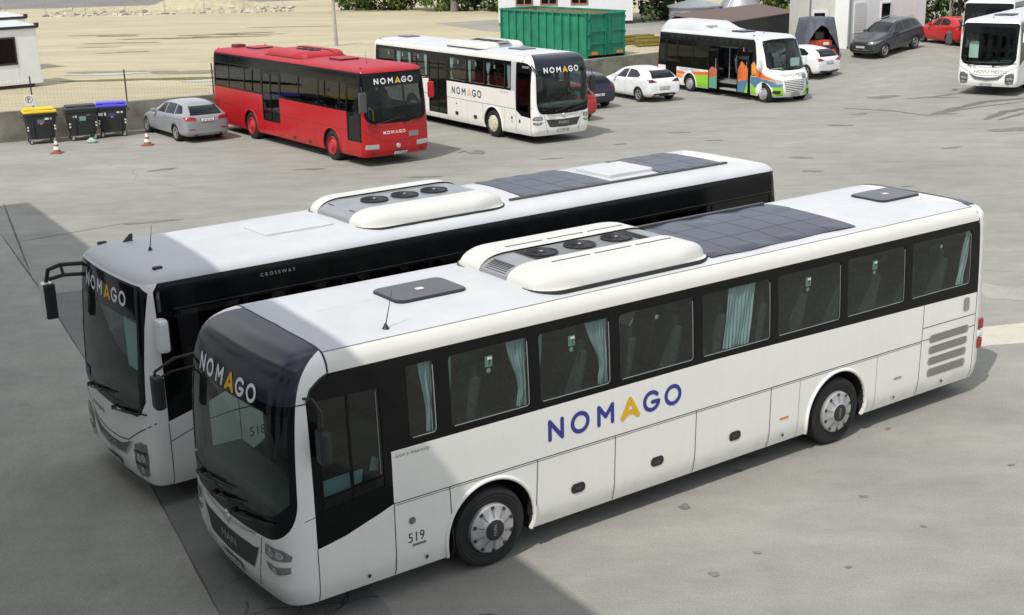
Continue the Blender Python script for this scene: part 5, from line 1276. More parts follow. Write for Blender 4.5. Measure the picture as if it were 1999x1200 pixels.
part('symbol', sg, lambda b: (b.lathe([(.115, .0), (.135, .0)], INK, 28, c=(0, -.0145, .03), sign=-1), b.add([(-.09, -.0155, .11), (-.08, -.0155, .12), (.09, -.0155, -.05), (.08, -.0155, -.06)], [(0, 1, 2, 3)], REDL), (lambda V, F: b.add([(u * .17 - .05, -.015, w_ * .17 - .055) for u, w_ in V], F.tolist(), INK))(*text2d('P')), b.box(-.055, -.02, -.0165, -.0125, -.055, .115, INK)))
ff = empty('site_fence', (-35, 113.2, ZY), 0, 'temporary mesh site fence with upright tubes in front of the far road', 'fence')
GALV = mat('galvanised', (.42, .42, .4), .5, .5)
for i in range(9):
    x0 = -16 + i * 3.5
    part('fence_panel', ff, lambda b: (b.tube([(x0, 0, 0), (x0, 0, 2.0), (x0 + 3.4, 0, 2.0), (x0 + 3.4, 0, 0)], .025, GALV, 6), [b.box(x0 + k * .2, x0 + k * .2 + .006, -.003, .003, .15, 1.95, GALV) for k in range(1, 17)], [b.box(x0, x0 + 3.4, -.004, .004, z, z + .006, GALV) for z in (.15, .6, 1.1, 1.6)]))
    part('foot', ff, lambda b: b.box(x0 + 3.1, x0 + 3.75, -.2, .2, 0, .14, CONC, .03))

# gravel mound: rubble heap
def mound():
    r_ = random.Random(4); b = MB(); nx, ny = 70, 26; vs = []
    for j in range(ny + 1):
        for i in range(nx + 1):
            u, v = i / nx, j / ny; x = -41 + 21 * u; y = 113.8 + 9 * v
            e = max(0, math.sin(math.pi * u)) ** .7 * max(0, math.sin(math.pi * v)); h = e * (.5 + .5 * math.sin(7 * u + 2) * .4 + 1.2 * math.exp(-((u - .62) / .18) ** 2) + .35 * math.sin(31 * u + 9 * v) * .3) + r_.uniform(0, .18) * (e > .02)
            vs.append((x, y, zy(x, y) - .02 + max(0, h)))
    b.add(vs, [(j * (nx + 1) + i, j * (nx + 1) + i + 1, (j + 1) * (nx + 1) + i + 1, (j + 1) * (nx + 1) + i) for j in range(ny) for i in range(nx)], G_SAND)
    for _ in range(500):
        x = r_.uniform(-41, -19); y = r_.uniform(112.2, 119); s = r_.uniform(.06, .22); M = Matrix.Translation((x, y, zy(x, y) + s * .4 + r_.uniform(0, .3) * (y > 114))) @ Matrix.Rotation(r_.uniform(0, 3), 4, 'Z') @ Matrix.Rotation(r_.uniform(0, 1), 4, 'X')
        b.box(-s, s, -s * .7, s * .7, -s * .5, s * .5, G_PALE, M=M)
    o = b.build('gravel'); o['kind'] = 'stuff'; o['label'] = 'heap of pale rubble and gravel along the far site fence'; o['category'] = 'rubble'
mound()

# ------------------------------------------------------------------ bins, cones, bag
BINB = mat('bin_plastic', (.022, .024, .026), .55, var=.25, vscale=5)
def bin_(loc, rz, lid, label, stickers):
    root = empty('wheeled_bin', loc, rz, label, 'bin', 'large wheeled bins against the wall')
    bm = bmesh.new(); W, D = .56, .40
    prof = [(.80, .82, .2), (.90, .88, .55), (1.0, 1.0, 1.08), (1.05, 1.06, 1.10), (1.05, 1.06, 1.16)]
    def f(b):
        vs = []; n = None
        for sx, sy, z in prof:
            pl = rrect(-W * sx, W * sx, -D * sy, D * sy, .07, 4); n = len(pl); vs += [(x, y, z) for x, y in pl]
        fs = [(j * n + i, j * n + (i + 1) % n, (j + 1) * n + (i + 1) % n, (j + 1) * n + i) for j in range(len(prof) - 1) for i in range(n)] + [tuple(range(n - 1, -1, -1)), tuple((len(prof) - 1) * n + i for i in range(n))]
        b.add(vs, fs, BINB)
        for s in (-1, 1): b.tube([(s * W * 1.08, -.1, 1.0), (s * (W + .09), -.1, 1.02), (s * (W + .09), .1, 1.02), (s * W * 1.08, .1, 1.0)], .02, BINB, 6); b.box(s * W * .55 - .02, s * W * .55 + .02, -D * 1.0 - .008, -D * .8, .3, 1.0, BINB)
    part('body', root, f)
    part('lid', root, lambda b: (b.box(-W * 1.08, W * 1.08, -D * 1.1, D * 1.12, 1.165, 1.25, lid, .035), b.box(-W * .98, W * .98, -D * .5, D * .95, 1.25, 1.33, lid, .04), b.box(-W * .5, W * .4, -D * .95, -D * .55, 1.25, 1.275, lid, .01)))
    for sx in (-1, 1):
        for sy in (-1, 1):
            shared('castor', lambda b: (b.lathe([(.001, .022), (.07, .022), (.09, .018), (.09, -.018), (.07, -.022), (.001, -.022)], RUBBER, 20, c=(0, 0, .09)), b.lathe([(.001, .025), (.05, .024)], SILVER, 14, c=(0, 0, .09)), b.lathe([(.001, .025), (.05, .024)], SILVER, 14, c=(0, 0, .09), sign=-1), b.box(-.02, .05, -.035, .035, .1, .215, SILVER)), 'castor', root, (sx * W * .72, sy * D * .7, 0))
    for (x, z, w_, h, m_) in stickers:
        part('sticker', root, lambda b: b.box(x - w_, x + w_, -D * (.86 + .13 * (z - .5)) - .022, -D * (.86 + .13 * (z - .5)) - .012, z - h, z + h, m_))
    for s in (-1, 1):
        for z in (.55, .66): part('reflector', root, lambda b: b.lathe([(.001, .004), (.035, .0)], PLATEW, 12, c=(s * W * .86, -D * (.86 + .13 * (z - .5)) - .012, z), sign=-1))
    return root
YEL = mat('yellow_lid', (.72, .52, .015), .42, coat=.1, var=.1); BLU = mat('blue_lid', (.07, .06, .55), .42, coat=.1, var=.1); BLK = mat('charcoal_lid', (.045, .048, .055), .5, var=.1)
GREY = mat('sticker_grey', (.13, .13, .14), .5); GRN = mat('sticker_dark_green', (.15, .3, .25), .5)
rzb = R(26)
bin_((-17.72, 47.42, 0), rzb, YEL, 'black wheeled bin with a yellow lid, standing apart from the other two', [(.0, .90, .13, .12, GREY), (.26, .98, .12, .07, PLATEW), (.0, .80, .045, .045, PLATEW)])
bin_((-16.38, 48.12, 0), rzb, BLK, 'black wheeled bin with a charcoal lid beside the blue lidded one', [(-.28, .96, .07, .07, PLATEW), (.0, .9, .12, .14, GRN), (.25, 1.0, .1, .06, GREY)])
bin_((-15.42, 48.82, 0), R(18), BLU, 'black wheeled bin with a blue lid, closest to the silver estate car', [(-.36, .96, .14, .11, PLATEW), (.0, .92, .13, .12, mat('sticker_navy', (.05, .05, .14), .5)), (.30, 1.0, .11, .07, PLATEW), (.0, .82, .045, .045, PLATEW)])
def cone(loc, label, tilt=0):
    root = empty('traffic_cone', loc, 0, label, 'traffic cone', 'traffic cones')
    ORG = mat('cone_orange', (.30, .11, .07), .6, var=.2, vscale=15)
    part('base', root, lambda b: b.box(-.2, .2, -.2, .2, 0, .035, mat('cone_base', (.28, .07, .05), .7), .015))
    part('body', root, lambda b: b.lathe([(.14, .035), (.125, .09), (.035, .46), (.022, .47), (.001, .47)], ORG, 24, 'z'))
    for a, c_ in ((.14, .25), (.33, .45)): part('reflective_band', root, lambda b: b.lathe([(.125 - .243 * (a - .09) + .004, a), (.125 - .243 * (c_ - .09) + .004, c_)], PLATEW, 24, 'z'))
cone((-16.3, 44.9, 0), 'orange and white traffic cone in front of the yellow lidded bin'); cone((-13.4, 46.25, 0), 'orange and white traffic cone beside the front wheel of the silver estate car')
def bag(b):
    r_ = random.Random(2); vs = []; n, k = 18, 9
    for j in range(k + 1):
        t = j / k
        for i in range(n):
            a = 2 * math.pi * i / n; q = math.sin(math.pi * (.12 + .8 * t)) ** .7 * (1 + .18 * math.sin(3 * a + 4 * t) + r_.uniform(-.08, .08)); z = .17 * t + (.03 if t == 1 else 0)
            vs.append((.24 * q * math.cos(a) * (1 - .3 * t), .15 * q * math.sin(a) * (1 - .4 * t), z))
    b.add(vs, [(j * n + i, j * n + (i + 1) % n, (j + 1) * n + (i + 1) % n, (j + 1) * n + i) for j in range(k) for i in range(n)] + [tuple(k * n + i for i in range(n))], mat('green_bag', (.25, .40, .33), .45), False)
b = MB(); bag(b); o = b.build('plastic_bag'); o.location = (-15.75, 47.15, 0); tag(o, 'crumpled pale green plastic bag on the ground in front of the bins', 'bag')

# ------------------------------------------------------------------ minibus with the painted flank
MINI_ROWS = [(.28, .04, .10, .04), (.4, .01, .03, .01), (.7, 0, 0, 0), (1.05, 0, .05, 0), (1.25, 0, .15, 0), (1.45, .01, .34, .01), (1.7, .015, .48, .015), (2.1, .035, .66, .03), (2.45, .06, .84, .05), (2.62, .075, .94, .06),
             (2.72, .10, 1.06, .09), (2.78, .16, 1.22, .15), (2.82, .28, 1.42, .25), (2.84, .5, 1.6, .45), (2.85, 1.12, 1.75, .9)]
def minibus(loc, th):
    L = 8.6; bd = Body(L, MINI_ROWS, w=1.12, bow=.16, rf=(.4, .34), rr=(.2, .2), xm=2.3); SX, FZ = bd.sxz, bd.fyz
    root = empty('minibus', loc, th, 'small white minibus with orange, green and blue painted panels and its side door open', 'bus', NEAR)
    LG = mat('livery_green', (.27, .60, .03), .35, coat=.3); LO = mat('livery_orange', (.75, .16, .02), .35, coat=.3); LB = mat('livery_blue', (.09, .20, .32), .35, coat=.3); LT = mat('livery_teal', (.13, .33, .25), .35, coat=.3); LR = mat('livery_brown', (.5, .12, .07), .4, coat=.2); LY = mat('livery_amber', (.75, .33, .05), .35, coat=.2)
    ar = (.84, 5.98); xs = .95; xr = L - .12; r = .47; zc = .42
    for s in (-1, 1):
        if s > 0:
            segs = [(xs, 1.68), (4.6, 6.98), (7.85, xr)]
        else: segs = [(xs, xr)]
        for a, b_ in segs:
            top = [(b_, 1.12), (a, 1.12)]
            bd.panel('side_panel', lower_poly(bd, s, a, b_, top, [x for x in ar if a - .2 < x - r and x + r < b_ + .1], r, zc), [], WHITE, root)
        # band
        if s > 0:
            band = [(1.15, 1.12), (1.68, 1.12), (1.68, 2.22), (4.6, 2.22), (4.6, 1.12), (6.98, 1.12), (6.98, .55), (7.85, .55), (7.85, 1.12), (xr, 1.12), (xr, 2.66), (1.75, 2.66), (1.5, 2.55)]
            holes = [winpoly(bd, s, *q, .03) for q in ((4.75, 5.75, 1.25, 2.35), (5.85, 6.88, 1.25, 2.35), (7.08, 7.75, .68, 2.35), (7.98, 8.38, 1.4, 2.35))]
        else:
            band = [(1.15, 1.12), (xr, 1.12), (xr, 2.66), (1.75, 2.66), (1.5, 2.55)]
            holes = [winpoly(bd, s, *q, .03) for q in ((1.9, 3.2, 1.25, 2.35), (3.3, 4.6, 1.25, 2.35), (4.75, 5.75, 1.25, 2.35), (5.85, 6.88, 1.25, 2.35), (7.0, 8.3, 1.25, 2.35))]
        bd.panel('window_band', bd.sp(s, band), holes, BLACK, root, 0, .03)
        for h in holes: bd.panel('window', h, [], GLASSD, root, -.01, 0)
        for x in ar:
            if x > 2: arch_trim(bd, root, s, x, r, zc, WHITE)
            else:
                part('wheel_well', root, lambda b: b.lathe([(r, -.04), (r, -.5), (.01, -.5)], RUBBER, 40, c=(x, s * bd.w, zc), sign=s, a0=-.3, a1=math.pi + .3))
            bus_wheel(root, x, s, 'steel', SILVER, r=.40, yw=1.09)
    # mask: everything ahead of x = xs on both flanks
    aF = {s: [SX(s, xs, z) for z in np.linspace(.28, 1.12, 6)] for s in (-1, 1)}
    zt = 2.68; fr = aF[1] + [SX(1, 1.15, 1.12), SX(1, 1.5, 2.55), SX(1, 1.62, 2.66)] + [SX(-1, 1.62, 2.66), SX(-1, 1.5, 2.55), SX(-1, 1.15, 1.12)] + aF[-1][::-1]
    arch = []
    wsy = 1.0
    wsp = [FZ(.97, 2.6), FZ(1.0, 2.0), FZ(1.03, 1.55), FZ(.98, 1.46), FZ(.5, 1.41), FZ(.001, 1.40), FZ(-.5, 1.41), FZ(-.98, 1.46), FZ(-1.03, 1.55), FZ(-1.0, 2.0), FZ(-.97, 2.6), FZ(-.5, 2.66), FZ(.001, 2.665), FZ(.5, 2.66)]
    whs = []
    for s in (-1, 1):
        whs.append([SX(s, ar[0] + r * math.cos(t), max(zc + r * math.sin(t), .29)) for t in np.linspace(math.pi + .2, -.2, 26) if ar[0] + r * math.cos(t) < xs - .0])
    # arch bites: extend the outline round the wheel
    def side_edge(s):
        pts = [SX(s, .40, .28)]
        for t in np.linspace(math.pi + .3, 1.34, 20):
            x, z = ar[0] + r * math.cos(t), zc + r * math.sin(t)
            if z > .285: pts.append(SX(s, x, z))
        pts.append(SX(s, xs, zc + r * math.sin(math.acos((xs - ar[0]) / r)))); pts.append(SX(s, xs, 1.12)); return pts
    fr = side_edge(1) + [SX(1, 1.15, 1.12), SX(1, 1.5, 2.55), SX(1, 1.62, 2.66)] + [SX(-1, 1.62, 2.66), SX(-1, 1.5, 2.55), SX(-1, 1.15, 1.12)] + side_edge(-1)[::-1]
    bd.panel('front_panel', fr, [wsp], WHITE, root, fine=True, d=.06)
    bd.panel('windscreen', wsp, [], WSGLASS, root, -.004, 0, fine=True)
    bd.ribbon([[*wsp, wsp[0]]], .07, FRIT, 'windscreen_surround', root, .001)
    aR = abs(SX(1, xr, 2)[0]); vh = bd.vz(2.66); a0 = abs(SX(1, 1.62, 2.66)[0])
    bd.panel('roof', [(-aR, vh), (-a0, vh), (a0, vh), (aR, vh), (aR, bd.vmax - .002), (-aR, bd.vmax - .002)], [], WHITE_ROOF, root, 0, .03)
    for s in (-1, 1): bd.panel('rear_panel', [(s * aR, .28), (s * bd.S, .28), (s * bd.S, bd.vmax - .002), (s * aR, bd.vmax - .002)], [], WHITE, root)
    # open double door: plug leaves beside the opening, step inside
    for a, b_ in ((1.72, 2.52), (3.84, 4.52)):
        d_ = empty_part('door', root)
        yb = bd.w + .06
        part('leaf_frame', d_, lambda b: [b.box(p, q, yb - .02, yb + .02, z0, z1, BLACK, .006) for p, q, z0, z1 in ((a, a + .06, .3, 2.15), (b_ - .06, b_, .3, 2.15), (a + .06, b_ - .06, .3, .36), (a + .06, b_ - .06, 2.09, 2.15))])
        part('leaf_glass', d_, lambda b: b.box(a + .06, b_ - .06, yb - .006, yb + .006, 1.22, 2.09, GLASSD))
        part('leaf_panel', d_, lambda b: [b.add([(x, yb + .014, z) for x, z in pl], [tuple(range(len(pl)))], m_) for pl, m_ in (
            ([(a + .05, .34), (b_ - .05, .34), (b_ - .05, .8), (a + .05, .95)], LT if a > 3 else LB), ([(a + .05, .95), (b_ - .05, .8), (b_ - .05, 1.3 if a < 3 else 1.16), ((a + b_) / 2 + .1, 1.72 if a < 3 else 1.32), (a + .05, 1.4 if a < 3 else 1.24)], LR if a > 3 else LO))] + ([b.add([(x, yb + .017, z) for x, z in pl], [tuple(range(len(pl)))], m_) for pl, m_ in (([(2.2, 1.0), (2.47, .9), (2.47, 1.28), (2.25, 1.5)], LR), ([(1.77, .34), (2.0, .34), (1.77, .9)], LG))] if a < 3 else []) + [b.box(a + .05, b_ - .05, yb - .012, yb + .01, .34, 1.72 if a < 3 else 1.3, BLACK)])
        part('handle', d_, lambda b: b.tube([(a + .12, yb + .04, 1.0), (a + .12, yb + .04, 1.7)], .012, SILVER, 6))
    part('door_leaf_tip', root, lambda b: b.add([(2.0, bd.w + .062, 1.9), (2.24, bd.w + .062, 1.9), (2.12, bd.w + .062, 2.35)], [(0, 1, 2)], LR))
    # livery patches on the flank
    def pat(pl, m_, s=1): bd.panel('livery_patch', [SX(s, *p) for p in pl], [], m_, root, .004, 0)
    pat([(4.62, .31), (5.46, .31), (5.49, .5), (5.58, .70), (5.7, .82), (4.62, .90)], LG); pat([(4.62, .90), (5.7, .82), (5.84, .89), (5.84, .96), (4.62, 1.06)], LO)
    pat([(6.52, .62), (6.96, .62), (6.96, .80), (6.50, .76)], LY); pat([(6.44, .78), (6.96, .82), (6.96, .95), (6.3, .92)], LO)
    pat([(1.33, .31), (1.66, .31), (1.66, .8), (1.34, .6)], LG); pat([(1.2, .78), (1.34, .6), (1.66, .8), (1.66, 1.1), (1.0, 1.08), (.97, .90)], LB)
    for s in (1, -1):
        F2 = lambda pl, m_: bd.panel('livery_patch', pl, [], m_, root, .005, 0, fine=True, d=.05)
        F2([SX(s, .38, .32), SX(s, .35, .70), FZ(s * .64, .72), FZ(s * .58, .34), FZ(s * .95, .32)], LG)
        F2([SX(s, 1.3, 1.05), SX(s, .95, .93), SX(s, .55, .86), SX(s, .39, .71), FZ(s * .66, .73), FZ(s * .64, .84), SX(s, .62, 1.02)], LB)
        F2([SX(s, 1.6, 1.3), SX(s, 1.3, 1.08), SX(s, .66, 1.04), FZ(s * .76, .93), FZ(s * .78, 1.0), SX(s, .75, 1.2), SX(s, 1.3, 1.46)], LO)
        if s > 0: F2([SX(s, 1.62, 1.15), SX(s, 1.35, 1.2), SX(s, 1.3, 1.5), SX(s, 1.5, 1.75), SX(s, 1.66, 1.6)], LY)
        lamp_poly(bd, root, s, [(.66, .84), (.64, .98), (.9, 1.06), (1.06, 1.08), (1.02, .93), (.86, .84)], HEADL, inner=[(.78, .93, .05), (.92, .98, .04)])
        bd.panel('fog_lamp', [FZ(s * y, z) for y, z in ((.76, .42), (.72, .56), (1.0, .58), (1.02, .46))], [], INK, root, .01, 0)
    g = bd.panel('grille', [FZ(y, z) for y, z in ((.58, .98), (.001, 1.0), (-.58, .98), (-.48, .5), (.001, .46), (.48, .5))], [], SEAMM, root, .006, 0)
    bd.ribbon([[FZ(.56 - k * .012, .94 - k * .072), FZ(.001, .955 - k * .072), FZ(-.56 + k * .012, .94 - k * .072)] for k in range(7)], .034, WHITE, 'slats', g, .02)
    bd.art('lettering', text_items('NOVO MESTO', lambda u, z: FZ(.66 - u, 1.14 + z), .13, GREYM, 1.15), root)
    bd.art('lettering', text_items('NOVO MESTO', lambda u, z: SX(1, 6.75 - u, .97 + z), .13, GREYM, 1.25), root)
    bd.panel('panel_patch', [FZ(y, z) for y, z in ((-.42, 1.02), (-.70, 1.03), (-.70, 1.22), (-.42, 1.2))], [], GREYM, root, .008, 0)
    plate(bd, root, -.05, .36, 'NM CP-516'); bd.ribbon([[SX(1, 2.6, 2.24), SX(1, 3.8, 2.24)]], .05, INK, 'door_seal', root)
    # roof air conditioning at the rear, hatch
    def acf(b):
        vs = []; nx, ny = 40, 24
        for j in range(ny + 1):
            y = -.92 + 1.84 * j / ny
            for i in range(nx + 1):
                x = 4.2 + 4.3 * i / nx; t = i / nx; e = min(t / .14, (1 - t) / .06, 1); f_ = min((.92 - abs(y)) / .25, 1); hh = (.12 + .26 * max(0, min(1, (t - .12) / .18))) * max(0, e) ** .5 * max(0, f_) ** .5
                vs.append((x, y, bd.zroof(abs(y)) - .03 + .03 + hh))
        b.add(vs, [(j * (nx + 1) + i, j * (nx + 1) + i + 1, (j + 1) * (nx + 1) + i + 1, (j + 1) * (nx + 1) + i) for j in range(ny) for i in range(nx)], WHITE_ROOF, True)
    ac = part('air_conditioner', root, acf)
    for x in (4.85, 5.6): part('grille', ac, lambda b: b.box(x, x + .4, .45, .8, 3.02 if x > 5 else 2.99, 3.1, SILVER, .02))
    roof_hatch(root, bd, 3.1, 3.95, -.35, .4, CAP, .05, .06)
    for y in (.9, -.9): part('marker_lamp', root, lambda b: b.box(1.72, 1.84, y - .03, y + .03, bd.zroof(.9) - .02, bd.zroof(.9) + .03, INK, .01))
    whip(root, 2.2, 0, 2.83, .3, .05)
    # inside
    part('cabin_floor', root, lambda b: (b.box(1.0, L - .2, -1.0, .98, .62, .68, mat('floor_light', (.22, .22, .23), .7)), b.box(2.62, 3.82, .5, 1.08, .34, .4, mat('step_grey', (.35, .35, .36), .6)), b.box(2.62, 3.82, .5, .53, .4, .62, GREYM)))
    part('dashboard', root, lambda b: b.box(.85, 1.25, -.95, .95, .9, 1.38, PLASTIC, .06)); steering(root, 1.35, -.45, 1.5)
    part('paper', root, lambda b: b.box(.62, .8, .2, .75, 1.44, 1.46, PLATEW)); part('route_board', root, lambda b: b.box(.78, .8, -.85, -.35, 1.5, 1.85, mat('sign_pale', (.6, .68, .66), .6)))
    x = 2.2
    while x < 8.2:
        for y in (-.86, -.43, .43, .86):
            if y > 0 and (2.2 < x < 4.5 or 6.6 < x < 7.8): continue
            shared(('seat', SEATM.name), seat_mb(SEATM), 'seat', root, (x, y, .68))
        x += .78
    shared(('seat', SEATM.name), seat_mb(SEATM), 'seat', root, (1.65, -.45, .7))
    for x in (2.7, 3.75): part('handrail', root, lambda b: b.tube([(x, .6, .68), (x, .6, 2.2)], .017, SILVER, 6))
    part('chassis', root, lambda b: b.box(.5, L - .3, -.6, .6, .3, .6, RUBBER))
    for s in (-1, 1): mirror_arm(root, [(1.15, s * 1.08, 1.75), (.95, s * 1.28, 1.75)], .03, (.95, s * 1.3, 1.68, .07, .1, .2), WHITE)
    wiper(bd, root, .5, 1.42, -.1, 1.5); wiper(bd, root, -.3, 1.42, -.75, 1.48)
    for s in (-1, 1): part('tail_lamp', root, lambda b: b.box(L - .13, L - .01, min(s * .95, s * 1.1), max(s * .95, s * 1.1), .8, 1.2, REDL, .03))
def empty_part(name, parent):
    o = bpy.data.objects.new(name, None); return link(o, parent)
mx_, my_, _ = root_at(11.505, 53.812, 2.09, -1.12)
minibus((mx_, my_, -.03), 2.09)

# ------------------------------------------------------------------ cars
def loft_car(root, st, m, wells, wr):
    """closed body from cross sections st: (x, zb, zs, zt, w, wt)"""
    bm = bmesh.new(); rings = []
    for x, zb, zs, zt, w_, wt in st:
        zt = max(zt, zs + .02); zm = zb + (zs - zb) * .45
        half = [(0, zb), (w_ * .6, zb), (w_ * .93, zb + .02), (w_ * .995, zb + (zs - zb) * .25), (w_, zm + .05), (w_ * .985, zs - .06), (w_ * .945, zs), (wt + (w_ * .945 - wt) * .12, zt - (zt - zs) * .14), (wt * .9, zt - .015), (wt * .5, zt), (0, zt + .004)]
        ring = [bm.verts.new((x, y, z)) for y, z in half] + [bm.verts.new((x, -y, z)) for y, z in half[-2:0:-1]]
        rings.append(ring)
    n = len(rings[0])
    for a, b_ in zip(rings[:-1], rings[1:]):
        for i in range(n): bm.faces.new((a[i], b_[i], b_[(i + 1) % n], a[(i + 1) % n]))
    for r_, flip in ((rings[0], False), (rings[-1], True)):   # quad caps
        h = n // 2; L_ = r_[:h + 1]; R_ = [r_[0]] + r_[:h - 1:-1]
        for i in range(h):
            q = [L_[i], L_[i + 1], R_[i + 1], R_[i]]; q = [v for k, v in enumerate(q) if v not in q[:k]]
            if len(q) >= 3: bm.faces.new(q if not flip else q[::-1])
    bmesh.ops.recalc_face_normals(bm, faces=bm.faces)
    me = bpy.data.meshes.new('body'); bm.to_mesh(me); bm.free(); me.materials.append(m); me.materials.append(RUBBER)
    o = bpy.data.objects.new('body', me); COL.objects.link(o)
    s = o.modifiers.new('s', 'SUBSURF'); s.levels = 3; s.render_levels = 3
    cb = MB()
    for x in wells:
        for sd in (-1, 1): cb.lathe([(.0005, 1.2), (wr, 1.2), (wr, .52), (.0005, .52)], RUBBER, 32, c=(x, 0, .31), sign=sd)
    cut = cb.build('cut'); bmx = bmesh.new(); bmx.from_mesh(cut.data); bmesh.ops.remove_doubles(bmx, verts=bmx.verts, dist=.002); bmesh.ops.recalc_face_normals(bmx, faces=bmx.faces); bmx.to_mesh(cut.data); bmx.free()
    bo = o.modifiers.new('b', 'BOOLEAN'); bo.object = cut; bo.operation = 'DIFFERENCE'; bo.solver = 'EXACT'
    dg = bpy.context.evaluated_depsgraph_get(); dg.update(); me2 = bpy.data.meshes.new_from_object(o.evaluated_get(dg), depsgraph=dg)
    for md in list(o.modifiers): o.modifiers.remove(md)
    me2.name = 'body'; o.data = me2; bpy.data.objects.remove(cut)
    me2.polygons.foreach_set('use_smooth', [True] * len(me2.polygons))
    try: me2.set_sharp_from_angle(angle=R(38))
    except Exception: pass
    o.parent = root
    bv = BVHTree.FromPolygons([v.co for v in me2.vertices], [tuple(p.vertices) for p in me2.polygons])
    return o, bv
def raydec(bv, name, poly, axis, sign, m, parent, off=.006, d=.06, smooth=True, mirror=False):
    """lay a 2-D outline on the body: axis 'y' -> (x,z) from the flank, 'x' -> (y,z) from an end, 'z' -> (x,y) from above"""
    def one(b, poly, sign):
        lo = np.min(poly, 0); hi = np.max(poly, 0); V, F = tri2d(poly, [], list(np.arange(lo[0] + d / 2, hi[0], d)), list(np.arange(lo[1] + d / 2, hi[1], d)), d)
        vs = []; ok = []
        for p in V:
            if axis == 'y': o_ = Vector((p[0], sign * 3, p[1])); dr = Vector((0, -sign, 0))
            elif axis == 'x': o_ = Vector((2.5 + sign * 6, p[0], p[1])); dr = Vector((-sign, 0, 0))
            else: o_ = Vector((p[0], p[1], 4)); dr = Vector((0, 0, -1))
            h = bv.ray_cast(o_, dr)
            if h[0] is None: vs.append((0, 0, 0)); ok.append(False)
            else: vs.append(tuple(h[0] + (h[1] if h[1].dot(dr) < 0 else -h[1]) * off)); ok.append(True)
        b.add(vs, [f for f in F.tolist() if all(ok[i] for i in f)], m, True)
    b = MB(); one(b, poly, sign)
    if mirror: pass
    return b.build(name, parent)
CARGLASS = mat('car_glass', (.008, .010, .011), .06, 0, 0, spec=.4)
CARGLASS2 = mat('car_glass_green', (.02, .026, .026), .08, 0, 0, spec=.4)
def car(loc, th, label, m, st, wells, windows, front=True, wheel_r=.32, rim=None, plate_txt='KP GN-424', lights=None, kind='car', w_out=None, rim5=5, trim=None, roofrails=False, handles=((1.9, .85), (2.9, .88))):
    root = empty('parked_car', loc, th, label, 'car', 'cars parked in the yard')
    def gl(d): return zg(loc[0] + d * math.cos(th), loc[1] + d * math.sin(th))
    za, zb = gl(wells[0]), gl(wells[1]); an = math.atan2(zb - za, wells[1] - wells[0]); root.rotation_euler = (0, -an, th); root.location.z = za - wells[0] * math.tan(an)
    body, bv = loft_car(root, st, m, wells, wheel_r + .055)
    L = st[-1][0]; W = max(q[4] for q in st)
    for nm, pl in windows.get('side', []):
        for s in (-1, 1): raydec(bv, nm, pl, 'y', s, CARGLASS, root)
    for nm, pl in windows.get('top', []): raydec(bv, nm, pl, 'z', 1, CARGLASS, root)
    for nm, pl in windows.get('rear', []): raydec(bv, nm, pl, 'x', 1, CARGLASS, root)
    for nm, pl in windows.get('front', []): raydec(bv, nm, pl, 'x', -1, CARGLASS2, root)
    for nm, pl, ax, sg_, mm in (lights or []):
        raydec(bv, nm, pl, ax, sg_, mm, root, .008)
        pm = [(-y, z) for y, z in pl][::-1] if ax == 'x' else None
        if pm: raydec(bv, nm, pm, ax, sg_, mm, root, .008)
    # door shut lines
    for s in (-1, 1):
        for q in windows.get('seams', []):
            raydec(bv, 'door_seam', q, 'y', s, SEAMM, root, .003, .1)
        for hx, hz in handles: raydec(bv, 'door_handle', rrect(hx, hx + .17, hz, hz + .035, .01, 2), 'y', s, m if m is not WHITE else SILVER, root, .02, .03)
    rim = rim or SILVER
    for x in wells:
        for s in (-1, 1):
            def tw(b):
                b.lathe([(wheel_r * .64, 0), (wheel_r * .9, .012), (wheel_r, -.02), (wheel_r, -.19), (wheel_r * .9, -.21), (.05, -.2)], RUBBER, 36)
            t = shared(('ct', wheel_r), tw, 'wheel', root, (x, s * (W - .035), wheel_r), 0 if s > 0 else math.pi)
            def rw(b):
                r0 = wheel_r * .66; b.lathe([(r0, -.005), (r0 - .005, .008), (r0 - .025, .004), (r0 - .03, -.05)], rim, 36); b.lathe([(r0 - .03, -.05), (.001, -.055)], SEAMM, 24)
                for k in range(rim5):
                    a = 2 * math.pi * k / rim5
                    for da in (-.16, .16):
                        vs = [(rr_ * math.cos(a + da * q), hh, rr_ * math.sin(a + da * q)) for rr_, q, hh in ((.04, -.6, .0), (.04, 2.2, .0), (r0 - .015, 1.35, .003), (r0 - .015, .65, .003))]; b.add(vs, [(0, 1, 2, 3)], rim)
                b.lathe([(.055, -.02), (.05, .004), (.001, .008)], rim, 16)
            shared(('cr', wheel_r, rim.name, rim5), rw, 'rim', t)
    for s in (-1, 1):
        mz = windows.get('mirror', (1.45, .98)); part('mirror', root, lambda b: b.box(mz[0] - .06, mz[0] + .08, min(s * (W - .06), s * (W + .14)), max(s * (W - .06), s * (W + .14)), mz[1] - .06, mz[1] + .08, m, .03))
    # plates
    for sg_, key in ((1, 'rp'), (-1, 'fp')):
        if key in windows:
            zc = windows[key]; raydec(bv, 'number_plate', [(-.27, zc - .065), (.27, zc - .065), (.27, zc + .065), (-.27, zc + .065)], 'x', sg_, INK, root, .012, .1)
            pl = raydec(bv, 'plate_face', [(-.25, zc - .05), (.25, zc - .05), (.25, zc + .05), (-.25, zc + .05)], 'x', sg_, PLATEW, root, .016, .1)
            T, TF = text2d(plate_txt); sc = .07; sx = .4 / (T[:, 0].max() * sc); b = MB(); vs = []
            for u, w_ in T:
                y = (-.2 + u * sc * sx) * (1 if sg_ > 0 else -1); z = zc - .035 + w_ * sc; h = bv.ray_cast(Vector((2.5 + sg_ * 6, y, z)), Vector((-sg_, 0, 0))); vs.append(tuple((h[0] or Vector((0, y, z))) + Vector((sg_ * .024, 0, 0))))
            b.add(vs, TF.tolist(), INK); b.build('plate_text', root)
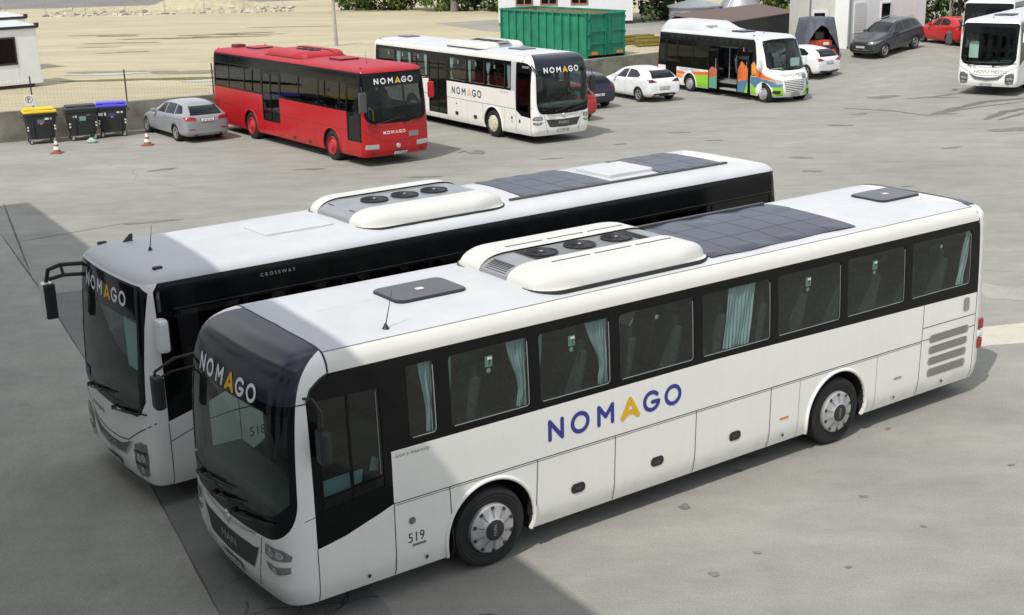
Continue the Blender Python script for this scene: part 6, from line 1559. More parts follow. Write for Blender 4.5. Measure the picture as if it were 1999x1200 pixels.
    return root, bv
def rearpose(x, y, th, w_, L):   # measured from the rear-left wheel side, x pointing forward
    cx, cy = x + math.sin(th) * w_, y - math.cos(th) * w_; return (cx + L * math.cos(th), cy + L * math.sin(th)), th + math.pi
def mirx(pl): return pl
SILP = paint('silver_metallic', (.27, .28, .30), .28, .5, .04, dust=.02); DGREY = paint('dark_grey_metallic', (.040, .043, .052), .22, .5, .03, dust=.01); NAVY = paint('navy_metallic', (.012, .012, .034), .25, .5, .03, dust=.01); RED2 = paint('bright_red', (.50, .012, .012), .25, .3, .03, dust=.01); RED3 = paint('deep_red', (.38, .015, .02), .25, .5); WCAR = paint('car_white', (.78, .79, .80), .25, .4)
est = [(0, .32, .55, .6, .45, .3), (.12, .24, .62, .68, .74, .5), (.5, .2, .72, .82, .88, .7), (1.1, .19, .8, .92, .92, .74), (1.5, .19, .86, 1.0, .925, .72), (1.95, .19, .9, 1.25, .93, .60), (2.4, .19, .92, 1.42, .93, .58), (3.0, .19, .94, 1.46, .93, .58), (3.9, .19, .97, 1.44, .92, .57), (4.35, .2, 1.0, 1.38, .91, .56), (4.68, .22, 1.0, 1.12, .89, .62), (4.83, .26, .92, .98, .84, .62), (4.9, .36, .75, .8, .68, .5)]
(p, t) = rearpose(-11.94, 46.24, 2.195, .9, 4.9)
car((*p, 0), t, 'silver estate car beside the wheeled bins, its dark rear window towards the camera', SILP, est, (.85, 3.85),
    {'side': [('side_window', [(1.95, .98), (2.35, 1.30), (2.75, 1.36), (2.8, .99)]), ('side_window', [(2.87, .99), (2.83, 1.365), (3.6, 1.36), (3.72, 1.02)]), ('side_window', [(3.8, 1.03), (3.7, 1.35), (4.1, 1.31), (4.42, 1.08)])],
     'top': [('windscreen', [(1.52, -.66), (1.52, .66), (2.25, .52), (2.25, -.52)])], 'rear': [('rear_window', [(-.62, 1.02), (.62, 1.02), (.52, 1.32), (-.52, 1.32)])],
     'seams': [[(2.835, .3), (2.845, .3), (2.845, .95), (2.835, .95)], [(1.8, .35), (1.81, .35), (1.86, .9), (1.85, .9)], [(3.76, .65), (3.77, .65), (3.77, 1.0), (3.76, 1.0)]], 'rp': .84, 'fp': .42, 'mirror': (1.95, 1.0)},
    lights=[('tail_lamp', [(.42, .83), (.84, .84), (.86, .98), (.60, .97), (.44, .93)], 'x', 1, REDL), ('reflector', [(.5, .5), (.75, .5), (.75, .53), (.5, .53)], 'x', 1, REDL), ('headlight', [(.45, .58), (.78, .6), (.82, .7), (.5, .67)], 'x', -1, HEADL), ('exhaust', [(.42, .27), (.55, .27), (.55, .32), (.42, .32)], 'x', 1, INK)], plate_txt='KP GN-424')
hat = [(0, .3, .52, .58, .45, .3), (.12, .22, .62, .7, .72, .5), (.5, .18, .75, .87, .86, .66), (1.0, .18, .83, .98, .90, .70), (1.3, .18, .88, 1.08, .905, .66), (1.75, .18, .93, 1.36, .905, .58), (2.2, .18, .95, 1.46, .905, .56), (2.8, .18, .98, 1.47, .905, .56), (3.4, .18, 1.02, 1.43, .89, .55), (3.8, .2, 1.04, 1.39, .88, .55), (4.06, .22, 1.04, 1.27, .87, .57), (4.24, .26, .99, 1.07, .85, .62), (4.34, .32, .84, .9, .82, .62), (4.37, .42, .66, .72, .72, .5)]
def hatwin(L=4.37, rp=.62):
    k = L / 4.37
    return {'side': [('side_window', [(1.72 * k, .99), (2.1 * k, 1.32), (2.5 * k, 1.37), (2.52 * k, 1.0)]), ('side_window', [(2.6 * k, 1.01), (2.58 * k, 1.375), (3.1 * k, 1.34), (3.55 * k, 1.16), (3.45 * k, 1.06)])],
            'top': [('windscreen', [(1.22 * k, -.64), (1.22 * k, .64), (1.95 * k, .5), (1.95 * k, -.5)])], 'rear': [('rear_window', [(-.62, 1.05), (.62, 1.05), (.5, 1.36), (-.5, 1.36)])],
            'seams': [[(2.555 * k, .3), (2.565 * k, .3), (2.565 * k, .96), (2.555 * k, .96)], [(1.5 * k, .35), (1.51 * k, .35), (1.56 * k, .9), (1.55 * k, .9)]], 'rp': rp, 'fp': .4, 'mirror': (1.72 * k, 1.02)}
(p, t) = rearpose(6.16, 54.95, 2.057, .88, 4.37)
tl = lambda z=.9, m_=REDL: [('tail_lamp', [(.38, z - .03), (.78, z - .05), (.84, z + .1), (.6, z + .08)], 'x', 1, m_), ('headlight', [(.42, .6), (.75, .62), (.8, .74), (.5, .68)], 'x', -1, HEADL)]
DTL = mat('dark_tail_lamp', (.09, .008, .012), .15, coat=.5)
car((p[0], p[1], 0), t, 'white hatchback by the low concrete wall, between the navy car and the painted minibus', WCAR, hat, (.85, 3.55), hatwin(), lights=tl(.92, DTL) + [('bumper_insert', [(.0, .25), (.6, .27), (.55, .4), (.0, .42)], 'x', 1, INK)], plate_txt='LJ 08-UZR')
suvs = lambda k, h: [(x * k, a, b_ * h, c_ * h, d_, e) for x, a, b_, c_, d_, e in hat]
t_ = 2.06
px_, py_ = rearpose(3.15, 53.0, t_, .88, 4.3)[0]
car((px_, py_, 0), t_ + math.pi, 'dark navy car partly hidden between the red car and the white hatchback', NAVY, suvs(.98, 1.04), (.83, 3.45), hatwin(4.3), lights=tl(.95, DTL), plate_txt='LJ 55-BKA')
px_, py_ = rearpose(2.1, 49.3, t_, .86, 4.1)[0]
rc, rbv = car((px_, py_, 0), t_ + math.pi, 'red car peeking out behind the white coach, with an orange school sign on its rear', RED3, suvs(.94, 1.03), (.8, 3.3), hatwin(4.1), lights=tl(.95), plate_txt='LJ 29-DPT')
raydec(rbv, 'school_sign', [(-.62, .55), (-.22, .55), (-.22, .98), (-.62, .98)], 'x', 1, mat('sign_orange', (.85, .25, .01), .5), rc, .03, .1)
raydec(rbv, 'school_sign', [(-.55, .62), (-.47, .62), (-.45, .8), (-.43, .62), (-.35, .62), (-.38, .82), (-.3, .65), (-.28, .65), (-.33, .9), (-.46, .92), (-.55, .88)], 'x', 1, INK, rc, .036, .06)
(p, t) = rearpose(14.95, 60.7, 2.206, .85, 3.96)
car((p[0], p[1], zg(15.5, 61.3)), t, 'white small hatchback with one bright tail lamp showing, in front of the covered machine', WCAR, suvs(.906, .99), (.78, 3.2), hatwin(3.96, .78), lights=tl(.9) + [('bumper_insert', [(.0, .22), (.7, .25), (.66, .42), (.0, .36)], 'x', 1, INK)], wheel_r=.31, plate_txt='KR UT-502')
# dark SUV, front towards the camera
sx, sy, _ = root_at(18.749, 64.371, .688, .9)
suv = [(0, .38, .72, .8, .5, .35), (.1, .26, .8, .92, .78, .6), (.5, .24, .9, 1.03, .90, .74), (1.1, .24, .95, 1.12, .915, .76), (1.4, .24, .98, 1.2, .92, .72), (1.85, .24, 1.03, 1.5, .92, .62), (2.3, .24, 1.05, 1.63, .92, .6), (3.2, .24, 1.07, 1.65, .92, .6), (3.9, .25, 1.1, 1.6, .91, .58), (4.2, .27, 1.1, 1.45, .9, .58), (4.42, .3, 1.0, 1.1, .86, .6), (4.49, .42, .8, .9, .72, .5)]
sv, sbv = car((sx, sy, zg(20, 66)), .688, 'dark grey sport utility car with silver roof rails, parked by the white cabin', DGREY, suv, (.88, 3.56),
    {'side': [('side_window', [(1.75, 1.1), (2.15, 1.46), (2.6, 1.53), (2.62, 1.12)]), ('side_window', [(2.7, 1.13), (2.68, 1.535), (3.35, 1.53), (3.42, 1.15)]), ('side_window', [(3.5, 1.16), (3.45, 1.52), (3.8, 1.48), (4.05, 1.22)])],
     'top': [('windscreen', [(1.32, -.68), (1.32, .68), (2.08, .56), (2.08, -.56)])], 'rear': [('rear_window', [(-.6, 1.15), (.6, 1.15), (.52, 1.48), (-.52, 1.48)])],
     'seams': [[(2.65, .4), (2.66, .4), (2.66, 1.08), (2.65, 1.08)], [(1.6, .4), (1.61, .4), (1.65, 1.0), (1.64, 1.0)]], 'rp': .9, 'fp': .62, 'mirror': (1.8, 1.12)}, wheel_r=.36,
    lights=[('headlight', [(.42, .76), (.82, .78), (.86, .9), (.44, .86)], 'x', -1, LAMPD), ('grille', [(.0, .74), (.4, .75), (.42, .86), (.0, .86)], 'x', -1, INK), ('air_intake', [(.0, .36), (.72, .38), (.66, .56), (.35, .6), (.33, .53), (.0, .53)], 'x', -1, INK), ('tail_lamp', [(.5, .92), (.8, .92), (.82, 1.04), (.5, 1.02)], 'x', 1, REDL), ('chrome_bar', [(.0, .46), (.6, .48), (.6, .5), (.0, .48)], 'x', -1, CHROME)], plate_txt='NM OO-196')
for s in (-1, 1): part('roof_rail', sv, lambda b: b.tube([(1.95, s * .58, 1.56), (2.2, s * .585, 1.66), (3.6, s * .57, 1.68), (3.95, s * .55, 1.6)], .02, SILVER, 6))
(p, t) = rearpose(23.85, 67.265, 1.84, .84, 3.97)
car((p[0], p[1], zg(24, 69)), t, 'bright red hatchback standing behind the dark sport utility car', RED2, suvs(.908, .99), (.8, 3.27), hatwin(3.97), lights=tl(.92), wheel_r=.31, plate_txt='NM RH-204')

# ------------------------------------------------------------------ covered machine
cm = empty('covered_machine', (16.1, 66.2, zg(16.1, 66.2)), R(10), 'small orange and black machine under a draped dark grey tarpaulin beside the white cabin', 'machine')
TARP = mat('tarp', (.085, .095, .12), .55, var=.3, vscale=3, bump=.4, bscale=6)
ORM = mat('machine_orange', (.50, .07, .03), .45, var=.2)
part('chassis', cm, lambda b: (b.box(-.95, .95, -.5, .5, .35, .6, INK, .04), b.box(-.85, .7, -.56, .5, .62, .98, ORM, .08), b.box(-.2, .3, -.4, .4, .98, 1.4, DARKGREY, .05), b.box(.2, .5, -.585, -.55, .72, .86, PLATEW), b.tube([(-.6, -.45, .9), (-.6, -.45, 2.05), (.6, -.45, 2.05), (.6, -.45, .9)], .035, INK, 6), b.tube([(-.6, .45, .9), (-.6, .45, 2.05), (.6, .45, 2.05), (.6, .45, .9)], .035, INK, 6)))
for x in (-.7, .75):
    for s in (-1, 1): shared('mw', lambda b: (b.lathe([(.15, .0), (.3, .01), (.36, -.03), (.36, -.2), (.15, -.22)], RUBBER, 24), b.lathe([(.15, 0), (.05, .03), (.001, .03)], ORM, 16)), 'wheel', cm, (x, s * .62, .36), 0 if s > 0 else math.pi)
def tarpf(b):
    r_ = random.Random(8); nx, ny = 48, 40; vs = []
    for j in range(ny + 1):
        for i in range(nx + 1):
            u, v = 2 * i / nx - 1, 2 * j / ny - 1; d = max(abs(u), abs(v)); top = 2.12 + .03 * math.sin(5 * u + 3 * v)
            ang = math.atan2(v, u); fold = .07 * math.sin(9 * ang + 1.3) + .04 * math.sin(17 * ang)
            if d < .55: x, y, z = u / .55 * .66, v / .55 * .52, top - .05 * d
            else:
                t = (d - .55) / .45; k = .55 / d; x, y = u * k / .55 * .66, v * k / .55 * .52; out_ = (.12 + .42 * t + fold * t); lx = x * (1 + out_ * .9); ly = y * (1 + out_ * 1.1)
                drop = 1.75 if not (v < -abs(u) * .9) else (.35 + 1.3 * abs(u / d) ** 1.5)
                x, y, z = lx, ly, top - .03 - drop * t ** 1.05
            vs.append((x, y, max(z, .12)))
    b.add(vs, [(j * (nx + 1) + i, j * (nx + 1) + i + 1, (j + 1) * (nx + 1) + i + 1, (j + 1) * (nx + 1) + i) for j in range(ny) for i in range(nx)], TARP, True)
b = MB(); tarpf(b); o = b.build('tarpaulin'); o.location = cm.location; o.rotation_euler = cm.rotation_euler; tag(o, 'dark grey tarpaulin hanging in folds over the orange machine', 'tarpaulin')

# ------------------------------------------------------------------ buildings
PANEL = mat('cabin_white', (.80, .81, .80), .5, var=.06, vscale=1.2); CREAM = mat('cabin_cream', (.60, .60, .54), .6, var=.1, vscale=1.5); GUT = mat('gutter_black', (.025, .025, .03), .5); ROOFW = mat('roof_pale', (.55, .57, .58), .6, var=.1)
def site_cabin(x, y, z, rz, label, L=6.0, D=2.4, H=2.3, win=None):
    root = empty('site_cabin', (x, y, z), rz, label, 'cabin', 'pale site cabins beyond the wire fence')
    def f(b):
        b.box(-L, 0, 0, D, 0, H, PANEL, .03)
        for k in range(1, 6): b.box(-L * k / 6 - .005, -L * k / 6 + .005, -.006, 0, .12, H - .2, ROOFW)
        b.box(-L - .02, .02, -.02, D + .02, -.12, .06, PANEL)
    part('wall', root, f)
    def rf(b):
        b.add([(-L - .06, -.06, H + .1), (.06, -.06, H + .1), (.06, D + .06, H + .1), (-L - .06, D + .06, H + .1), (-L + .4, D / 2, H + .3), (-.4, D / 2, H + .3)], [(0, 1, 5, 4), (1, 2, 5), (2, 3, 4, 5), (3, 0, 4)], ROOFW)
        b.box(-L - .07, .07, -.07, .0, H - .02, H + .1, GUT); b.box(-L - .07, .07, D, D + .07, H - .02, H + .1, GUT); b.box(.0, .07, .0, D, H - .02, H + .1, GUT); b.box(-.06, .1, -.1, .08, H + .02, H + .2, GUT)
    part('roof', root, rf)
    if win:
        for a, c_ in win:
            w_ = part('window', root, lambda b: b.box(a, c_, -.035, -.001, .75, 1.95, GUT, .01)); part('pane', w_, lambda b: (b.box(a + .08, (a + c_) / 2 - .03, -.045, -.036, .85, 1.87, CARGLASS), b.box((a + c_) / 2 + .03, c_ - .08, -.045, -.036, .85, 1.87, CARGLASS)))
    for xx in (-.4, -L / 2, -L + .4): part('support', root, lambda b: b.box(xx - .1, xx + .1, .2, .4, -.35, -.12, GUT))
site_cabin(-20.85, 56.75, 1.42, R(42), 'pale grey site cabin with a dark double window, nearest to the wire fence', win=[(-2.9, -1.0)])
site_cabin(-24.1, 64.3, 1.42, R(42), 'pale grey site cabin standing directly behind the cabin with the dark window')
site_cabin(-28.6, 72.4, 1.42, R(42), 'pale grey site cabin farthest back in the row, only its roof showing')
# green container
GREEN = mat('container_green', (.012, .20, .12), .5, var=.35, vscale=1.3, bump=.15, bscale=5); RUST = mat('rust', (.30, .16, .07), .9, var=.5, vscale=4); ORR = mat('orange_reflective', (.75, .22, .03), .5)
gc = empty('skip_container', (4.1, 63.95, ZY), math.atan2(.80, -.60), 'big open green steel container with ribbed sides and a rusty inside, on the sandy ground', 'container')
def gcf(b):
    L, W, H = 7.2, 2.4, 2.25
    b.box(.0, L, -.04, .04, .16, H, GREEN); b.box(.0, L, -W - .04, -W + .04, .16, H, GREEN); b.box(L - .04, L + .04, -W + .04, -.04, .16, H, GREEN); b.box(.05, L - .05, -W + .04, -.04, .15, .2, RUST)
    for y in (-.045, -W + .041): b.box(.06, L - .06, y, y + .004, .2, H - .05, RUST)
    b.box(L - .045, L - .041, -W + .05, -.05, .2, H - .04, RUST)
    for k in range(12):
        x = .05 + k * (L - .1) / 11
        for y0, y1 in ((.04, .12), (-W - .12, -W - .04)): b.box(x - .04, x + .04, y0, y1, .18, H - .02, GREEN)
    for y0, y1 in ((.0, .14), (-W - .14, -W)): b.box(-.02, L + .03, y0, y1, H - .03, H + .06, GREEN); b.box(-.02, L + .03, y0 + .01, y1 - .01, .04, .2, GREEN)
    b.box(L - .05, L + .06, -W, 0, H - .03, H + .062, GREEN); b.box(.3, L - .2, -W + .5, -W + .65, -.0, .15, INK); b.box(.3, L - .2, -.65, -.5, -.0, .15, INK)
part('body', gc, gcf)
for q in (0, 1):
    def df(b):
        y1 = -.02 - q * 1.2; y0 = y1 - 1.16
        b.box(-.05, .0, y0, y1, .18, 2.25, GREEN)
        for yy in (y0, y1 - .06): b.box(-.11, -.05, yy, yy + .06, .18, 2.25, GREEN)
        for z in (.18, .72, 1.35, 2.17): b.box(-.105, -.05, y0 + .06, y1 - .06, z, z + .08, GREEN)
        b.tube([(-.13, y0 + .1 if q == 0 else y1 - .1, .15), (-.13, y0 + .1 if q == 0 else y1 - .1, 2.28)], .02, GREEN, 6)
    d_ = part('door', gc, df); y1 = -.02 - q * 1.2
    part('reflector', d_, lambda b: b.box(-.125, -.11, y1 - 1.02 + .5 * (1 - q), y1 - .62 + .5 * (1 - q), .22, .36, ORR))
    for z in (.5, 1.2, 1.95): part('hinge', d_, lambda b: b.box(-.14, -.02, (.0 if q == 0 else -2.44), (.05 if q == 0 else -2.4), z, z + .14, GREEN))
# stacked beams
FORM = mat('formwork_yellow', (.26, .22, .05), .7, var=.3, vscale=6)
for i, (x, y, n, z0) in enumerate(((7.0, 71.6, 7, 0), (8.6, 70.6, 7, 0))):
    root = empty('beam_stack', (x, y, ZY), R(20), ['stack of yellow green formwork beams nearest the green container', 'stack of yellow green formwork beams half hidden behind the painted minibus'][i], 'beams', 'formwork beam stacks on the sand')
    for r_ in range(2):
        for c_ in range(4): part('beam', root, lambda b: (b.box(-1.5 + .06 * c_, 1.5, c_ * .22, c_ * .22 + .08, .08 + r_ * .24, .12 + r_ * .24, FORM), b.box(-1.5 + .06 * c_, 1.5, c_ * .22 + .028, c_ * .22 + .052, .12 + r_ * .24, .26 + r_ * .24, FORM), b.box(-1.5 + .06 * c_, 1.5, c_ * .22, c_ * .22 + .08, .26 + r_ * .24, .30 + r_ * .24, FORM)))
    for xx in (-1.2, 1.1): part('bearer', root, lambda b: b.box(xx, xx + .1, -.1, .85, 0, .08, RUST))
# brown shed
BRN = mat('brown_sheet', (.13, .085, .07), .5, .2, var=.15, vscale=1.5); DWL = mat('dark_board', (.045, .043, .045), .8, var=.2)
SHP = [(9.1, 72.4), (16.1, 81.4), (17.0, 74.9), (11.1, 66.6)]
sh = empty('shed', (11.1, 66.6, 0), 0, 'long low shed with a brown corrugated sheet roof and dark boarded wall', 'shed')
def shw(b):
    a = Vector((11.25, 66.85)); e = Vector((16.9, 74.85)); c_ = Vector((15.9, 80.8)); d_ = Vector((9.45, 72.5))
    for p_, q_ in ((a, e), (e, c_), (c_, d_), (d_, a)):
        n_ = Vector((-(q_ - p_).y, (q_ - p_).x)).normalized() * .05
        vs = [(p_.x - 11.1, p_.y - 66.6, .3), (q_.x - 11.1, q_.y - 66.6, .3), (q_.x - 11.1, q_.y - 66.6, 2.53), (p_.x - 11.1, p_.y - 66.6, 2.53)]; b.add(vs, [(0, 1, 2, 3)], DWL)
part('wall', sh, shw)
def shr(b):
    A, B_, C_, D_ = [Vector((x - 11.1, y - 66.6)) for x, y in (SHP[3], SHP[2], SHP[1], SHP[0])]
    n, m_ = 180, 2; vs = []
    for i in range(n + 1):
        t = i / n; zz = 2.58 + .022 * math.cos(2 * math.pi * t * 30)
        p_ = A.lerp(B_, t); q_ = D_.lerp(C_, t); vs += [(p_.x, p_.y, zz - .03), (q_.x, q_.y, zz + .12), (p_.x, p_.y, zz - .07)]
    fs = []
    for i in range(n): k = 3 * i; fs += [(k, k + 3, k + 4, k + 1), (k + 2, k + 5, k + 3, k)]
    b.add(vs, fs, BRN, False)
part('roof', sh, shr)
# white office cabins behind the machine and the dark car
def office(x, y, rz, L, D, H, m, label, features):
    root = empty('office_cabin', (x, y, zg(x, y)), rz, label, 'cabin', 'white office cabins at the back of the yard')
    def f(b):
        b.box(0, L, 0, D, -.2, H, m, .02)
        for k in range(1, int(L / 1.0)): b.box(k * 1.0 - .006, k * 1.0 + .006, -.005, .0, .05, H - .1, ROOFW)
        b.box(-.01, L + .01, -.012, .0, -.2, .12, GREYM)
    part('wall', root, f)
    part('roof', root, lambda b: (b.box(-.08, L + .08, -.08, D + .08, H, H + .12, ROOFW, .02), b.tube([(.1, -.06, 0), (.1, -.06, H)], .04, GREYM, 8)))
    for k, a, c_, z0, z1 in features:
        if k == 'window':
            w_ = part('window', root, lambda b: (b.box(a, c_, -.06, -.001, z0, z0 + .08, PLATEW), b.box(a, c_, -.06, -.001, z1 - .08, z1, PLATEW), b.box(a, a + .08, -.06, -.001, z0 + .08, z1 - .08, PLATEW), b.box(c_ - .08, c_, -.06, -.001, z0 + .08, z1 - .08, PLATEW)))
            part('pane', w_, lambda b: b.box(a + .08, c_ - .08, -.03, -.004, z0 + .08, z1 - .08, CARGLASS)); part('sill', w_, lambda b: b.box(a - .05, c_ + .05, -.1, -.001, z0 - .06, z0 - .002, PLATEW))
        elif k == 'shutter': part('shutter', root, lambda b: [b.box(a, c_, -.05, -.001, z0 + q * (z1 - z0) / 12, z0 + (q + .9) * (z1 - z0) / 12, PLATEW) for q in range(12)])
        elif k == 'door': part('door', root, lambda b: (b.box(a, c_, -.04, -.001, .0, z1, PLATEW), b.box(a + .15, c_ - .15, -.05, -.04, 1.2, z1 - .15, CARGLASS)))
office(16.15, 68.4, R(6), 2.2, 3, 3.0, CREAM, 'cream office cabin behind the covered machine, beside the whiter cabin', [('door', .2, 1.1, 0, 2.1)])
office(18.2, 67.9, R(40), 7.4, 3, 3.0, PANEL, 'white office cabin with framed window and closed shutter, behind the dark grey car', [('shutter', .5, 1.5, .8, 2.4), ('window', 2.9, 3.9, .8, 2.3)])
# white house wall at the back
wh = empty('white_building', (-.5, 88.8, ZY - .1), R(-2), 'white building with brown framed windows behind the green container', 'building')
WALLW = mat('render_white', (.66, .67, .70), .7, var=.05); WOOD = mat('brown_wood', (.30, .13, .06), .6, var=.2)
part('wall', wh, lambda b: b.box(0, 9.3, 0, 8, .35, 6.5, WALLW, .02)); part('plinth', wh, lambda b: b.box(.05, 9.25, .05, 7.9, -.3, .35, INK)); part('roof', wh, lambda b: b.box(-.4, 9.7, -.4, 8.4, 6.5, 6.75, BRN))
for a, c_ in ((1.2, 2.4), (2.9, 4.1), (5.0, 6.2)):
    w_ = part('window', wh, lambda b: [b.box(p, q, -.06, -.001, z0, z1, WOOD) for p, q, z0, z1 in ((a, a + .1, 1.5, 3.0), (c_ - .1, c_, 1.5, 3.0), (a + .1, c_ - .1, 1.5, 1.6), (a + .1, c_ - .1, 2.9, 3.0), ((a + c_) / 2 - .04, (a + c_) / 2 + .04, 1.6, 2.9))]); part('pane', w_, lambda b: b.box(a + .1, c_ - .1, -.03, -.004, 1.6, 2.9, CARGLASS))
# grey tank and cone hopper behind the shed
TANK = mat('tank_grey', (.33, .36, .38), .45, .4, var=.12)
tk = empty('metal_tank', (13.0, 88.0, .5), 0, 'low round grey metal tank with a domed rim behind the brown shed', 'tank')
part('shell', tk, lambda b: (b.lathe([(1.75, 0), (1.75, 1.7), (1.9, 1.72), (1.9, 1.82), (.2, 2.25), (.001, 2.26)], TANK, 48, 'z'), [b.lathe([(1.755, z), (1.78, z + .03), (1.755, z + .06)], TANK, 48, 'z') for z in (.5, 1.1)]))
part('hatch', tk, lambda b: b.box(-1.55, -1.25, -1.4, -1.1, .7, 1.4, INK))
hp = empty('hopper', (16.1, 88.0, .5), 0, 'grey cone shaped metal hopper beside the round tank', 'hopper')
part('cone', hp, lambda b: b.lathe([(1.9, .0), (1.85, 1.2), (.5, 2.9), (.4, 3.2), (.001, 3.2)], TANK, 32, 'z')); part('rib', hp, lambda b: b.tube([(-1.3, -1.35, 1.2), (-.35, -.35, 2.9)], .05, SILVER, 6))
# lamp post in the sand
lp = empty('lamp_post', (-10.05, 75.3, ZY), 0, 'thin pale post with a small flat lamp head standing in the sandy ground', 'lamp post')
part('pole', lp, lambda b: b.tube([(0, 0, 0), (-.05, 0, 2.75)], [.11, .08], mat('pale_concrete_post', (.36, .35, .32), .9, var=.2), 10)); part('lamp_head', lp, lambda b: (b.box(-.35, .3, -.12, .12, 2.74, 2.84, SILVER, .03), b.box(-.3, .25, -.1, .1, 2.72, 2.742, LAMPG)))

# the building the photograph was taken from, whose shade lies over the front of the yard
n_ = Vector((.846, .533)); d_ = Vector((.533, -.846)); H = 11.6; off0 = 7.27 - .668 * H
BLD = mat('building_render', (.68, .68, .66), .85, var=.1)
c0 = Vector((-13.45, 36.45)) - H * Vector((.397, .625)); c0 = c0 - n_ * (c0.dot(n_) - off0)
ob = empty('office_building', (c0.x, c0.y, 0), math.atan2(d_.y, d_.x), 'tall plain office building beside the yard that shades the front of it', 'building')
part('wall', ob, lambda b: b.box(0, 60, -12, 0, 0, H, BLD))
for k in range(12):
    for fl in range(3):
        a = 2 + k * 4.7; 
        if 24 < a < 42 and 1 <= fl <= 2 and abs((c0 + d_ * (a + 1)).x) < 3: continue
        part('window', ob, lambda b: b.box(a, a + 2.2, .0, .02, 1.2 + fl * 3.7, 3.0 + fl * 3.7, CARGLASS))

# ------------------------------------------------------------------ trees and bushes
BARK = mat('bark', (.11, .09, .07), .9, var=.3, vscale=8)
def leafmat(name, c):
    m = mat(name, c, .6, var=.0); nt = m.node_tree; N = nt.nodes; K = nt.links; b = N['Principled BSDF']
    g = N.new('ShaderNodeNewGeometry'); t = N.new('ShaderNodeTexCoord'); n = N.new('ShaderNodeTexNoise'); n.inputs['Scale'].default_value = .9; K.new(t.outputs['Object'], n.inputs['Vector'])
    ad = N.new('ShaderNodeMath'); ad.operation = 'MULTIPLY_ADD'; ad.inputs[1].default_value = .45; K.new(g.outputs['Random Per Island'], ad.inputs[0]); K.new(n.outputs[0], ad.inputs[2])
    r = N.new('ShaderNodeValToRGB'); r.color_ramp.elements[0].position = .35; r.color_ramp.elements[1].position = .95
    r.color_ramp.elements[0].color = (c[0] * .45, c[1] * .5, c[2] * .5, 1); r.color_ramp.elements[1].color = (c[0] * 1.9, c[1] * 1.6, c[2] * 1.3, 1)
    K.new(ad.outputs[0], r.inputs[0]); K.new(r.outputs[0], b.inputs['Base Color']); b.inputs['Specular IOR Level'].default_value = .25
    return m
LEAF = [leafmat('leaf_green', (.055, .10, .02)), leafmat('leaf_dark', (.03, .058, .02)), leafmat('leaf_olive', (.08, .10, .03))]
def tree(x, y, z, h, rx, seed, lm, label, low=.05, nl=2600, ls=.17, group='trees and bushes along the back of the yard'):
    r_ = random.Random(seed); root = empty('tree', (x, y, z), r_.uniform(0, 6), label, 'tree', group)
    def tf(b):
        b.tube([(0, 0, -.1), (.05, .03, h * .25), (-.04, .06, h * .55), (.03, 0, h * .85)], [.16, .12, .08, .03], BARK, 8)
        for k in range(8):
            a = r_.uniform(0, 6.28); z0 = h * r_.uniform(.15, .7); q = rx * r_.uniform(.5, .9); b.tube([(0, 0, z0), (q * .5 * math.cos(a), q * .5 * math.sin(a), z0 + .25 * q), (q * math.cos(a), q * math.sin(a), z0 + .6 * q)], [.06, .04, .012], BARK, 5)
    part('trunk', root, tf)
    cl = []
    for k in range(34):
        a = r_.uniform(0, 6.28); t = r_.uniform(low, 1); q = rx * math.sqrt(max(.05, math.sin(math.pi * min(1, .15 + .8 * t)))) * r_.uniform(.35, 1.0); cl.append((q * math.cos(a), q * math.sin(a), h * (low + (1 - low) * t), r_.uniform(.25, .5) * rx * .9))
    vs = []; fs = []
    for k in range(nl):
        cx, cy, cz, cr_ = r_.choice(cl); v = Vector((r_.gauss(0, 1), r_.gauss(0, 1), r_.gauss(0, .8))).normalized() * cr_ * r_.uniform(.6, 1.05) ** .5
        p_ = Vector((cx, cy, max(.1, cz))) + v; p_.z = max(.05, p_.z); n1 = (v.normalized() + Vector((r_.uniform(-.6, .6), r_.uniform(-.6, .6), r_.uniform(-.2, .8)))).normalized(); u = n1.orthogonal().normalized(); u = (Matrix.Rotation(r_.uniform(0, 6.28), 3, n1) @ u); w_ = n1.cross(u); s = ls * r_.uniform(.6, 1.3); k_ = len(vs)
        vs += [tuple(p_ - u * s), tuple(p_ + w_ * s * .55), tuple(p_ + u * s), tuple(p_ - w_ * s * .55)]; fs.append((k_, k_ + 1, k_ + 2, k_ + 3))
    b = MB(); b.add(vs, fs, lm); b.build('crown', root)
tb = [(-13.2, 113.5, 3.6, 1.9, 0), (-10.6, 112.2, 4.2, 2.1, 1), (-8.2, 111.6, 3.8, 1.9, 0), (-5.8, 110.0, 5.0, 2.1, 0), (-3.2, 108.8, 4.6, 1.9, 1), (-1.0, 107.2, 5.2, 2.1, 1), (1.2, 105.4, 5.0, 2.0, 0)]
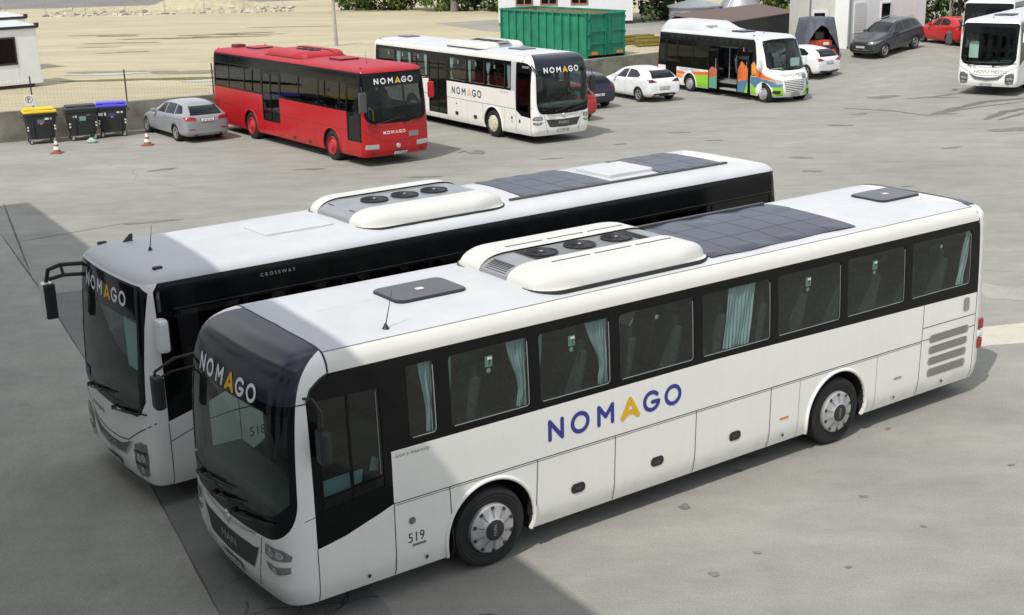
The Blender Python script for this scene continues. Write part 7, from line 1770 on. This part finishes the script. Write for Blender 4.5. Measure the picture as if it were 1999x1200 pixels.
lab = ['pale green bush at the far end of the sand, nearest the site fence', 'dark bushy tree second in the far row counting from the site fence', 'leafy bush third in the far row counting from the site fence', 'tall light green tree in the middle of the far row by a bare trunk', 'dark green tree just past the bare trunk in the far row', 'dense dark tree next to the white building side of the far row', 'tree in the far row partly hidden by the white building']
for i, (x, y, h, rx, k) in enumerate(tb): tree(x, y, ZY - .2, h, rx, 20 + i, LEAF[k], lab[i])
for i, (x, y, h, rx, k, lb) in enumerate([(10.4, 90.6, 5.5, 1.9, 1, 'very dark tree between the white building and the round tank'), (12.1, 93.5, 6, 2.0, 1, 'dark tree rising behind the round grey tank'), (18.6, 92, 4.6, 2.2, 0, 'bright green bush behind the cone shaped hopper'), (21.6, 91, 4.6, 2.2, 0, 'bright green bush between the hopper and the office cabins'),
                                          (25.2, 80.5, 4.8, 2.0, 2, 'olive bush behind the bright red hatchback, next to the office cabin'), (28.2, 79.5, 5.2, 2.2, 1, 'dark bush with bare branches behind the bright red hatchback'), (31.2, 80.0, 5.4, 2.3, 2, 'olive bush over the roof of the bright red hatchback'), (34.5, 79, 5.5, 2.4, 1, 'dark bush close behind the two white buses in the corner')]):
    tree(x, y, .9, h, rx, 50 + i, LEAF[k], lb)
bt = empty('dead_tree', (-4.3, 107.5, ZY), 0, 'bare grey trunk standing in front of the far row of trees', 'tree trunk'); part('trunk', bt, lambda b: b.tube([(0, 0, 0), (.05, 0, 1.5), (0, .1, 4.5)], [.34, .3, .2], mat('grey_bark', (.2, .18, .16), .9, var=.3, vscale=5), 12))
for i, (x, y, a) in enumerate([(27.0, 77.6, .5), (28.6, 77.2, 1.3), (30.2, 77.8, 2.0)]):
    r_ = random.Random(i); root = empty('bare_branch', (x, y, 1.0), a, ['thin bare branch leaning from the dark bush nearest the office cabin', 'forked bare branch in the middle of the dark bush', 'thin bare branch reaching out above the bright red hatchback'][i], 'branch', 'bare branches in the bushes')
    def bf(b):
        for k in range(4):
            e = r_.uniform(-.7, .7); b.tube([(0, 0, .6), (.6 * e, .3 * e, 1.6), (1.6 * e + .3, .4 * e, 2.4 + .4 * k * .3), (2.2 * e + .6, .2, 2.6)], [.04, .03, .02, .008], mat('pale_twig', (.38, .34, .27), .9), 5)
    part('twig', root, bf)
